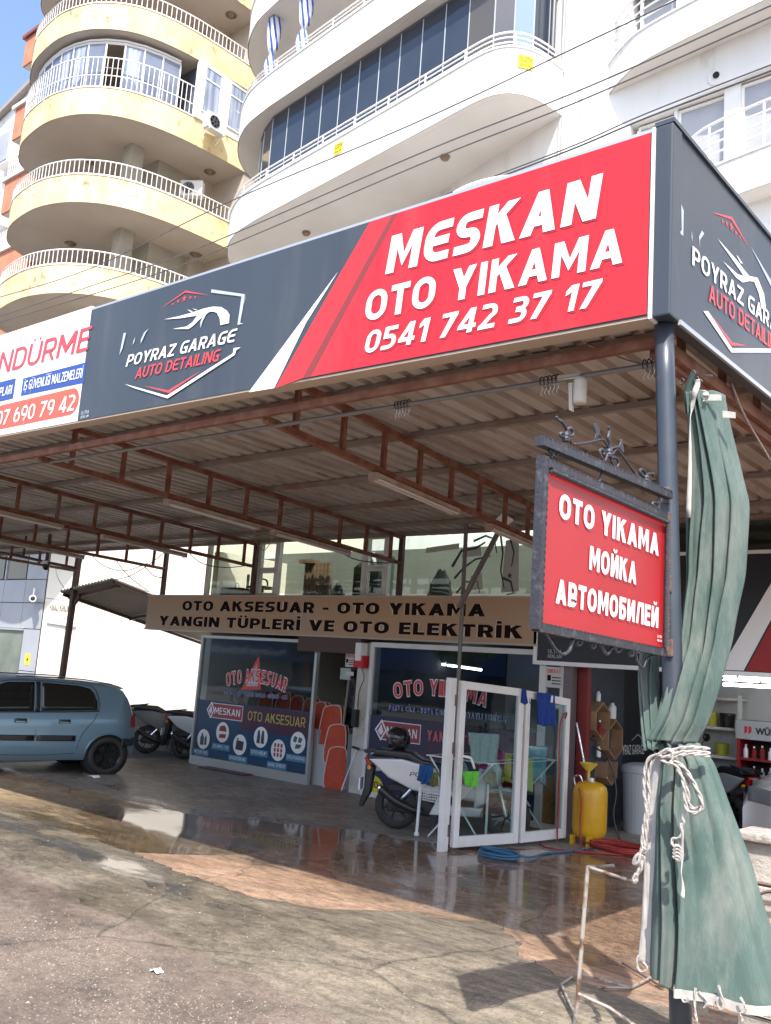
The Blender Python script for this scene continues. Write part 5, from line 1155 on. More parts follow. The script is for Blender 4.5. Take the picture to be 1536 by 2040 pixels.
LG_ = [
 ([(-6.035,4.312),(-5.729,4.382),(-5.432,4.296),(-5.725,4.397)], REDT),
 ([(-5.404,4.337),(-5.01,4.212),(-5.02,4.09),(-5.033,3.999),(-4.994,3.984),(-5.061,3.986),(-5.046,4.203),(-5.409,4.312)], SILV),
 ([(-4.997,4.217),(-5.012,4.13),(-5.001,4.169)], SILV),
 ([(-5.965,4.208),(-5.777,4.196),(-5.62,4.193),(-5.468,4.197),(-5.364,4.19),(-5.271,4.168),(-5.198,4.126),(-5.161,4.085),(-5.158,4.02),(-5.254,4.023),(-5.271,4.08),(-5.309,4.13),(-5.358,4.151),(-5.416,4.157),(-5.481,4.133),(-5.578,4.082),(-5.634,4.065),(-5.835,4.104),(-5.662,4.09),(-5.595,4.112),(-5.543,4.156),(-5.749,4.175)], WV),
 ([(-5.366,4.169),(-5.418,4.171),(-5.472,4.147),(-5.498,4.093),(-5.488,4.045),(-5.469,4.096),(-5.436,4.14)], SILV),
 ([(-5.68,4.233),(-5.62,4.197),(-5.603,4.2),(-5.661,4.225)], WV), ([(-5.613,4.227),(-5.562,4.201),(-5.55,4.202)], WV),
 ([(-6.506,4.196),(-6.47,4.189),(-6.495,4.058),(-6.53,4.006)], SILV),
 ([(-6.329,4.129),(-6.35,4.099),(-6.354,4.062),(-6.337,4.084)], SILV), ([(-6.157,4.168),(-6.212,4.145),(-6.248,4.089),(-6.242,4.055),(-6.221,4.084),(-6.191,4.137)], SILV),
 ([(-6.402,3.74),(-5.814,3.558),(-5.075,3.772),(-5.071,3.812),(-4.995,3.804),(-5.041,3.792),(-5.052,3.757),(-5.798,3.534),(-6.271,3.688)], WV),
 ([(-6.133,3.686),(-5.803,3.598),(-5.429,3.696),(-5.786,3.574)], REDT)]
for i, (pts_, m) in enumerate(LG_): flatY('logo_print', pts_, Yb-.002-.0004*i, m, bb)
for cx_, r_ in ((640, 14), (692, 16), (755, 30), (820, 17), (865, 14)):
    pass
stars = [(-5.872,4.317),(-5.809,4.328),(-5.733,4.334),(-5.656,4.326),(-5.596,4.315)]
for (x_, z_), r_ in zip(stars, (.014, .018, .030, .018, .014)):
    flatY('logo_star', [(x_+(r_ if k % 2 == 0 else r_*.42)*math.sin(k*math.pi/5), z_+(r_ if k % 2 == 0 else r_*.42)*math.cos(k*math.pi/5)) for k in range(10)], Yb-.001, REDT, bb)
text('lettering', 'ULTRA', (-7.0, Yb, 3.555), (-6.88, Yb, 3.555), .03, SILV, bb); text('lettering', 'REKLAM', (-7.0, Yb, 3.52), (-6.88, Yb, 3.52), .025, SILV, bb)
# left white part
T_('SÖNDÜRME', (-9.13, 4.175), (-7.0, 4.14), .215, REDT, bold=.018, shear=.1)
flatY('blue_box', [(-8.085, 3.875), (-7.03, 3.845), (-7.03, 4.03), (-8.085, 4.045)], Yb, BLUEV, bb)
T_('İŞ GÜVENLİĞİ MALZEMELERİ', (-8.04, 3.92), (-7.06, 3.895), .09, WV, bold=.025)
flatY('blue_box', [(-9.4, 3.89), (-8.225, 3.87), (-8.225, 4.07), (-9.4, 4.09)], Yb, BLUEV, bb)
T_('TÜPLÜ YANGIN DOLAPLARI', (-9.38, 3.94), (-8.26, 3.92), .09, WV, bold=.025)
ov = [(-9.6, 3.84), (-9.6, 3.60)]+[(-7.19+.12*math.cos(a), 3.70+.12*math.sin(a)) for a in [R(t) for t in range(-90, 91, 15)]]
flatY('red_capsule', ov, Yb, mat('orange_red_vinyl', (.68, .10, .06), .4), bb)
T_('0507 690 79 42', (-8.74, 3.63), (-7.12, 3.612), .145, WV, bold=.03, shear=.06)
# joint tear line
flatY('panel_joint', ribbon([(-7.885, 4.53), (-7.90, 4.2), (-7.90, 3.9), (-7.96, 3.5)], .008, .008), Yb-.008, mat('joint_grey', (.30, .28, .28), .6), bb)

# side board
sb = thing('side_board', 'slate side board with the car logo on the right end of the canopy', 'billboard', (-1.86, 7, 3.4))
MB().box(-1.88, 4.27, 3.42, -1.80, 10.6, 4.45).build('board', NAVY, sb)
tr_ = MB(); tr_.box(-1.885, 4.15, 3.415, -1.79, 4.268, 4.45); tr_.build('corner_post', NAVY, sb, bevel=.01)
MB().box(-1.89, 4.15, 4.452, -1.785, 10.6, 4.475).build('edge_trim', mat('slate_trim', (.05, .065, .085), .35), sb); MB().box(-1.80, 4.27, 3.40, -1.783, 10.6, 3.425).build('edge_trim', mat('silver_trim', (.35, .38, .42), .3), sb)
Xs = -1.7985
SL = [
 ([(4.284,4.06),(4.317,4.037),(4.316,3.896),(4.259,3.895),(4.296,3.919)], SILV),
 ([(4.427,3.975),(4.44,3.917),(4.422,3.937)], SILV), ([(4.594,4.028),(4.535,3.966),(4.541,3.917),(4.521,3.978),(4.56,4.032)], SILV),
 ([(4.684,4.193),(4.995,4.284),(5.297,4.232),(5.008,4.307)], REDT),
 ([(5.325,4.255),(5.705,4.136),(5.705,4.18)], SILV),
 ([(4.784,4.08),(5.105,4.072),(5.214,4.06),(5.298,4.056),(5.443,4.101),(5.563,4.04),(5.599,3.952),(5.518,3.928),(5.473,4.007),(5.384,4.053),(5.299,4.025),(5.188,3.973),(5.08,3.962),(4.873,3.98),(5.106,3.992),(5.201,4.019),(5.16,4.028)], WV),
 ([(5.078,4.102),(5.145,4.078),(5.186,4.09),(5.104,4.103)], WV),
 ([(4.591,3.586),(4.656,3.609),(5.019,3.516),(5.705,3.732),(5.705,3.707),(5.006,3.487)], WV),
 ([(4.68,3.608),(5.018,3.55),(5.256,3.608),(5.005,3.527)], REDT)]
for i, (pts_, m) in enumerate(SL): flatX('logo_print', pts_, Xs+.0004*i, m, sb)
stars = [(4.86,4.215),(4.923,4.228),(4.996,4.239),(5.07,4.236),(5.138,4.239)]
for (y_, z_), r_ in zip(stars, (.016, .018, .030, .018, .014)):
    flatX('logo_star', [(y_+(r_ if k % 2 == 0 else r_*.42)*math.sin(k*math.pi/5), z_+(r_ if k % 2 == 0 else r_*.42)*math.cos(k*math.pi/5)) for k in range(10)], Xs+.002, REDT, sb)
text('lettering', 'POYRAZ GARAGЄ', (Xs, 4.43, 3.785), (Xs, 6.05, 3.875), .105, WV, sb, out=(1, 0, 0), bold=.042, shear=.05)
text('lettering', 'AUTO DЄTAILING', (Xs, 4.665, 3.67), (Xs, 5.85, 3.735), .10, REDT, sb, out=(1, 0, 0), bold=.034, shear=.05)

# ================================================================== hanging sign and iron bracket
cps = thing('corner_post', 'slate blue round post carrying the corner of the canopy, rust showing at the hinges', 'post', (-1.73, 4.27, -.02))
pa = Vector((-1.725, 4.27, -.02)); pb = Vector((-1.872, 4.27, 3.42))
MB().tube([pa+(pb-pa)*t/12 for t in range(13)], .048, 20).build('post_tube', POST, cps, smooth=True)
for z in (1.80, 2.10, 2.33, 2.53, .95, 1.12):
    p = pa+(pb-pa)*((z+.02)/3.44)
    MB().box(p.x-.012, p.y-.062, z-.05, p.x+.03, p.y-.045, z+.03).build('rust_plate', IRONR, cps, bevel=.005)
hs = thing('hanging_sign', 'red hanging sign OTO YIKAMA МОЙКА АВТОМОБИЛЕЙ in a dark iron frame', 'sign', (-1.8, 3.6, 1.8))
SX = -1.80
def notched(p, q, w_, name, parent, m=IRON, n=34):
    p = Vector(p); q = Vector(q); mb = MB().bar(p, q, w_)
    d = (q-p)/n; u = Vector((0, 0, 1)) if abs(d.normalized().z) < .5 else Vector((0, 1, 0))
    for k in range(n):
        c = p+d*(k+.5)
        for s in (-1, 1): mb.bar(c-d*.22+u*s*w_*.45+Vector((w_*.5, 0, 0)), c+d*.22+u*s*w_*.45+Vector((w_*.5, 0, 0)), w_*.13)
    return mb.build(name, m, parent)
notched((SX, 2.99, 2.50), (SX, 4.20, 2.515), .038, 'top_arm', hs)
y0, y1, z0, z1 = 3.02, 4.16, 1.795, 2.425
notched((SX, y0, z0-.01), (SX, y0, z1+.02), .036, 'frame_side', hs, n=24); notched((SX, y1+.01, z0-.02), (SX, y1+.01, z1), .036, 'frame_side', hs, IRONR, n=24)
notched((SX, y0, z1), (SX, y1, z1-.02), .032, 'frame_top', hs); notched((SX, y0, z0), (SX, y1, z0-.03), .034, 'frame_bottom', hs)
tw = MB()
for k in range(70):
    t = k/69; y = y0+.03+(y1-y0-.05)*t; tw.bar((SX+.02, y, z1-.032-.02*t-.006), (SX+.03, y+.011, z1-.032-.02*t+.006), .008)
tw.tube([(SX+.022, y0+.03, z1-.033), (SX+.022, y1-.02, z1-.053)], .008, 6); tw.tube([(SX+.022, y1-.02, z1-.05), (SX+.022, y1-.02, z0+.0)], .008, 6)
for k in range(40): z = z0+(z1-.05-z0)*k/39; tw.bar((SX+.02, y1-.026, z-.005), (SX+.03, y1-.014, z+.006), .008)
tw.build('twisted_bar', IRON, hs)
MB().extr([(SX-.02, y0+.022, z0+.018), (SX-.02, y1-.012, z0-.008), (SX-.02, y1-.012, z1-.045), (SX-.02, y0+.022, z1-.025)], (.025, 0, 0)).build('sign_panel', mat('red_sign_panel', (.38, .012, .018), .4, c2=(.34, .010, .014), ns=2), hs)
sx = SX+.0065
for (s, a_, b_, h_) in (('OTO YIKAMA', (3.145, 2.228), (4.075, 2.205), .10), ('МОЙКА', (3.405, 2.058), (3.845, 2.045), .098), ('АВТОМОБИЛЕЙ', (3.145, 1.895), (4.085, 1.872), .095)):
    text('lettering', s, (sx, a_[0]+.006, a_[1]-.008), (sx, b_[0]+.006, b_[1]-.008), h_, SH, hs, out=(1, 0, 0), off=.0005, bold=.078)
    text('lettering', s, (sx, a_[0], a_[1]), (sx, b_[0], b_[1]), h_, WV, hs, out=(1, 0, 0), off=.002, bold=.075)
text('lettering', 'ULTRA', (sx, 4.075, 1.83), (sx, 4.125, 1.829), .012, WV, hs, out=(1, 0, 0)); text('lettering', 'REKLAM', (sx, 4.075, 1.812), (sx, 4.125, 1.811), .010, WV, hs, out=(1, 0, 0))
# scroll work: paths in the sign plane
def scroll(path, r, name='scroll', k=7, m=IRON, taper=False):
    P = catmull([(SX+.0, a, b) for a, b in path], k)
    rr = [r*(1-.45*abs(2*i/(len(P)-1)-1)) for i in range(len(P))] if taper else r
    return MB().tube(P, rr, 7).build(name, m, hs, smooth=True)
for path, r in (
 ([(3.261,2.548),(3.367,2.579),(3.496,2.624),(3.532,2.618),(3.566,2.597),(3.571,2.583)], .0055),
 ([(3.599,2.581),(3.635,2.613),(3.674,2.606),(3.774,2.566),(3.888,2.522)], .0055),
 ([(3.108,2.625),(3.122,2.617),(3.152,2.616),(3.176,2.606),(3.197,2.591),(3.202,2.577)], .0065),
 ([(3.191,2.558),(3.197,2.588),(3.22,2.607),(3.245,2.599),(3.244,2.581),(3.222,2.575)], .0075),
 ([(3.194,2.571),(3.167,2.572),(3.146,2.565),(3.156,2.555),(3.179,2.565)], .0065),
 ([(3.207,2.57),(3.224,2.557),(3.236,2.548)], .0065),
 ([(3.571,2.583),(3.574,2.619),(3.554,2.644),(3.565,2.678),(3.55,2.694)], .008),
 ([(3.524,2.534),(3.491,2.552),(3.481,2.571),(3.503,2.583),(3.524,2.577),(3.516,2.562)], .008),
 ([(3.533,2.536),(3.554,2.571),(3.566,2.591)], .008), ([(3.58,2.585),(3.593,2.608),(3.634,2.622),(3.662,2.633),(3.68,2.668)], .0075),
 ([(3.64,2.531),(3.597,2.546),(3.587,2.561),(3.609,2.572),(3.642,2.573),(3.659,2.555),(3.649,2.535)], .008), ([(3.596,2.554),(3.62,2.553),(3.614,2.567)], .006),
 ([(3.933,2.552),(3.886,2.553),(3.873,2.569),(3.9,2.579),(3.935,2.566),(3.939,2.541)], .007), ([(3.939,2.541),(3.953,2.567),(3.996,2.579),(4.022,2.585),(4.017,2.574)], .007),
 ([(3.919,2.521),(3.955,2.54),(3.987,2.539),(3.982,2.52),(3.956,2.519)], .007),
 ([(3.116,2.52),(3.106,2.498),(3.077,2.483),(3.068,2.476),(3.082,2.473),(3.097,2.468),(3.117,2.461)], .008), ([(3.12,2.517),(3.126,2.491),(3.125,2.459)], .008), ([(3.096,2.484),(3.09,2.463),(3.079,2.453)], .006),
 ([(3.507,2.483),(3.497,2.464),(3.488,2.439)], .006),
 ([(4.077,2.475),(4.067,2.455),(4.029,2.45),(4.016,2.439),(4.035,2.433),(4.068,2.434)], .008), ([(4.082,2.476),(4.086,2.444),(4.085,2.425)], .007),
 ([(3.055,1.802),(3.11,1.765),(3.172,1.722),(3.227,1.705),(3.281,1.723),(3.306,1.767),(3.34,1.786),(3.376,1.778),(3.374,1.753),(3.342,1.748),(3.348,1.765)], .0085),
 ([(3.487,1.748),(3.493,1.767),(3.466,1.759),(3.471,1.743),(3.498,1.755),(3.478,1.785),(3.512,1.781),(3.548,1.758),(3.599,1.726),(3.641,1.751),(3.669,1.765),(3.692,1.741),(3.729,1.749),(3.724,1.769),(3.695,1.774)], .0075),
 ([(3.828,1.735),(3.834,1.756),(3.807,1.751),(3.817,1.731),(3.851,1.74),(3.834,1.769),(3.874,1.744),(3.9,1.705),(3.957,1.687),(3.995,1.724),(4.111,1.764)], .0075)):
    scroll(path, r, taper=r > .0072)
def leaf(pts):
    MB().extr([(SX-.004, a, b) for a, b in pts], (.006, 0, 0)).build('iron_leaf', IRON, hs, bevel=.0015, seg=1)
leaf([(3.434,2.614),(3.441,2.639),(3.422,2.66),(3.42,2.674),(3.443,2.683),(3.473,2.672),(3.477,2.643),(3.496,2.626),(3.468,2.637),(3.447,2.619)])
leaf([(3.57,2.605),(3.544,2.646),(3.556,2.675),(3.56,2.683),(3.574,2.662),(3.58,2.624)]); leaf([(3.665,2.662),(3.684,2.673),(3.698,2.648),(3.711,2.624),(3.697,2.61),(3.677,2.621),(3.653,2.624),(3.676,2.638)])
for yy_, zz_ in ([(3.191,2.562),(3.565,2.58),(3.934,2.54)]): MB().lathe([(.016, -.018), (.018, -.006), (.016, .0), (.018, .006), (.016, .018)], (SX, yy_, zz_), 10).build('collar', IRON, hs)

# ================================================================== green curtain
def curtain(name, levels, n, grooves, seed, m=FAB, nz=100, back=.10, wave=.012):
    """levels: (z, x_left, x_right, y_mid, bulge); grooves: (u at top, u at bottom, width, depth at top, depth at bottom)"""
    rn = random.Random(seed); ph = [rn.uniform(0, 6.28) for _ in range(8)]; rows = []
    za, zb = levels[0][0], levels[-1][0]
    def at(z, k):
        for a, b in zip(levels[:-1], levels[1:]):
            if a[0] >= z >= b[0]:
                t = (z-a[0])/(b[0]-a[0]); return a[k]+(b[k]-a[k])*t
        return levels[0][k] if z > za else levels[-1][k]
    for i in range(nz+1):
        v = i/nz; z = za+(zb-za)*v; xl, xr, ym, am = ((at(z+.03, k)+at(z, k)+at(z-.03, k))/3 for k in (1, 2, 3, 4)); row = []
        for j in range(n+1):
            u = j/n; y = ym-am*math.sin(math.pi*u)**.6+back*(abs(2*u-1)**4)
            for q, (ua, ub, w_, da, db) in enumerate(grooves):
                u0 = ua+(ub-ua)*v+.012*math.sin(v*7+ph[q % 8]); d = (da+(db-da)*v)*(1+.25*math.sin(v*5+ph[(q+3) % 8])); e = (u-u0)/w_
                y += d*math.exp(-abs(e)**1.5)-d*.35*math.exp(-((u-u0-w_*1.9)/w_)**2)
            y += wave*math.sin(u*5+z*2.1+ph[0])+wave*.5*math.sin(u*11-z*3.3+ph[1])+wave*.22*math.sin(u*23+z*8+ph[2])+wave*.15*math.sin(u*9-z*21+ph[4])
            row.append((xl+(xr-xl)*u+.006*math.sin(z*6+u*4+ph[5]), y, z+(.006*math.sin(u*15) if i in (0, nz) else 0)))
        rows.append(row)
    return rows, MB().grid(rows)
gc = thing('green_curtain', 'faded green shade cloth curtain gathered and tied round the corner post', 'curtain', (-1.7, 4.35, .25))
E1 = [(l[0], l[1]) for l in [(-1.85,3.11),(-1.844,2.78),(-1.842,2.522),(-1.839,2.145),(-1.843,1.826),(-1.86,1.632),(-1.882,1.44),(-1.93,1.336)]]
E2 = [(l[0], l[1]) for l in [(-1.656,3.082),(-1.577,2.754),(-1.528,2.503),(-1.54,2.142),(-1.58,1.812),(-1.607,1.648),(-1.657,1.483),(-1.708,1.358)]]
Zz = [3.08, 2.75, 2.52, 2.15, 1.82, 1.63, 1.45, 1.36]
lv = [(Zz[i], E1[i][0]+(.012 if i < 4 else 0), E2[i][0], (4.42, 4.42, 4.42, 4.41, 4.36, 4.28, 4.24, 4.22)[i], .055 if i < 6 else .035) for i in range(8)]
lv[6] = (Zz[6], E1[6][0]+.0, E2[6][0], 4.24, .04); lv[7] = (Zz[7], E1[7][0], E2[7][0], 4.22, .028)
E3 = [(-1.846,1.306),(-1.871,1.079),(-1.88,0.857),(-1.88,0.64),(-1.866,0.357)]
E4 = [(-1.635,1.329),(-1.539,1.126),(-1.434,0.934),(-1.355,0.747),(-1.236,0.473)]
lw_ = [(1.36, lv[7][1], lv[7][2], 4.26, .028), (1.31, E3[0][0], E4[0][0], 4.24, .030), (1.09, E3[1][0], E4[1][0], 4.23, .050), (.87, E3[2][0], E4[2][0], 4.21, .055), (.66, E3[3][0], E4[3][0], 4.19, .06), (.335, E3[4][0]-.0, E4[4][0]+.0, 4.16, .062)]
rows, mb = curtain('cloth', lv, 170, [(.20, .16, .028, .08, .05), (.44, .36, .025, .03, .06), (.58, .66, .03, .06, .04), (.80, .80, .035, .012, .05)], 4, nz=130)
rows2, mb2 = curtain('cloth', lw_, 190, [(.17, .13, .018, .03, .03), (.44, .255, .022, .06, .10), (.62, .46, .04, .024, -.004), (.80, .68, .045, .018, -.003), (.92, .88, .03, .014, .012)], 9, nz=110)
c1 = mb.build('cloth', FAB, gc, smooth=True, solid=.004); c2_ = mb2.build('cloth', FAB, gc, smooth=True, solid=.004)
# side flap left of the post, from under the sign to the tie
F1 = [(-2.004,1.797),(-2.004,1.673),(-1.979,1.528),(-1.948,1.41),(-1.908,1.319)]
F2 = [(-1.918,1.8),(-1.9,1.679),(-1.872,1.536),(-1.85,1.419),(-1.828,1.327)]
lf_ = [(2.45, F1[0][0]+.02, F2[0][0]+.02, 4.46, .02)]+[(F1[i][1], F1[i][0], F2[i][0], 4.36-.04*i, .022) for i in range(5)]
rows3, mb3 = curtain('cloth', lf_, 60, [(.35, .4, .06, .03, .03), (.75, .7, .05, .025, .03)], 2, nz=60, back=.03); mb3.build('cloth', FAB, gc, smooth=True, solid=.004)
# left tail of the lower part
T1 = [(-1.892,1.3),(-1.916,1.068),(-1.931,0.841),(-1.94,0.617),(-1.948,0.354)]
T2 = [(-1.847,1.305),(-1.857,1.076),(-1.867,0.852),(-1.872,0.631),(-1.871,0.362)]
rows4, mb4 = curtain('cloth', [(T1[i][1], T1[i][0], T2[i][0]+.02, 4.30, .012) for i in range(5)], 24, [], 6, nz=40, back=.0, wave=.006)
mb4.build('hem_strip', CANVAS, gc, smooth=True, solid=.004)
# white hem along the bottom and the white edge bindings
r_ = rows2[-1]; hem = [(x, y-.008, z+.015) for x, y, z in r_]; MB().grid([[(x, y-.008, z+.030) for x, y, z in r_[52:]], [(x, y-.008, z-.006) for x, y, z in r_[52:]]]).build('hem', CANVAS, gc, solid=.003)
for (pl, wd, yy_) in (([(-1.718,3.121),(-1.73,3.047),(-1.746,2.979),(-1.753,2.856),(-1.753,2.425)], .03, 4.33), ([(-1.69,3.059),(-1.672,3.03),(-1.681,3.013),(-1.693,2.997)], .03, 4.33), ([(-1.927,1.704),(-1.913,1.557),(-1.904,1.485),(-1.891,1.414),(-1.859,1.345)], .025, 4.37), ([(-1.65,1.12),(-1.656,1.006),(-1.658,0.882),(-1.655,0.805),(-1.649,0.729)], .02, 4.07)):
    P = catmull([Vector((a, yy_, b)) for a, b in pl], 6); mbx = MB()
    mbx.grid([[(p.x-wd/2*(.6+.4*math.sin(i*.3)), p.y+.004*math.sin(i), p.z) for i, p in enumerate(P)], [(p.x+wd/2*(.6+.4*math.sin(i*.3)), p.y+.01*math.sin(i*.7), p.z) for i, p in enumerate(P)]]).build('edge_binding', CANVAS, gc, smooth=True, solid=.004)
for pl in ([(-1.687,3.015),(-1.666,3.046),(-1.613,3.036),(-1.613,3.005),(-1.649,3.01)], [(-1.604,2.954),(-1.544,2.938),(-1.544,2.908),(-1.604,2.919)]):
    MB().extr([(a, 4.36, b) for a, b in pl], (0, .008, 0)).build('top_tab', CANVAS, gc)
hp = [(-1.795,3.201),(-1.776,3.166),(-1.758,3.149),(-1.853,3.168)]
for k, (a, b) in enumerate(hp): MB().tube([(a+.012*math.cos(t*.45), 4.46, b+.016*math.sin(t*.45)) for t in range(14)], .003, 6).build('curtain_ring', IRON, gc)
MB().tube(catmull([(a, 4.47, b) for a, b in [(-1.814,2.996),(-1.825,3.108),(-1.803,3.179),(-1.79,3.205)]], 5), .02, 8).build('dark_cord_bundle', mat('dark_green_fold', (.025, .05, .05), .8), gc)

# rope
rp = thing('tie_rope', 'white braided rope knotted round the green curtain with hanging loops', 'rope', (-1.85, 4.1, 1.3))
def rope(path2, Y, r=.0085, k=8, name='rope_strand', ys=None):
    r *= .8
    P = catmull([Vector((a, (ys[i] if ys else Y), b)) for i, (a, b) in enumerate(path2)], k)
    # two strands twisted round each other
    mb = MB()
    for s in (0, math.pi):
        Q = []
        acc = 0
        for i, p in enumerate(P):
            if i: acc += (P[i]-P[i-1]).length
            d = (P[min(i+1, len(P)-1)]-P[max(i-1, 0)]).normalized(); a = d.cross(Vector((0, 1, 0))).normalized(); b = Vector((0, 1, 0))
            th = acc/.016+s; Q.append(p+(a*math.cos(th)+b*math.sin(th))*r*.5)
        mb.tube(Q, r*.72, 6)
    return mb.build(name, ROPE, rp, smooth=True)
w1 = [(-1.768,1.31),(-1.735,1.328),(-1.686,1.347),(-1.629,1.355),(-1.591,1.352)]
w2 = [(-1.756,1.297),(-1.721,1.315),(-1.678,1.332),(-1.629,1.338),(-1.589,1.333)]
w3 = [(-1.721,1.303),(-1.664,1.321),(-1.622,1.326),(-1.589,1.317)]
ysw = [4.09, 4.10, 4.11, 4.13, 4.20]
for w_ in (w1, w2): rope(w_, 4.1, .0095, 14, ys=ysw)
rope(w3, 4.1, .009, 14, ys=ysw[1:])
rope([(-1.769,1.31),(-1.751,1.326),(-1.723,1.336),(-1.705,1.327),(-1.715,1.31),(-1.744,1.303),(-1.765,1.297),(-1.747,1.286),(-1.722,1.275),(-1.708,1.294),(-1.697,1.311)], 4.07, .010, 14)
rope([(-1.757,1.312),(-1.793,1.301),(-1.818,1.265),(-1.826,1.203),(-1.824,1.136),(-1.813,1.071),(-1.826,0.983),(-1.831,0.903),(-1.834,0.87)], 4.05, .009, 14)
rope([(-1.749,1.305),(-1.782,1.296),(-1.803,1.253),(-1.811,1.192),(-1.804,1.139),(-1.811,1.072),(-1.812,1.005),(-1.819,0.925),(-1.823,0.878)], 4.06, .009, 14)
rope([(-1.698,1.289),(-1.67,1.276),(-1.645,1.24),(-1.63,1.19),(-1.626,1.132),(-1.611,1.095),(-1.578,1.091),(-1.554,1.11),(-1.553,1.142),(-1.572,1.184),(-1.6,1.232),(-1.635,1.274),(-1.677,1.295)], 4.02, .0095, 14)
rope([(-1.691,1.287),(-1.662,1.257),(-1.637,1.221),(-1.619,1.172),(-1.615,1.127),(-1.598,1.107),(-1.574,1.113),(-1.568,1.134),(-1.579,1.171),(-1.613,1.224),(-1.649,1.269)], 4.035, .009, 14)
rope([(-1.808,0.91),(-1.833,0.877),(-1.854,0.851),(-1.851,0.837),(-1.825,0.842),(-1.813,0.869),(-1.822,0.828),(-1.837,0.797),(-1.849,0.767)], 4.03, .012, 10)
rope([(-1.823,0.876),(-1.842,0.864),(-1.851,0.84),(-1.829,0.85),(-1.817,0.88)], 4.02, .011, 10); rope([(-1.838,0.797),(-1.855,0.771),(-1.846,0.761),(-1.836,0.775)], 4.02, .010, 8)
rope([(-1.643,1.04),(-1.639,0.996),(-1.654,0.977),(-1.678,0.97),(-1.68,0.95),(-1.668,0.936)], 4.02, .007, 10)
for k in range(4): rope([(a, b-.014*k) for a, b in [(-1.674,0.935),(-1.662,0.945),(-1.647,0.942),(-1.644,0.931),(-1.662,0.928)]], 4.02, .009, 8)
for path in ([(-1.845,0.449),(-1.854,0.43),(-1.853,0.403),(-1.834,0.385),(-1.813,0.396),(-1.81,0.413),(-1.826,0.426)], [(-1.594,0.381),(-1.597,0.344),(-1.593,0.282),(-1.584,0.253)], [(-1.58,0.369),(-1.554,0.349),(-1.545,0.331),(-1.559,0.312),(-1.537,0.333),(-1.52,0.332)], [(-1.498,0.416),(-1.487,0.383),(-1.478,0.354),(-1.486,0.326),(-1.503,0.337),(-1.5,0.369)], [(-1.41,0.392),(-1.391,0.367),(-1.393,0.341),(-1.409,0.331),(-1.398,0.304)], [(-1.652,0.334),(-1.645,0.315),(-1.628,0.319),(-1.625,0.336)]):
    rope(path, 4.08, .006, 10, 'loose_end')
MB().grid([[(a, 4.14+.01*math.sin(i), b) for i, (a, b) in enumerate([(-1.732,0.355),(-1.689,0.35),(-1.641,0.335),(-1.6,0.324),(-1.559,0.308)])], [(a, 4.15, b) for a, b in [(-1.731,0.328),(-1.688,0.312),(-1.646,0.29),(-1.605,0.274),(-1.57,0.268)]]]).build('loose_flap', CANVAS, gc, smooth=True, solid=.004)

# things on the curtain rail
def railrings(x, lab):
    t = thing('curtain_rings', lab, 'curtain rings', (x, 4.5, 3.25), 0, 'bunches of spare curtain rings')
    for k in range(5):
        xx = x+.026*k-.05; MB().tube([(xx+.004*math.sin(a), 4.50+.022*math.cos(a), 3.31+.024*math.sin(a)) for a in [j*.571 for j in range(12)]], .004, 5).build('ring', IRON, t)
        MB().tube(catmull([(xx, 4.5, 3.285), (xx+.008, 4.5, 3.26), (xx-.004, 4.5, 3.235), (xx+.008, 4.5, 3.22)], 4), .0025, 5).build('ring', ALU, t)
railrings(-2.66, 'bunch of wire rings on the front pipe beside the beige camera'); railrings(-2.03, 'bunch of wire rings on the front pipe next to the corner post'); railrings(-3.75, 'tight bunch of rusty rings on the front pipe under the phone number')
bc = thing('security_camera', 'beige bullet camera hanging from the front pipe under the number 17', 'security camera', (-2.5, 4.5, 3.2), 0, 'security cameras')
bg_ = mat('aged_white_plastic', (.55, .50, .42), .5)
MB().lathe([(.032, -.10), (.038, -.09), (.038, .03), (.03, .05)], (-2.46, 4.5, 3.24), 14).build('camera_body', bg_, bc, smooth=False); MB().lathe([(.04, -.02), (.04, -.01)], (-2.46, 4.5, 3.24), 14).build('ring', bg_, bc)
MB().extr([(-2.53, 4.49, 3.27), (-2.505, 4.49, 3.27), (-2.50, 4.49, 3.10), (-2.52, 4.49, 3.11)], (0, .02, 0)).build('sun_shield', bg_, bc); MB().bar((-2.60, 4.5, 3.31), (-2.46, 4.5, 3.30), .03).build('bracket', bg_, bc)

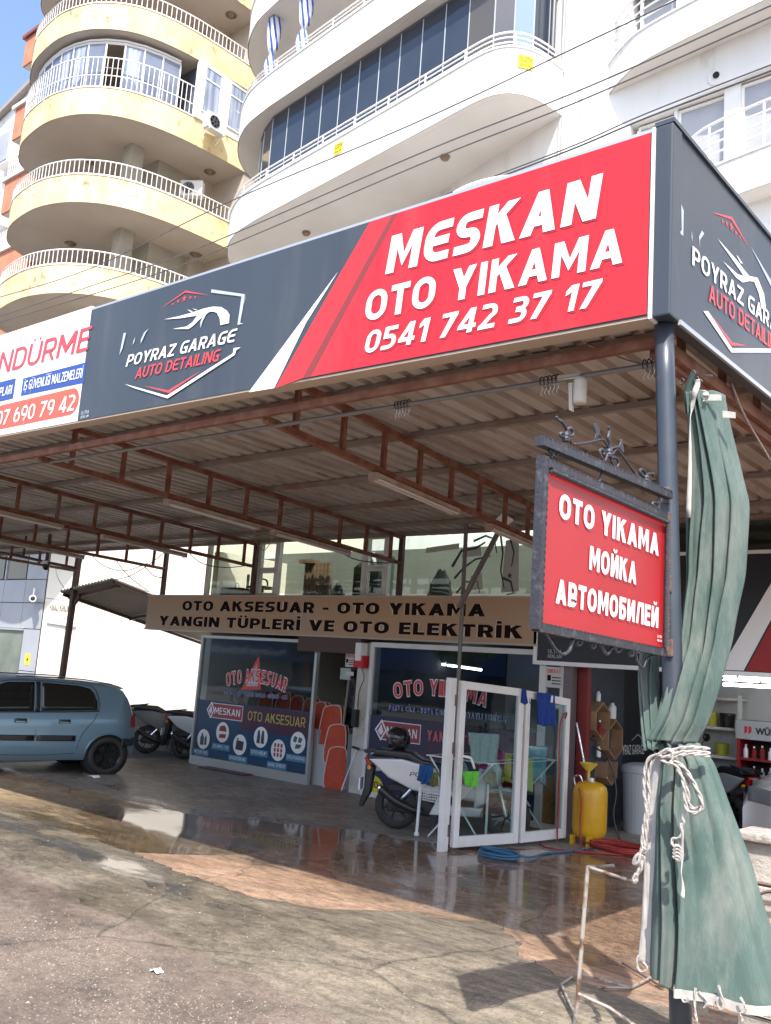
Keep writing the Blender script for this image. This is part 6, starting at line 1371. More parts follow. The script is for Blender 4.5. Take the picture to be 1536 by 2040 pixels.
# ================================================================== vehicles
def carpaint(name, c, flake=0):
    m = mat(name, c, .32, .25, coat=.8); return m
GLB = mat('car_glass', (.012, .013, .014), .04)
GLB2 = mat('tinted_car_glass', (.02, .018, .016), .05)
def smooth(a, b, t): t = min(max((t-a)/(b-a), 0), 1); return t*t*(3-2*t)
def lint(P, s):
    if s <= P[0][0]: return P[0][1]
    for a, b in zip(P[:-1], P[1:]):
        if s <= b[0]: t = (s-a[0])/(b[0]-a[0]); return a[1]+(b[1]-a[1])*t
    return P[-1][1]
def hatchback(name, lab, loc, rz, paint, L=3.81, W=1.665, H=1.46, group=None, windows=True):
    """s runs 0 (rear) .. L (front) along local +x; y to the left"""
    t = thing(name, lab, 'car', loc, rz, group, local=True)
    k = L/3.81
    top = [(0, .62), (.01, .70), (.03, .86), (.06, .96), (.12, 1.06), (.20, 1.20), (.30, 1.325), (.40, 1.385), (.60, 1.425), (1.0, 1.455), (1.5, 1.462), (1.9, 1.455), (2.2, 1.42), (2.45, 1.33), (2.75, 1.16), (2.98, 1.02), (3.1, .98), (3.4, .91), (3.6, .84), (3.72, .74), (3.78, .66), (3.81, .58)]
    top = [(a*k, b*H/1.462) for a, b in top]
    belt = [(0, .90), (.4, .905), (2.9*k, .86), (3.81*k, .80)]
    zb = lambda s: .22+.06*smooth(.35, 0, s)+.05*smooth(L-.3, L, s)
    def hw(s, z):
        e = 1-.30*smooth(.38, 0, s)**2-.36*smooth(L-.75, L, s)**2
        b = lint(belt, s)
        if z < b: q = .985+.015*math.sin(math.pi*min(max((z-.25)/(b-.25), 0), 1)); q -= .05*smooth(.42, .2, z); q -= .012*smooth(b-.1, b, z)
        else: q = .972-.20*((z-b)/max(H-b, .1))**1.15
        return W/2*q*e
    st = [0, .006, .02, .04, .07, .11, .16, .22, .3, .4]+[.4+(L-.9)*i/38 for i in range(1, 39)]+[L-.42, L-.34, L-.26, L-.19, L-.12, L-.07, L-.035, L-.012, L]
    rows = []
    NS = 20
    for s in st:
        tp = lint(top, s); b0 = zb(s); ring = [(s, 0, b0+.01)]
        rad = min(.10, (tp-b0)*.25)
        for j in range(NS+1): z = b0+(tp-rad-b0)*j/NS; ring.append((s, hw(s, z)-(.03 if j == 0 else 0), z))
        ye = hw(s, tp-rad)
        for j in range(1, 9):
            a = j/8*math.pi/2; yy_ = ye-rad*1.2*(1-math.cos(a)); zz = tp-rad+rad*math.sin(a)*.86; ring.append((s, yy_, zz))
        yl = ring[-1][1]
        for j in range(1, 7): q = j/6; ring.append((s, yl*(1-q), tp-rad*.14+rad*.14*(1-(1-q)**2)+.012*(q)))
        rows.append(ring)
    full = [r+[(x, -y, z) for x, y, z in r[-2:0:-1]] for r in rows]
    mb = MB().grid(full, closed=True)
    mb.poly(full[0]); mb.poly(full[-1])
    body = mb.build('body', paint, t, smooth='w')
    # wheel arches cut out of the shell
    WX = (.50*k, .50*k+2.455*k); WRd = .292
    cut = MB()
    for x in WX:
        for s in (-1, 1): cut.lathe([(.33, -.30), (.33, .30)], (x, s*(W/2-.02), WRd+.0), 32, axis='y')
    co = cut.build('cutter', BLKM, t); md = body.modifiers.new('b', 'BOOLEAN'); md.object = co; md.operation = 'DIFFERENCE'; md.solver = 'EXACT'
    bpy.context.view_layer.update(); me = bpy.data.meshes.new_from_object(body.evaluated_get(bpy.context.evaluated_depsgraph_get())); body.modifiers.clear(); body.data = me; bpy.data.objects.remove(co)
    body.data.materials.clear(); body.data.materials.append(paint)
    for p in body.data.polygons: p.use_smooth = True; p.material_index = 0
    md = body.modifiers.new('EdgeSplit', 'EDGE_SPLIT'); md.split_angle = R(40)
    def patch(nm, outline, m, off=.006, side=1, n=14, parent=t, label=None):
        """outline: lower and upper curves over s; builds a panel lying on the body side"""
        lo, hi, s0, s1 = outline; rws = []
        for i in range(n+1):
            s = s0+(s1-s0)*i/n; a = lint(lo, s); b = lint(hi, s); rws.append([(s, side*(hw(s, a+(b-a)*j/6)+off), a+(b-a)*j/6) for j in range(7)])
        return MB().grid(rws).build(nm, m, parent, smooth=True, solid=.004, label=label)
    for sd in (1, -1):
        # door windows, rear quarter is body coloured
        rear = patch('rear_side_window', ([(.72, .99), (1.62, .955)], [(.72, 1.12), (.80, 1.31), (1.0, 1.355), (1.62, 1.385)], .72*k, 1.55*k), GLB2, side=sd)
        frt = patch('front_side_window', ([(1.6, .955), (2.75, .92)], [(1.6, 1.385), (2.05, 1.365), (2.3, 1.27), (2.6, 1.08), (2.75, .94)], 1.66*k, 2.74*k), GLB, side=sd)
        for (s0, s1, z0, z1) in ((1.575, 1.64, .95, 1.39),): patch('pillar_trim', ([(0, z0)], [(0, z1)], s0*k, s1*k), BLK, .007, sd, 3)
        fr_ = [(.70, .97), (.70, 1.14), (.78, 1.335), (1.0, 1.378), (1.6, 1.405), (2.06, 1.388), (2.32, 1.29), (2.62, 1.10), (2.80, .93)]
        MB().tube(catmull([(a*k, sd*(hw(a*k, b)+.006), b) for a, b in fr_], 5), .006, 6).build('window_seal', BLK, t)
        MB().tube([(a*k, sd*(hw(a*k, b)+.008), b) for a, b in ((.70, .975), (1.2, .955), (1.6, .943), (2.2, .925), (2.8, .91))], .008, 6).build('window_seal', BLK, t)
        # door gaps
        for g in ([(1.60, .30), (1.60, .6), (1.61, .95)], [(2.78, .35), (2.85, .6), (2.80, .92)], [(.98, .40), (.93, .60), (.84, .74), (.76, .84), (.72, .95)], [(1.0, .33), (1.6, .30), (2.75, .32)]):
            MB().tube(catmull([(a*k, sd*(hw(a*k, b)-.001), b) for a, b in g], 5), .0045, 5).build('door_gap', BLKM, t)
        # rub strip
        for s0, s1 in ((1.02, 1.585), (1.615, 2.78)): patch('rub_strip', ([(0, .515)], [(0, .60)], s0*k, s1*k), BLK, .012, sd, 8)
        # handles
        for hx in (1.12, 2.0-.25):
            hb = patch('door_handle', ([(0, .78)], [(0, .84)], hx*k, (hx+.17)*k), BLK, .010, sd, 4)
            p_ = hw((hx+.08)*k, .8)+.018; MB().box((hx+.02)*k, sd*p_-.008, .785, (hx+.15)*k, sd*p_+.008, .805).build('handle_grip', paint, hb)
        # tail lamp high on the corner
        rws = []
        for i in range(7):
            s = .012+.10*i/6; rws.append([(s+.03*(j/6), sd*(hw(s+.03*(j/6), .72+.22*j/6)+.008), .72+(.24-.10*i/6)*j/6) for j in range(7)])
        MB().grid(rws).build('tail_light', mat('red_lamp', (.45, .02, .015), .15) if 'red_lamp' not in bpy.data.materials else bpy.data.materials['red_lamp'], t, smooth=True, solid=.006)
        # bumper corner pad
        patch('bumper_pad', ([(0, .43)], [(0, .56)], .015, .30*k), BLK, .012, sd, 8)
        MB().bar((2.62*k, sd*(W/2-.03), .98), (2.60*k, sd*(W/2+.12), 1.02), .12, .10).build('mirror', BLK, t, bevel=.03)
        # head lamp
        rws = []
        for i in range(7):
            s = L-.34+.28*i/6; rws.append([(s, sd*(hw(s, .62+.14*j/6)+.006), .60+.17*j/6+.02*(i/6)) for j in range(7)])
        MB().grid(rws).build('headlight', mat('lamp_glass', (.16, .17, .19), .05) if 'lamp_glass' not in bpy.data.materials else bpy.data.materials['lamp_glass'], t, smooth=True, solid=.006)
        for x in WX: 
            a_ = [(x+.352*math.cos(q*math.pi/16), sd*(hw(x+.352*math.cos(q*math.pi/16), max(.28, WRd+.352*math.sin(q*math.pi/16)))+.004), WRd+.352*math.sin(q*math.pi/16)) for q in range(0, 17)]
            MB().tube(a_, .011, 7).build('arch_lip', paint, t, smooth=True)
            MB().lathe([(.34, -.11), (.34, .11)], (x, sd*(W/2-.16), WRd), 24, axis='y', cap=True).build('wheel_well', BLKM, t)
            wheel(t, x, sd*(W/2-.095), WRd, sd)
    # rear and front glass
    for nm, s0, s1, yw in (('rear_window', .115, .30, .56), ('windscreen', 2.30, 2.96, .62)):
        rws = []
        for i in range(9):
            s = (s0+(s1-s0)*i/8)*k; z = lint(top, s); rws.append([(s, yw*W/1.665*(1-.12*(1 if nm == 'windscreen' else -1)*(.5-i/8))*(j/5-1), z+.008-.03*abs(j/5-1)**3) for j in range(11)])
        MB().grid(rws).build(nm, GLB, t, smooth=True, solid=.004)
    MB().box(-.02, -.26, .50, .0, .26, .61).build('number_plate', WV, t); MB().box(L-.01, -.26, .36, L+.012, .26, .47).build('number_plate', WV, t)
    MB().extr([(.235, -.54, 1.335), (.33, -.54, 1.372), (.50, -.54, 1.415), (.50, -.54, 1.385), (.30, -.54, 1.325)], (0, 1.08, 0)).build('roof_spoiler', paint, t, bevel=.006)
    MB().box(L-.08, -.42, .52, L+.004, .42, .62).build('grille', BLK, t, bevel=.01); MB().box(.3, -.6, .2, L-.3, .6, .3).build('underside', BLKM, t)
    for sd in (1, -1): MB().tube(catmull([(.45*k, sd*.56, lint(top, .45*k)+.0), (1.0*k, sd*.58, lint(top, 1.0*k)+.004), (1.9*k, sd*.56, lint(top, 1.9*k)+.002)], 6), .010, 6).build('roof_strip', BLK, t)
    return t
def wheel(t, x, y, r, sd, w_=.19):
    ty = MB().lathe([(r-.085, -w_/2), (r-.02, -w_/2), (r-.004, -w_/2+.018), (r, -w_/2+.04), (r, w_/2-.04), (r-.004, w_/2-.018), (r-.02, w_/2), (r-.085, w_/2), (r-.085, -w_/2)], (x, y, r), 40, axis='y', cap=False).build('wheel', RUB, t, smooth=True)
    ri = MB(); ri.lathe([(r-.085, -w_/2+.005), (r-.085, w_/2-.005), (r-.105, w_/2-.02), (r-.11, -w_/2+.02)], (x, y, r), 32, axis='y', cap=False)
    yo = y+sd*w_*.30
    for k in range(5):
        a = k*2*math.pi/5+.3
        for o_ in (-.1, .1): ri.bar((x+.03*math.cos(a+o_), yo, r+.03*math.sin(a+o_)), (x+(r-.09)*math.cos(a+o_*1.6), yo+sd*.012, r+(r-.09)*math.sin(a+o_*1.6)), .03, .035, up=(0, 1, 0))
    ri.lathe([(.06, -.02), (.055, .02)], (x, yo, r), 16, axis='y'); ri.build('rim', mat('black_rim', (.012, .012, .013), .3, .3) if 'black_rim' not in bpy.data.materials else bpy.data.materials['black_rim'], ty)
    MB().lathe([(.11, -.008), (.11, .008)], (x, y+sd*.01, r), 20, axis='y').build('brake_disc', mat('brake_steel', (.25, .22, .2), .4, .8) if 'brake_steel' not in bpy.data.materials else bpy.data.materials['brake_steel'], ty)
    return ty
BLUEP = carpaint('steel_blue_paint', (.17, .27, .35))
# rear axle contact point on the floor, heading to the street
wp = [(-12.33,8.432)]
hd = R(12.5)   # azimuth of the tail
fx, fy = -math.sin(hd), -math.cos(hd)           # forward direction
rzc = math.atan2(fy, fx)
lx, ly = -fy, fx                                   # left side
wx0, wy0 = wp[0]
# the car's left side faces the viewer: origin = contact - forward*.66 - left*(W/2-.03)
ox = wx0-fx*.50-lx*(.80); oy = wy0-fy*.50-ly*(.80)
hatchback('blue_hatchback', 'steel blue five door hatchback with dark wheels parked under the canopy', (ox, oy, FL), rzc, BLUEP).scale = (1, 1, .945)
dk = hatchback('dark_car', 'dark car barely showing above the blue hatchback at the left edge', (-24.3, 10.4, FL), R(-8), carpaint('charcoal_paint', (.02, .02, .024)), H=1.40)
wcar = hatchback('white_car', 'white car whose nose pokes out at the right edge of the wash bay', (-.34, 13.05, FL), R(196), carpaint('white_car_paint', (.55, .56, .58)), L=3.9, W=1.72, H=1.5)

def scooter(name, lab, loc, rz, cbody, cdark, group=None, s=1.0, seat_c=BLK, lean=0):
    """x forward, rear wheel contact at origin"""
    t = thing(name, lab, 'scooter', loc, rz, group, local=True); t.scale = (s, s, s); t.rotation_euler = (lean, 0, rz)
    WB = 1.32
    for x, r, w_ in ((0, .27, .13), (WB, .28, .11)):
        ty = MB().lathe([(r-.09, -w_/2), (r-.04, -w_/2), (r-.008, -w_*.3), (r, 0), (r-.008, w_*.3), (r-.04, w_/2), (r-.09, w_/2), (r-.09, -w_/2)], (x, 0, r), 36, axis='y', cap=False).build('wheel', RUB, t, smooth=True)
        ri = MB().lathe([(r-.088, -.04), (r-.088, .04), (r-.10, .035), (r-.10, -.035), (r-.088, -.04)], (x, 0, r), 28, axis='y', cap=False)
        for k in range(6): a = k*math.pi/3; ri.bar((x+.02*math.cos(a), 0, r+.02*math.sin(a)), (x+(r-.09)*math.cos(a+.2), 0, r+(r-.09)*math.sin(a+.2)), .022, .03, up=(0, 1, 0))
        ri.lathe([(.04, -.06), (.04, .06)], (x, 0, r), 14, axis='y'); ri.build('rim', bpy.data.materials['black_rim'], ty)
    def pod(nm, side, w_, m, y=0, bev=.02, tp=None, label=None):
        """side profile (x,z) extruded across w_ and rounded"""
        return MB().extr([(a, y-w_/2, b) for a, b in side], (0, w_, 0)).build(nm, m, t, bevel=bev, seg=3, smooth=True)
    pod('swing_unit', [(-.12, .20), (.42, .18), (.50, .30), (.30, .42), (-.02, .36), (-.12, .30)], .16, cdark, .04)
    for sd in (-1, 1):
        pod('side_fairing', [(-.36, .80), (-.10, .60), (.20, .48), (.52, .44), (.60, .52), (.46, .76), (.05, .83)], .05, cbody, sd*.13, .02)
        pod('lower_fairing', [(.42, .22), (1.02, .25), (1.06, .36), (.70, .34), (.52, .44)], .05, cbody, sd*.15, .018)
        pod('tail_panel', [(-.40, .83), (-.30, .72), (.0, .66), (-.05, .84)], .04, cdark, sd*.11, .012)
        pod('grab_rail', [(-.44, .90), (-.42, .86), (-.12, .90), (-.02, .96), (-.14, .94)], .025, cdark, sd*.11, .008)
    pod('seat', [(-.32, .84), (.12, .82), (.30, .74), (.56, .76), (.52, .82), (.30, .84), (.14, .92), (-.28, .93)], .27, seat_c, 0, .035)
    pod('tail_light', [(-.43, .80), (-.36, .70), (-.30, .74), (-.36, .83)], .18, bpy.data.materials['red_lamp'], 0, .012)
    pod('mudguard', [(-.40, .72), (-.30, .70), (-.33, .40), (-.42, .22), (-.46, .24), (-.40, .48)], .16, BLK, 0, .01)
    pod('floorboard', [(.50, .34), (.98, .33), (1.0, .40), (.52, .46)], .30, cdark, 0, .015)
    pod('tunnel', [(.48, .42), (1.0, .38), (1.02, .60), (.74, .58), (.52, .70)], .16, cbody, 0, .03)
    pod('leg_shield', [(.94, .34), (1.08, .40), (1.12, .90), (1.06, 1.02), (1.0, .86), (.96, .60)], .40, cbody, 0, .03)
    pod('front_nose', [(1.06, .54), (1.24, .62), (1.26, .80), (1.10, 1.04), (1.04, 1.0)], .26, cbody, 0, .05)
    pod('headlight', [(1.22, .70), (1.28, .72), (1.24, .84), (1.18, .90)], .22, bpy.data.materials['lamp_glass'], 0, .02)
    pod('front_mudguard', [(1.02, .50), (1.12, .58), (1.34, .60), (1.56, .46), (1.60, .40), (1.40, .54), (1.15, .53)], .14, cbody, 0, .02)
    for sd in (-1, 1): MB().tube([(1.12, sd*.08, .95), (1.30, sd*.08, .34), (WB, sd*.08, .28)], .022, 8).build('fork', CHR, t)
    MB().tube(catmull([(1.0, -.36, 1.05), (.96, -.2, 1.04), (1.04, 0, 1.02), (.96, .2, 1.04), (1.0, .36, 1.05)], 6), .014, 8).build('handlebar', BLK, t, smooth=True)
    pod('cockpit', [(.98, .98), (1.14, 1.0), (1.12, 1.10), (1.0, 1.12)], .20, cdark, 0, .03)
    pod('windscreen', [(1.12, 1.0), (1.22, 1.02), (1.06, 1.26), (1.03, 1.25)], .26, BLK, 0, .008)
    for sd in (-1, 1):
        MB().tube([(1.0-.02, sd*.25, 1.04), (.98-.1, sd*.25, 1.04)], .018, 8).build('grip', RUB, t) if False else MB().tube([(.985, sd*.26, 1.046), (1.0, sd*.38, 1.052)], .019, 8).build('grip', RUB, t)
        mr = MB().tube(catmull([(1.0, sd*.22, 1.05), (1.02, sd*.27, 1.16), (.99, sd*.30, 1.22)], 5), .007, 6).build('mirror_stalk', BLK, t)
        MB().lathe([(.02, -.02), (.06, -.012), (.062, .008), (.03, .02)], (.99, sd*.32, 1.25), 16, axis='x').build('mirror', BLK, mr, smooth=True)
        MB().tube([(.99, sd*.25, 1.065), (1.05, sd*.36, 1.06)], .006, 5).build('brake_lever', CHR, t)
        for k in range(1): MB().lathe([(.025, -.02), (.02, .02)], (-.34, sd*.14, .70), 10, axis='y').build('indicator', mat('amber_lamp', (.6, .25, .03), .2) if 'amber_lamp' not in bpy.data.materials else bpy.data.materials['amber_lamp'], t)
    MB().tube(catmull([(.34, -.14, .24), (.20, -.17, .27), (-.02, -.18, .36), (-.18, -.18, .47)], 6), [.035+.02*i/18 for i in range(19)], 14).build('exhaust', BLK, t, smooth=True)
    MB().lathe([(.058, -.01), (.05, .012)], (-.185, -.18, .475), 16, axis='x').build('exhaust_tip', CHR, t)
    MB().box(-.47, -.09, .42, -.455, .09, .56).build('number_plate', WV, t)
    MB().tube([(.3, -.10, .62), (.02, -.08, .30)], .022, 8).build('shock_absorber', CHR, t)
    MB().bar((.52, -.14, .22), (.46, -.24, .02), .022).build('side_stand', IRON, t)
    return t
SWH = carpaint('scooter_white', (.62, .62, .62))
sp = [(-7.133,8.938)]
sc = scooter('white_scooter', 'white and black scooter with a helmet on its seat, parked before the right shop window', (sp[0][0]+.02, sp[0][1], FL), R(28), SWH, BLK, s=.98)
text('lettering', 'PCX', (.16, -.158, .64), (.36, -.158, .645), .05, BLK, sc, out=(0, -1, 0), shear=.2, off=.001)
scooter('black_motorbike', 'dark grey motorbike by the low block wall, just behind the blue hatchback', (-14.65, 10.85, FL), R(52), mat('grey_bike_panel', (.13, .13, .14), .35), BLK, 'motorbikes behind the hatchback', .95)
scooter('white_motor_scooter', 'white scooter half hidden by the left edge of the shop window', (-13.75, 11.0, FL), R(30), SWH, BLK, 'motorbikes behind the hatchback', .92)
scooter('grey_bay_scooter', 'dark scooter standing in the wash bay behind the green curtain', (-4.55, 12.9, FL), R(150), mat('pale_grey_panel', (.30, .31, .32), .4), BLK, s=.95)
# helmet on the seat
cz, sz = math.cos(R(28)), math.sin(R(28))
hx, hy = sp[0][0]-.02*cz, sp[0][1]-.02*sz
hl = thing('helmet', 'black full face helmet with visor resting on the seat of the white scooter', 'helmet', (hx, hy, .66), R(60), local=True)
prof = [(.02, 0), (.095, .01), (.125, .05), (.14, .11), (.14, .16), (.12, .22), (.08, .26), (.03, .275), (.001, .277)]
MB().lathe(prof, (0, 0, 0), 28).build('shell', mat('helmet_black', (.015, .015, .018), .12, c2=(.10, .10, .11), ns=9, lo=.55, hi=.6), hl, smooth=True)
vs = [[((.146 if j < 4 else .145)*math.cos(a), (.146)*math.sin(a), .09+.09*j/4) for a in [R(-70+140*i/14) for i in range(15)]] for j in range(5)]
MB().grid(vs).build('visor', GLB, hl, smooth=True, solid=.004)

# ================================================================== glazed double door standing open
dr = thing('glass_door', 'pair of open white framed glass doors standing on the wet floor in front of the shop', 'door', (-5.8, 9.2, FL))
A = Vector((-5.93, 8.30, FL)); B_ = Vector((-5.69, 9.32, FL)); C_ = Vector((-5.57, 10.18, FL))
def leafdoor(p, q, z1, z1b, name, first):
    d = (q-p).normalized(); n_ = Vector((d.y, -d.x, 0)); th = .06
    def bx(a, b, za, zb, zc, zd, w_=th, m=PVC, nm='x', par=None, yo=0):
        P = p+d*a; Q = p+d*b; o_ = n_*(w_/2); mb = MB()
        v = [P-o_+Vector((0, 0, za)), Q-o_+Vector((0, 0, zb)), Q-o_+Vector((0, 0, zd)), P-o_+Vector((0, 0, zc))]
        v = [x+n_*yo for x in v]
        return mb.extr(v, n_*w_).build(nm, m, par or dr, bevel=.006 if m is PVC else 0)
    L = (q-p).length; zt = lambda a: z1+(z1b-z1)*a/L
    f = bx(0, .075, .04, .04, zt(0), zt(.075), nm='door_leaf')
    bx(L-.075, L, .04, .04, zt(L-.075), zt(L), nm='stile', par=f); bx(.077, L-.077, .04, .04, .15, .15, nm='bottom_rail', par=f); bx(.077, L-.077, zt(.07)-.085, zt(L-.077)-.085, zt(.077), zt(L-.077), nm='top_rail', par=f)
    bx(.077, L-.077, .152, .152, zt(.077)-.087, zt(L-.077)-.087, .012, DGL, 'glass_pane', f)
    return d, n_
d1, n1 = leafdoor(A+Vector((.02, .09, 0)), B_, 1.775, 1.725, 'a', True)
leafdoor(B_+Vector((.012, .03, 0)), C_, 1.715, 1.64, 'b', False)
MB().box(-5.99, 8.24, FL, -5.93, 8.36, 1.56).build('door_frame', PVC, dr, bevel=.006)
hb = MB().bar(A+Vector((.06, .13, .92)), A+Vector((.06, .13, 1.08)), .03).build('handle_plate', PVC, dr); 
hd_ = MB().tube(catmull([A+Vector((.07, .13, .98)), A+Vector((.14, .13, .98)), A+Vector((.16, .17, .96)), A+Vector((.16, .24, .86))], 5), .014, 8).build('handle', WR, dr, smooth=True)
for z in (.05, .9, 1.4): MB().box(-5.935, 8.335, FL+z+.1, -5.92, 8.36, FL+z+.22).build('hinge', IRONR, dr)

# towels and the racks behind the glass
def cloth(name, q, m, lab, cat='towel', group=None, amp=.02, seed=1, wax=(0, 1, 0), nfold=3):
    """q: four corners (tl, tr, br, bl) -> softly folded cloth"""
    q = [Vector(p) for p in q]; nn = Vector(wax); rows = []; rn = random.Random(seed); ph = rn.uniform(0, 6)
    for i in range(15):
        v_ = i/14; row = []
        for j in range(19):
            u = j/18; P = (q[0]*(1-u)+q[1]*u)*(1-v_)+(q[3]*(1-u)+q[2]*u)*v_
            P = P+nn*(amp*(.3+v_)*math.sin(u*nfold*6.28+ph+v_*1.2))+Vector((0, 0, .012*math.sin(u*9+ph)*v_)); row.append(P)
        rows.append(row)
    return MB().grid(rows).build(name, m, label=lab, cat=cat, group=group, smooth=True, solid=.004)
def towelmat(n, c): return mat(n, c, .95, c2=tuple(x*.8 for x in c), ns=30, bs=.4, bscale=120)
TB = towelmat('blue_towel', (.015, .05, .26)); TG = towelmat('lime_towel', (.14, .55, .05)); TW = towelmat('pale_towel', (.55, .60, .60)); TP = towelmat('pink_towel', (.50, .06, .22)); TY = towelmat('yellow_towel', (.62, .55, .08)); TT = towelmat('teal_towel', (.10, .38, .46)); TBG = towelmat('beige_towel', (.55, .42, .30)); TRD = towelmat('red_box', (.30, .03, .03))
q = [(-5.585,9.45,1.462),(-5.585,9.856,1.455),(-5.585,9.874,1.08),(-5.585,9.473,1.093)]
cloth('towel', q, TB, 'blue towel hanging over the top of the right glass door leaf', group='towels', wax=(1, 0, 0))
q = [(-5.66,9.246,1.496),(-5.66,9.349,1.481),(-5.66,9.413,1.332),(-5.66,9.244,1.321)]
cloth('towel', q, TB, 'small blue cloth draped where the two glass door leaves meet', group='towels', wax=(1, 0, 0))
q = [(-5.865,8.45,0.584),(-5.645,8.45,0.614),(-5.684,8.45,0.433),(-5.836,8.45,0.458)]
cloth('towel', q, TG, 'lime green cloth hanging over the handle of the left glass door', group='towels', amp=.015, nfold=2)
rack = thing('drying_rack', 'folding wire drying rack with coloured towels behind the glass doors', 'drying rack', (-6.5, 9.5, FL))
XR = -6.15
q = [(-6.15,8.912,0.964),(-6.15,9.582,0.933),(-6.15,9.731,0.794),(-6.15,10.793,0.756)]
zt_ = .62; W_ = MB()
for k in range(5): W_.tube([(XR-.5+.22*k, 8.85, .66), (XR-.5+.22*k, 10.3, .66)], .005, 5)
W_.tube([(XR-.5, 8.85, .66), (XR+.38, 8.85, .66)], .008, 6); W_.tube([(XR-.5, 10.3, .66), (XR+.38, 10.3, .66)], .008, 6); W_.build('rack_wires', WR, rack)
for y in (8.9, 10.25):
    MB().tube([(XR-.5, y, .66), (XR+.3, y, FL)], .010, 6).build('leg', WR, rack); MB().tube([(XR+.38, y, .66), (XR-.45, y, FL)], .010, 6).build('leg', WR, rack)
for (qq, m, lab) in (([(-6,8.71,0.979),(-6,9.348,0.954),(-6,9.312,0.615),(-6,8.818,0.639)], TW, 'large pale towel over the drying rack, seen through the left glass door'),
 ([(-6.1,9.469,0.759),(-6.1,9.647,0.746),(-6.1,9.625,0.522),(-6.1,9.032,0.578)], TP, 'pink towel partly behind the large pale towel'),
 ([(-6.2,9.766,0.706),(-6.2,9.96,0.692),(-6.2,9.97,0.368),(-6.2,9.708,0.38)], TY, 'yellow towel right of the pink one behind the left glass door'),
 ([(-6,9.012,0.556),(-6,9.32,0.527),(-6,9.316,0.388),(-6,9.054,0.443)], TBG, 'beige cloth below the pink towel'),
 ([(-6.05,9.916,0.673),(-6.05,10.216,0.656),(-6.05,10.24,0.264),(-6.05,9.948,0.288)], mat('lemon_towel', (.55, .62, .16), .95), 'lemon towel behind the right glass door, left of the teal one'),
 ([(-6.12,10.037,0.801),(-6.12,10.68,0.781),(-6.12,10.698,0.298),(-6.12,10.367,0.37)], TT, 'teal towel behind the right glass door')):
    cloth('towel', qq, m, lab, group='towels', wax=(1, 0, 0), seed=len(lab))
bx_ = [(-6.4,10.705,0.32),(-6.4,11.347,0.312),(-6.4,11.348,0.029),(-6.4,10.881,0.076)]
MB().box(-6.9, 9.9, .02, -6.45, 10.5, .36).build('red_crate', TRD, label='dark red plastic crate behind the right glass door', cat='crate', bevel=.02)
# wire cart beside the scooter
ct = thing('wire_cart', 'white wire basket cart with a metal leg between the scooter and the glass doors', 'cart', (-6.4, 8.9, FL))
leg = [(-6.689,8.82,0.296),(-6.705,8.82,-0.269)]
MB().tube([leg[0], (leg[1][0], leg[1][1], FL+.02)], .018, 8).build('leg', WR, ct); MB().lathe([(.03, 0), (.03, .03)], (leg[1][0], leg[1][1], FL), 10).build('foot', WR, ct)
q = [(-6.701,8.85,0.302),(-6.355,8.85,0.321),(-6.365,8.85,0.149),(-6.678,8.85,0.157)]
bw = MB()
for k in range(14):
    u = k/13; a = Vector(q[0])*(1-u)+Vector(q[1])*u; b = Vector(q[3])*(1-u)+Vector(q[2])*u; bw.tube([a, b], .004, 4)
    bw.tube([a+Vector((0, .4, 0)), b+Vector((0, .4, 0))], .004, 4)
for k in range(6):
    u = k/5; a = Vector(q[0])*(1-u)+Vector(q[3])*u; b = Vector(q[1])*(1-u)+Vector(q[2])*u; bw.tube([a, b], .004, 4); bw.tube([a, a+Vector((0, .4, 0))], .004, 4); bw.tube([a+Vector((0, .4, 0)), b+Vector((0, .4, 0))], .004, 4)
bw.build('basket', WR, ct)
for x in (-6.6, -6.05): MB().tube([(x, 9.25, FL), (x, 9.25, .45)], .015, 6).build('leg', WR, ct)
q = [(-6.694,8.78,0.551),(-6.487,8.78,0.563),(-6.536,8.78,0.327),(-6.725,8.78,0.372)]
cloth('towel', q, towelmat('navy_cloth', (.02, .10, .28)), 'blue cloth hung on the wire cart in front of the white scooter', group='towels', amp=.02)
q = [(-6.479,8.86,0.556),(-6.327,8.86,0.591),(-6.337,8.86,0.272),(-6.436,8.86,0.267)]
cloth('towel', q, towelmat('grey_cloth', (.06, .07, .11)), 'dark grey cloth on the wire cart left of the glass doors', group='towels', amp=.02)
q = [(-6.574,8.8,0.469),(-6.452,8.8,0.492),(-6.453,8.8,0.345),(-6.529,8.8,0.327)]
cloth('towel', q, towelmat('olive_cloth', (.22, .20, .06)), 'olive cloth stuffed in the wire cart between the blue and the dark grey cloth', group='towels', amp=.03)

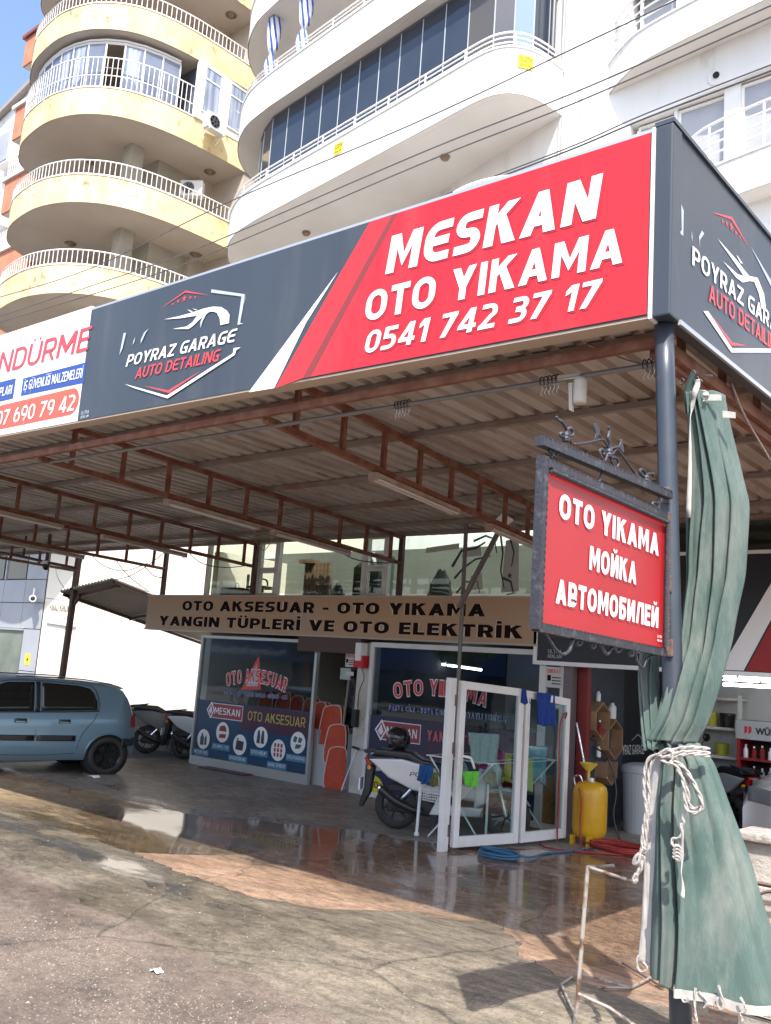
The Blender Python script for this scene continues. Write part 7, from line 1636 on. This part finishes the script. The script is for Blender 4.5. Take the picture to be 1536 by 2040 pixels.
# ================================================================== shop goods at the left door
stp = thing('display_steps', 'pale stepped display stand just inside the left shop door', 'display stand', (-10, 11, FL))
for k, (x1, z1) in enumerate(((-10.30, .60), (-10.12, .38), (-9.98, .12))):
    MB().box(-11.0, 10.86+.003*k, FL, x1, 11.9-.003*k, z1-.0*k).build('step', mat('step_white', (.42, .43, .44), .5) if 'step_white' not in bpy.data.materials else bpy.data.materials['step_white'], stp)
ORC = mat('orange_red_fabric', (.52, .07, .03), .7, c2=(.42, .05, .025), ns=5, bs=.2); PIP = mat('white_piping', (.7, .66, .6), .6)
def cushion(x, y, z, w_, h_, rz, lab, tilt=.12):
    t = thing('seat_cover', lab, 'seat cover', (x, y, z), rz, 'orange seat covers with white piping', local=True)
    ol = [(-w_/2, 0), (w_/2*.9, 0), (w_/2, h_*.5), (w_/2*.8, h_*.9), (w_*.2, h_), (-w_*.3, h_*.97), (-w_/2, h_*.8)]
    P = catmull([Vector((a, 0, b)) for a, b in ol], 5, True)
    MB().extr([(p.x, -.05+tilt*p.z, p.z) for p in P], (0, .10, 0)).build('cover', ORC, t, bevel=.02, smooth=True)
    for yy_ in (-.05, .05): MB().tube([(p.x*.98, yy_+tilt*p.z, p.z*.99+.003) for p in P], .008, 6, closed=True).build('piping', PIP, t)
for (x, y, z, w_, h_, rz, lab) in ((-11.25, 10.98, .62, .34, .50, 0, 'orange seat cover with white piping behind the navy film, leftmost of the top row'), (-10.95, 11.0, .62, .30, .46, 0, 'orange seat cover behind the navy film, second in the top row'), (-10.66, 11.0, .62, .28, .44, 0, 'orange seat cover behind the navy film, third in the top row'), (-10.42, 11.0, .60, .26, .42, 0, 'orange seat cover at the right end of the top row behind the film'), (-10.15, 10.98, .37, .36, .62, .25, 'large orange seat cover with white piping on the highest step by the door'), (-9.97, 10.93, .13, .34, .58, .3, 'orange seat cover leaning on the middle step by the door'), (-9.86, 10.86, FL, .34, .62, .35, 'orange seat cover standing on the floor at the foot of the display steps'), (-11.8, 11.1, .60, .34, .5, 0, 'faint orange seat cover far left behind the glass')):
    cushion(x, y, z, w_, h_, rz, lab)
PLB = mat('black_plastic_wrap', (.02, .02, .024), .15, c2=(.04, .04, .05), ns=9, bs=1, bscale=14)
def garment(x, y, z1, z0, w_, lab, seed):
    rn = random.Random(seed); rows = []; ph = rn.uniform(0, 6)
    for i in range(20):
        v_ = i/19; rr = w_/2*(.35+.65*smooth(0, .18, v_))*(1+.06*math.sin(v_*9+ph)); rows.append([(x+math.cos(a)*rr*(1+.12*math.sin(a*6+v_*4+ph)), y+math.sin(a)*rr*.45*(1+.2*math.sin(a*5+ph)), z1+(z0-z1)*v_) for a in [k*.2618 for k in range(24)]])
    MB().grid(rows, closed=True).build('wrapped_cover', PLB, smooth=True, label=lab, cat='garment bag', group='black wrapped covers in the doorway')
garment(-10.02, 11.3, 1.55, .65, .34, 'black plastic wrapped cover hanging at the left of the open shop doorway', 1); garment(-9.72, 11.35, 1.5, .30, .36, 'black plastic wrapped cover hanging at the right of the open shop doorway', 2); garment(-9.9, 11.7, 1.75, .9, .3, 'black wrapped bundle hanging deep in the shop doorway', 3)
MB().tube([(-9.98, 11.0, FL), (-9.86, 11.0, 1.55)], .02, 8).build('wooden_pole', mat('pale_wood_pole', (.30, .25, .18), .7), label='pale pole standing in the open shop doorway', cat='pole')
MB().box(-10.02, 10.95, 1.40, -9.80, 10.965, 1.58).build('white_card', mat('pale_card', (.45, .52, .50), .6), label='pale green card hanging in the open doorway', cat='card')
MB().box(-9.62, 10.80, FL, -9.52, 10.84, .6).build('door_panel_edge', mat('grey_door_edge', (.16, .17, .18), .5), label='grey lower edge of the open shop door beside the pillar', cat='door')

# ================================================================== wash bay things
tk = thing('foam_tank', 'yellow upright foam tank with a funnel on top standing beside the bay column', 'tank', (-5.31, 10.3, FL))
MB().lathe([(.05, .02), (.14, .035), (.185, .08), (.20, .14), (.20, .56), (.185, .62), (.14, .66), (.06, .68)], (-5.31, 10.3, FL+.03), 36).build('tank_body', YT, tk, smooth=True)
MB().lathe([(.05, .0), (.05, .05)], (-5.31, 10.3, FL+.70), 14).build('valve', CHR, tk); MB().lathe([(.02, 0), (.02, .07), (.10, .15), (.105, .17)], (-5.34, 10.3, FL+.745), 20, cap=False).build('funnel', mat('funnel_yellow', (.60, .42, .05), .4), tk, smooth=True)
MB().tube(catmull([(-5.45, 10.2, .40), (-5.47, 10.2, .50), (-5.40, 10.2, .53), (-5.36, 10.22, .44)], 5), .010, 6).build('tank_handle', CHR, tk); MB().box(-5.22, 10.05, FL, -5.17, 10.12, FL+.12).build('foot', YT, tk); MB().box(-5.45, 10.1, FL, -5.41, 10.16, FL+.1).build('foot', YT, tk)
def hose(pts, m, lab, r=.012, k=8, name='hose'): return MB().tube(catmull(pts, k), r, 7).build(name, m, label=lab, cat='hose', smooth=True)
hose([(-5.34, 10.08, .40), (-5.30, 10.06, .28), (-5.30, 10.06, .0), (-5.26, 10.0, -.15), (-5.15, 9.85, -.215), (-4.95, 9.8, -.222)], HOSR, 'red hose running down the front of the yellow tank', .010)
coil = []
for k in range(70): a = k*.42; coil.append((-4.85+.36*math.cos(a)*(1+.1*math.sin(k*.7)), 10.15+.22*math.sin(a)*(1+.12*math.sin(k*.5)), FL+.014+.0011*k))
hose([(-5.6, 9.7, FL+.012), (-5.3, 9.55, FL+.012)]+coil, HOSR, 'tangled red hose coil on the wet floor right of the yellow tank', .010, 3)
coil = []
for k in range(34): a = k*.45+.8; coil.append((-5.42+.24*math.cos(a)*(1-.004*k), 8.55+.15*math.sin(a), FL+.014+.0018*k))
hose(coil+[(-5.2, 8.75, FL+.03), (-5.25, 9.2, FL+.013), (-5.15, 9.7, FL+.013), (-5.1, 10.1, FL+.013)], HOSB, 'blue hose coiled on the wet floor at the foot of the glass doors', .013, 3)
hose([(-5.60, 10.14, 1.12), (-5.52, 10.05, 1.24), (-5.56, 9.98, 1.1), (-5.55, 9.98, .5), (-5.56, 10.0, 0), (-5.50, 9.9, -.2)], HOSR, 'red hose hanging from the top corner of the right glass door', .010)
cable([(-5.0, 10.45, -.15), (-5.08, 10.45, .1), (-5.08, 10.5, .4), (-5.2, 10.5, .75), (-5.4, 10.5, .85)], 'black hose arching from the yellow tank up to the bay column', .012, name='hose', cat='hose')
ln = thing('spray_lance', 'chrome spray lance hanging slanted in front of the red column', 'spray lance', (-5.5, 10.6, .6)); q = [(-5.683,10.6,1.113),(-5.559,10.6,0.649)]
MB().tube(q, .012, 8).build('lance_tube', CHR, ln); MB().bar(q[1], Vector(q[1])+Vector((.1, 0, -.12)), .03).build('lance_grip', BLK, ln)
bn = thing('waste_bin', 'tall pale grey waste bin with a lid standing in the wash bay', 'bin', (-5.42, 11.85, FL))
MB().lathe([(.19, 0), (.22, .74), (.235, .75), (.235, .80), (.21, .84), (.10, .87)], (-5.36, 11.75, FL), 28).build('bin_body', mat('pale_grey_plastic', (.40, .42, .44), .5), bn, smooth=False)
MB().box(-5.9, 10.99, FL, -5.0, 11.6, FL+.03).build('step_edge', CONC, label='worn concrete strip on the floor under the bay side wall', cat='step') if False else None
# hexagonal shelves on the side wall
HXM = mat('honey_wood', (.36, .22, .13), .6, c2=(.28, .16, .09), ns=5, stretch=(1, .3, 1))
hx_ = thing('hexagon_shelf', 'brown honeycomb wall shelf of three open hexagons in the wash bay', 'shelf', (-5.7, 11.6, 1))
def hexagon(cy, cz_, r, half=False):
    pts = [(cy+r*.72*math.cos(R(60*k+0)), cz_+r*math.sin(R(60*k+0))) for k in range(6)]
    pts = [(cy+r*math.sin(R(60*k))*.92, cz_+r*math.cos(R(60*k))) for k in range(6)]
    for k in range(6):
        if half and k in (0, 5): continue
        a = pts[k]; b = pts[(k+1) % 6]; MB().bar((-5.79, a[0], a[1]), (-5.79, b[0], b[1]), .02, .02).build if False else None
        MB().extr([(-5.795, a[0], a[1]), (-5.795, b[0], b[1]), (-5.795, cy+(b[0]-cy)*.92, cz_+(b[1]-cz_)*.92), (-5.795, cy+(a[0]-cy)*.92, cz_+(a[1]-cz_)*.92)], (.17, 0, 0)).build('shelf_board', HXM, hx_)
hexagon(11.20, 1.14, .24); hexagon(11.58, .90, .26); hexagon(11.50, .52, .20, True)
def bottle(x, y, z, h_, r_, m, lab, group, capm=None, parent=None):
    t = thing('bottle', lab, 'bottle', (x, y, z), 0, group)
    MB().lathe([(r_*.9, 0), (r_, .01), (r_, h_*.62), (r_*.45, h_*.78), (r_*.4, h_*.86)], (x, y, z), 10).build('bottle_body', m, t, smooth=False); MB().lathe([(r_*.45, 0), (r_*.42, h_*.13)], (x, y, z+h_*.865), 8).build('cap', capm or BLK, t)
bottle(-5.70, 11.14, .93, .20, .035, BLK, 'dark bottle inside the upper hexagon of the wall shelf', 'bottles on the hexagon shelf'); bottle(-5.70, 11.26, .93, .22, .035, TRD, 'dark red bottle inside the upper hexagon of the wall shelf', 'bottles on the hexagon shelf', WV); bottle(-5.70, 11.25, .68, .16, .03, WV, 'small white bottle on the ledge below the upper hexagon', 'bottles on the hexagon shelf'); bottle(-5.70, 11.2, 1.385, .15, .03, WV, 'small bottle standing on top of the upper hexagon', 'bottles on the hexagon shelf'); bottle(-5.70, 11.6, 1.165, .24, .055, WV, 'white canister on top of the lower right hexagon', 'bottles on the hexagon shelf')
bottle(-5.72, 11.5, .36, .09, .03, WV, 'tiny white cup in the half hexagon at the bottom of the shelf', 'bottles on the hexagon shelf')
# white storage rack
Ysh = 13.6
wr_ = thing('white_rack', 'tall white storage rack with cross braces at the back of the wash bay', 'rack', (-4.9, Ysh, FL))
for x in (-5.35, -4.72):
    for y in (Ysh, Ysh+.5): MB().box(x-.025, y-.025, FL, x+.025, y+.025, 1.58).build('upright', WR, wr_)
for z in (-.05, .30, .68, 1.08, 1.5): MB().box(-5.35, Ysh, z, -4.72, Ysh+.5, z+.035).build('shelf', WR, wr_)
MB().bar((-5.33, Ysh+.49, 1.12), (-4.74, Ysh+.49, 1.5), .025).build('brace', WR, wr_); MB().bar((-5.33, Ysh+.49, 1.5), (-4.74, Ysh+.49, 1.12), .025).build('brace', WR, wr_)
rn = random.Random(5)
YEL_ = mat('yellow_tub', (.55, .50, .05), .4)
for (x, m, w_, lab) in ((-5.2, YEL_, .10, 'yellow tub on the upper shelf of the white rack'), (-4.95, BLK, .11, 'black tub beside the yellow one on the white rack')):
    MB().lathe([(w_*.85, 0), (w_, .16), (w_*1.05, .17), (w_*1.05, .20)], (x, Ysh+.15, 1.116), 16).build('tub', m, label=lab, cat='tub', group='tubs on the white rack')
MB().lathe([(.08, 0), (.095, .15), (.10, .17)], (-5.05, Ysh+.2, .715), 16).build('tub', YEL_, label='lime tub on the middle shelf of the white rack', cat='tub', group='tubs on the white rack')
for k in range(6): bottle(-5.28+.10*k, Ysh+.12, .335, .17, .035, WV if k % 2 else SILV, 'small %s bottle, %s from the left on the lower shelf of the white rack' % ('white' if k % 2 else 'silver', ('first', 'second', 'third', 'fourth', 'fifth', 'sixth')[k]), 'pale bottles on the white rack')
# red tool rack with bottles
wu = thing('red_rack', 'dark red product rack headed WÜRTH filled with rows of bottles', 'rack', (-4.3, 13.3, FL))
Xa, Xb, Yw = -4.62, -3.3, 13.25
for x in (Xa, Xb): MB().box(x-.025, Yw, FL, x+.025, Yw+.45, 1.06).build('upright', DRED, wu)
for z in (-.08, .17, .44, .72): MB().box(Xa+.025, Yw, z, Xb-.025, Yw+.45, z+.03).build('shelf', DRED, wu)
MB().box(Xa-.03, Yw-.02, 1.0, Xb+.03, Yw+.47, 1.25).build('header_board', mat('header_white', (.42, .42, .44), .5), wu)
MB().box(Xa, Yw+.46, FL, Xb, Yw+.48, 1.0).build('back_panel', mat('rack_back', (.05, .02, .02), .7), wu)
text('lettering', 'WÜRTH', (-4.38, Yw-.021, 1.075), (-3.98, Yw-.021, 1.075), .095, BLK, wu, bold=.04); 
for s in (0, 1):
    MB().extr([(-4.53+.055*s, Yw-.026, 1.07), (-4.49+.055*s, Yw-.026, 1.10), (-4.49+.055*s, Yw-.026, 1.17), (-4.53+.055*s, Yw-.026, 1.18)], (0, .004, 0)).build('logo_mark', REDS, wu)
ORD = ('one', 'two', 'three', 'four', 'five', 'six', 'seven', 'eight', 'nine', 'ten', 'eleven')
for si, z in enumerate((-.05, .20, .47, .75)):
    for k in range(11):
        x = Xa+.08+.11*k
        if x > Xb-.06: continue
        bottle(x, Yw+.07, z, .16+.02*((k+si) % 2), .032, (TRD, WV, REDS, SILV)[(k//2+si) % 4] if si in (1, 2) else (TRD if k % 3 else WV), ('%s bottle, number %s in the %s row of the red rack' % ('dark red' if (si in (0, 3) and k % 3) or (si in (1, 2) and (k//2+si) % 4 in (0, 2)) else 'pale', ORD[k], ('bottom', 'second lowest', 'second highest', 'top')[si])), 'bottles on the red rack, %s shelf' % ('bottom', 'second', 'third', 'top')[si], WV)
# air freshener card board
ar = thing('air_freshener_display', 'card display of small patterned air fresheners headed areon on the back wall', 'display board', (-4.0, 14.6, 1.4))
q = [(-4.84,1.527),(-4.839,1.159),(-4.61,1.179)]
x0, z1_ = q[0]; z0_ = q[1][1]; MB().box(x0, 14.62, z0_, x0+1.0, 14.68, z1_).build('display_card', BLK, ar)
text('lettering', 'areon', (x0+.05, 14.62, z1_-.085), (x0+.33, 14.62, z1_-.085), .06, WV, ar)
for i in range(5):
    for j in range(8):
        MB().box(x0+.02+.118*j, 14.605, z0_+.015+.115*i, x0+.118+.118*j, 14.615, z0_+.115+.115*i).build('freshener_card', [YEL_, WV, SILV, TRD, TT][(i*3+j*2) % 5], ar)

# ================================================================== foreground right: wire stand and block wall
ws = thing('wire_stand', 'thin bare metal wire stand on the ground left of the green curtain', 'stand', (-2.3, 4.6, 0))
RODM = mat('weathered_rod', (.40, .36, .32), .6, .3, c2=(.16, .09, .06), ns=9, lo=.5, hi=.62)
q = [(-2.286,4.35,-0.09),(-2.277,4.35,0.081),(-2.244,4.35,0.716),(-2.015,4.35,0.696),(-2.298,4.35,-0.06)]
bt_ = Vector(q[2]); MB().tube([(q[0][0]+.0, 4.35, hz(4.35)), q[1], bt_], .0105, 8).build('rod', RODM, ws)
q2 = [(-2.218,4.3,0.726),(-2.101,4.3,0.718),(-1.986,4.3,0.703)]
MB().tube([bt_, Vector(q2[2])], .008, 7).build('rod', RODM, ws); e2 = Vector(q2[2])
q3 = [(-2.488,4.9,0.611),(-2.375,4.9,0.64)]
MB().tube([bt_+Vector((0.0, .0, -.0)), q3[0], q3[1]], .009, 7).build('rod', RODM, ws)
q4 = [(-2.221,4.25,0.161),(-2.059,4.25,0.142),(-1.875,4.25,0.083)]
MB().tube(q4, .008, 7).build('rod', RODM, ws)
q5 = [(-2.442,4.5,0.088),(-2.36,4.5,0.144)]
gA = [(-2.318,4.409),(-2.577,5.219),(-2.69,4.946),(-2.822,5.38),(-2.497,5.413),(-2.617,6.081),(-2.398,5.657),(-2.453,5.379),(-2.872,6.096),(-2.419,5.697),(-2.567,5.137),(-2.596,4.926)]
def gp_(i, dz=.02): return Vector((gA[i][0], gA[i][1], hz(gA[i][1])+dz))
for i, j in ((2, 3), (2, 0), (4, 5), (3, 4), (8, 9), (10, 4)): MB().tube([gp_(i), gp_(j)], .007, 6).build('rod', RODM if i != 8 else IRONR, ws)
v = gp_(9); MB().tube([v, v+Vector((0, 0, .15))], .009, 6).build('rod', IRONR, ws)
bw_ = thing('block_wall', 'rough pale concrete block wall at the right edge behind the green curtain', 'wall', (-1.2, 4.95, 0))
MRT = mat('mortar_joint', (.20, .17, .15), .95)
MB().box(-1.60, 4.74, FL, 1.2, 4.90, .90).build('wall_core', MRT, bw_)
src = None
for r_ in range(6):
    for k in range(8):
        x = -1.64+.40*k-(.2 if r_ % 2 else 0); xx0 = max(x, -1.64)
        if x+.39 < -1.6: continue
        z = FL-.01+.195*r_
        MB().box(xx0, 4.715+.006*((r_*3+k*5) % 4), z, x+.388, 4.73, z+.183).build('block', CONC, bw_, bevel=.008)
MB().box(-1.66, 4.69, .915, 1.2, 4.95, .955).build('wall_cap', CONC, bw_, bevel=.012)
q = [(-1.556,4.66,0.739),(-1.472,4.66,0.74)]
MB().tube([q[0], Vector(q[0])+(Vector(q[1])-Vector(q[0]))*3], .007, 6).build('bent_rod', IRONR, label='thin rusty rod sticking out across the block wall, upper one', cat='rod', group='rods on the block wall')
q = [(-1.549,4.64,0.677),(-1.524,4.64,0.688),(-1.465,4.64,0.717)]
MB().tube(catmull(q+[(q[2][0]+.2, 4.64, q[2][2]+.04)], 5), .008, 6).build('bent_rod', IRONR, label='thicker rusty rod across the block wall, lower one', cat='rod', group='rods on the block wall')

# ================================================================== overhead lines
WIRE = mat('line_wire', (.09, .085, .085), .6)
def wire(pix, lab, r=.008):
    P = [Vector(p) for p in pix]; d0 = (P[0]-P[1]).normalized(); d1 = (P[-1]-P[-2]).normalized()
    MB().tube([P[0]+d0*14]+catmull(P, 6)+[P[-1]+d1*8], r, 5).build('overhead_wire', WIRE, label=lab, cat='wire', smooth=True)
wire([(-15.876,7.5,7.746),(-12.876,7.5,7.604),(-9.665,7.5,7.788),(-6.398,7.5,7.831),(-4.268,7.5,7.946),(-3.466,7.5,7.992)], 'highest single overhead line crossing both white balconies')
wire([(-15.77,7.5,7.361),(-11.411,7.5,7.257),(-9.588,7.5,7.27),(-6.147,7.5,7.419),(-4.249,7.5,7.439),(-2.365,7.5,7.554)], 'overhead line, upper of the middle pair')
wire([(-15.737,7.5,7.24),(-11.38,7.5,7.09),(-9.566,7.5,7.118),(-6.136,7.5,7.28),(-4.244,7.5,7.321),(-2.365,7.5,7.441)], 'overhead line, lower of the middle pair')
wire([(-5.988,6.5,6.055),(-5.334,6.5,6.087),(-4.425,6.5,6.121),(-3.663,6.5,6.155),(-3.027,6.5,6.218),(-2.05,6.5,6.262)], 'upper overhead line just above the red billboard', .006)
wire([(-5.986,6.5,6.027),(-5.331,6.5,6.055),(-4.423,6.5,6.091),(-3.662,6.5,6.126),(-3.026,6.5,6.178),(-2.05,6.5,6.212)], 'lower overhead line just above the red billboard', .008)
wt = thing('cable_loop', 'short white bent cable lying on the top edge of the red billboard', 'cable', (-3.2, 4.4, 4.4))
MB().tube(catmull([(-3.278,4.3,4.564),(-3.184,4.3,4.58),(-3.016,4.3,4.576),(-2.819,4.3,4.541)], 6), .012, 6).build('cable', WV, wt)

# ================================================================== street side opposite, seen in the glass
op = thing('workshop_opposite', 'blue fronted workshop across the street, mirrored in the left shop window', 'workshop', (-6, -17, 0))
MB().box(-64, -26, -.03, 14, -16.2, 4.6).build('wall', mat('opposite_wall', (.035, .06, .12), .9), op)
MB().box(-60, -16.15, 1.6, 8, -15.95, 3.6).build('fascia', mat('opposite_blue', (.03, .09, .30), .5), op)
text('lettering', 'PilotGarage Oto Ekspertiz', (-38.5, -15.95, 1.95), (-45, -15.95, 1.95), .45, WV, op, out=(0, 1, 0), off=.02)
for k in range(15): MB().box(-58+4.2*k, -16.18, 0, -55+4.2*k, -16.1, 1.58).build('shutter', mat('shutter_%d' % k, ((.05, .08, .14), (.14, .15, .17), (.03, .04, .05))[k % 3], .5), op)
LEAF = mat('leaf_green', (.055, .10, .03), .8, c2=(.09, .14, .04), ns=2)
def tree(x, y, h_, lab, seed):
    t = thing('street_tree', lab, 'tree', (x, y, 0), 0, 'street trees opposite'); rn = random.Random(seed)
    MB().tube([(x, y, 0), (x+.1, y, h_*.25), (x, y+.1, h_*.5)], [.16, .12, .08], 8).build('trunk', WOOD, t); mb = MB()
    for k in range(2600):
        a = rn.uniform(0, 6.28); b = math.acos(rn.uniform(-1, 1)); q_ = rn.uniform(.5, 1)**.5*(1+.25*math.sin(3*a+seed)*math.sin(4*b)); c = Vector((x+q_*h_*.3*math.sin(b)*math.cos(a), y+q_*h_*.3*math.sin(b)*math.sin(a), h_*.68+q_*h_*.33*math.cos(b)))
        d = Vector((rn.gauss(0, 1), rn.gauss(0, 1), rn.gauss(0, 1))).normalized(); e = d.cross(Vector((.3, .5, .8))).normalized(); mb.faces([c+d*.12, c+e*.06, c-d*.12, c-e*.06], [(0, 1, 2, 3)])
    mb.build('crown', LEAF, t)
tree(-31, -10, 6, 'bushy street tree across the road, mirrored in the shop glass, left one', 1); tree(-23, -11, 5.2, 'bushy street tree across the road, mirrored in the shop glass, right one', 2)
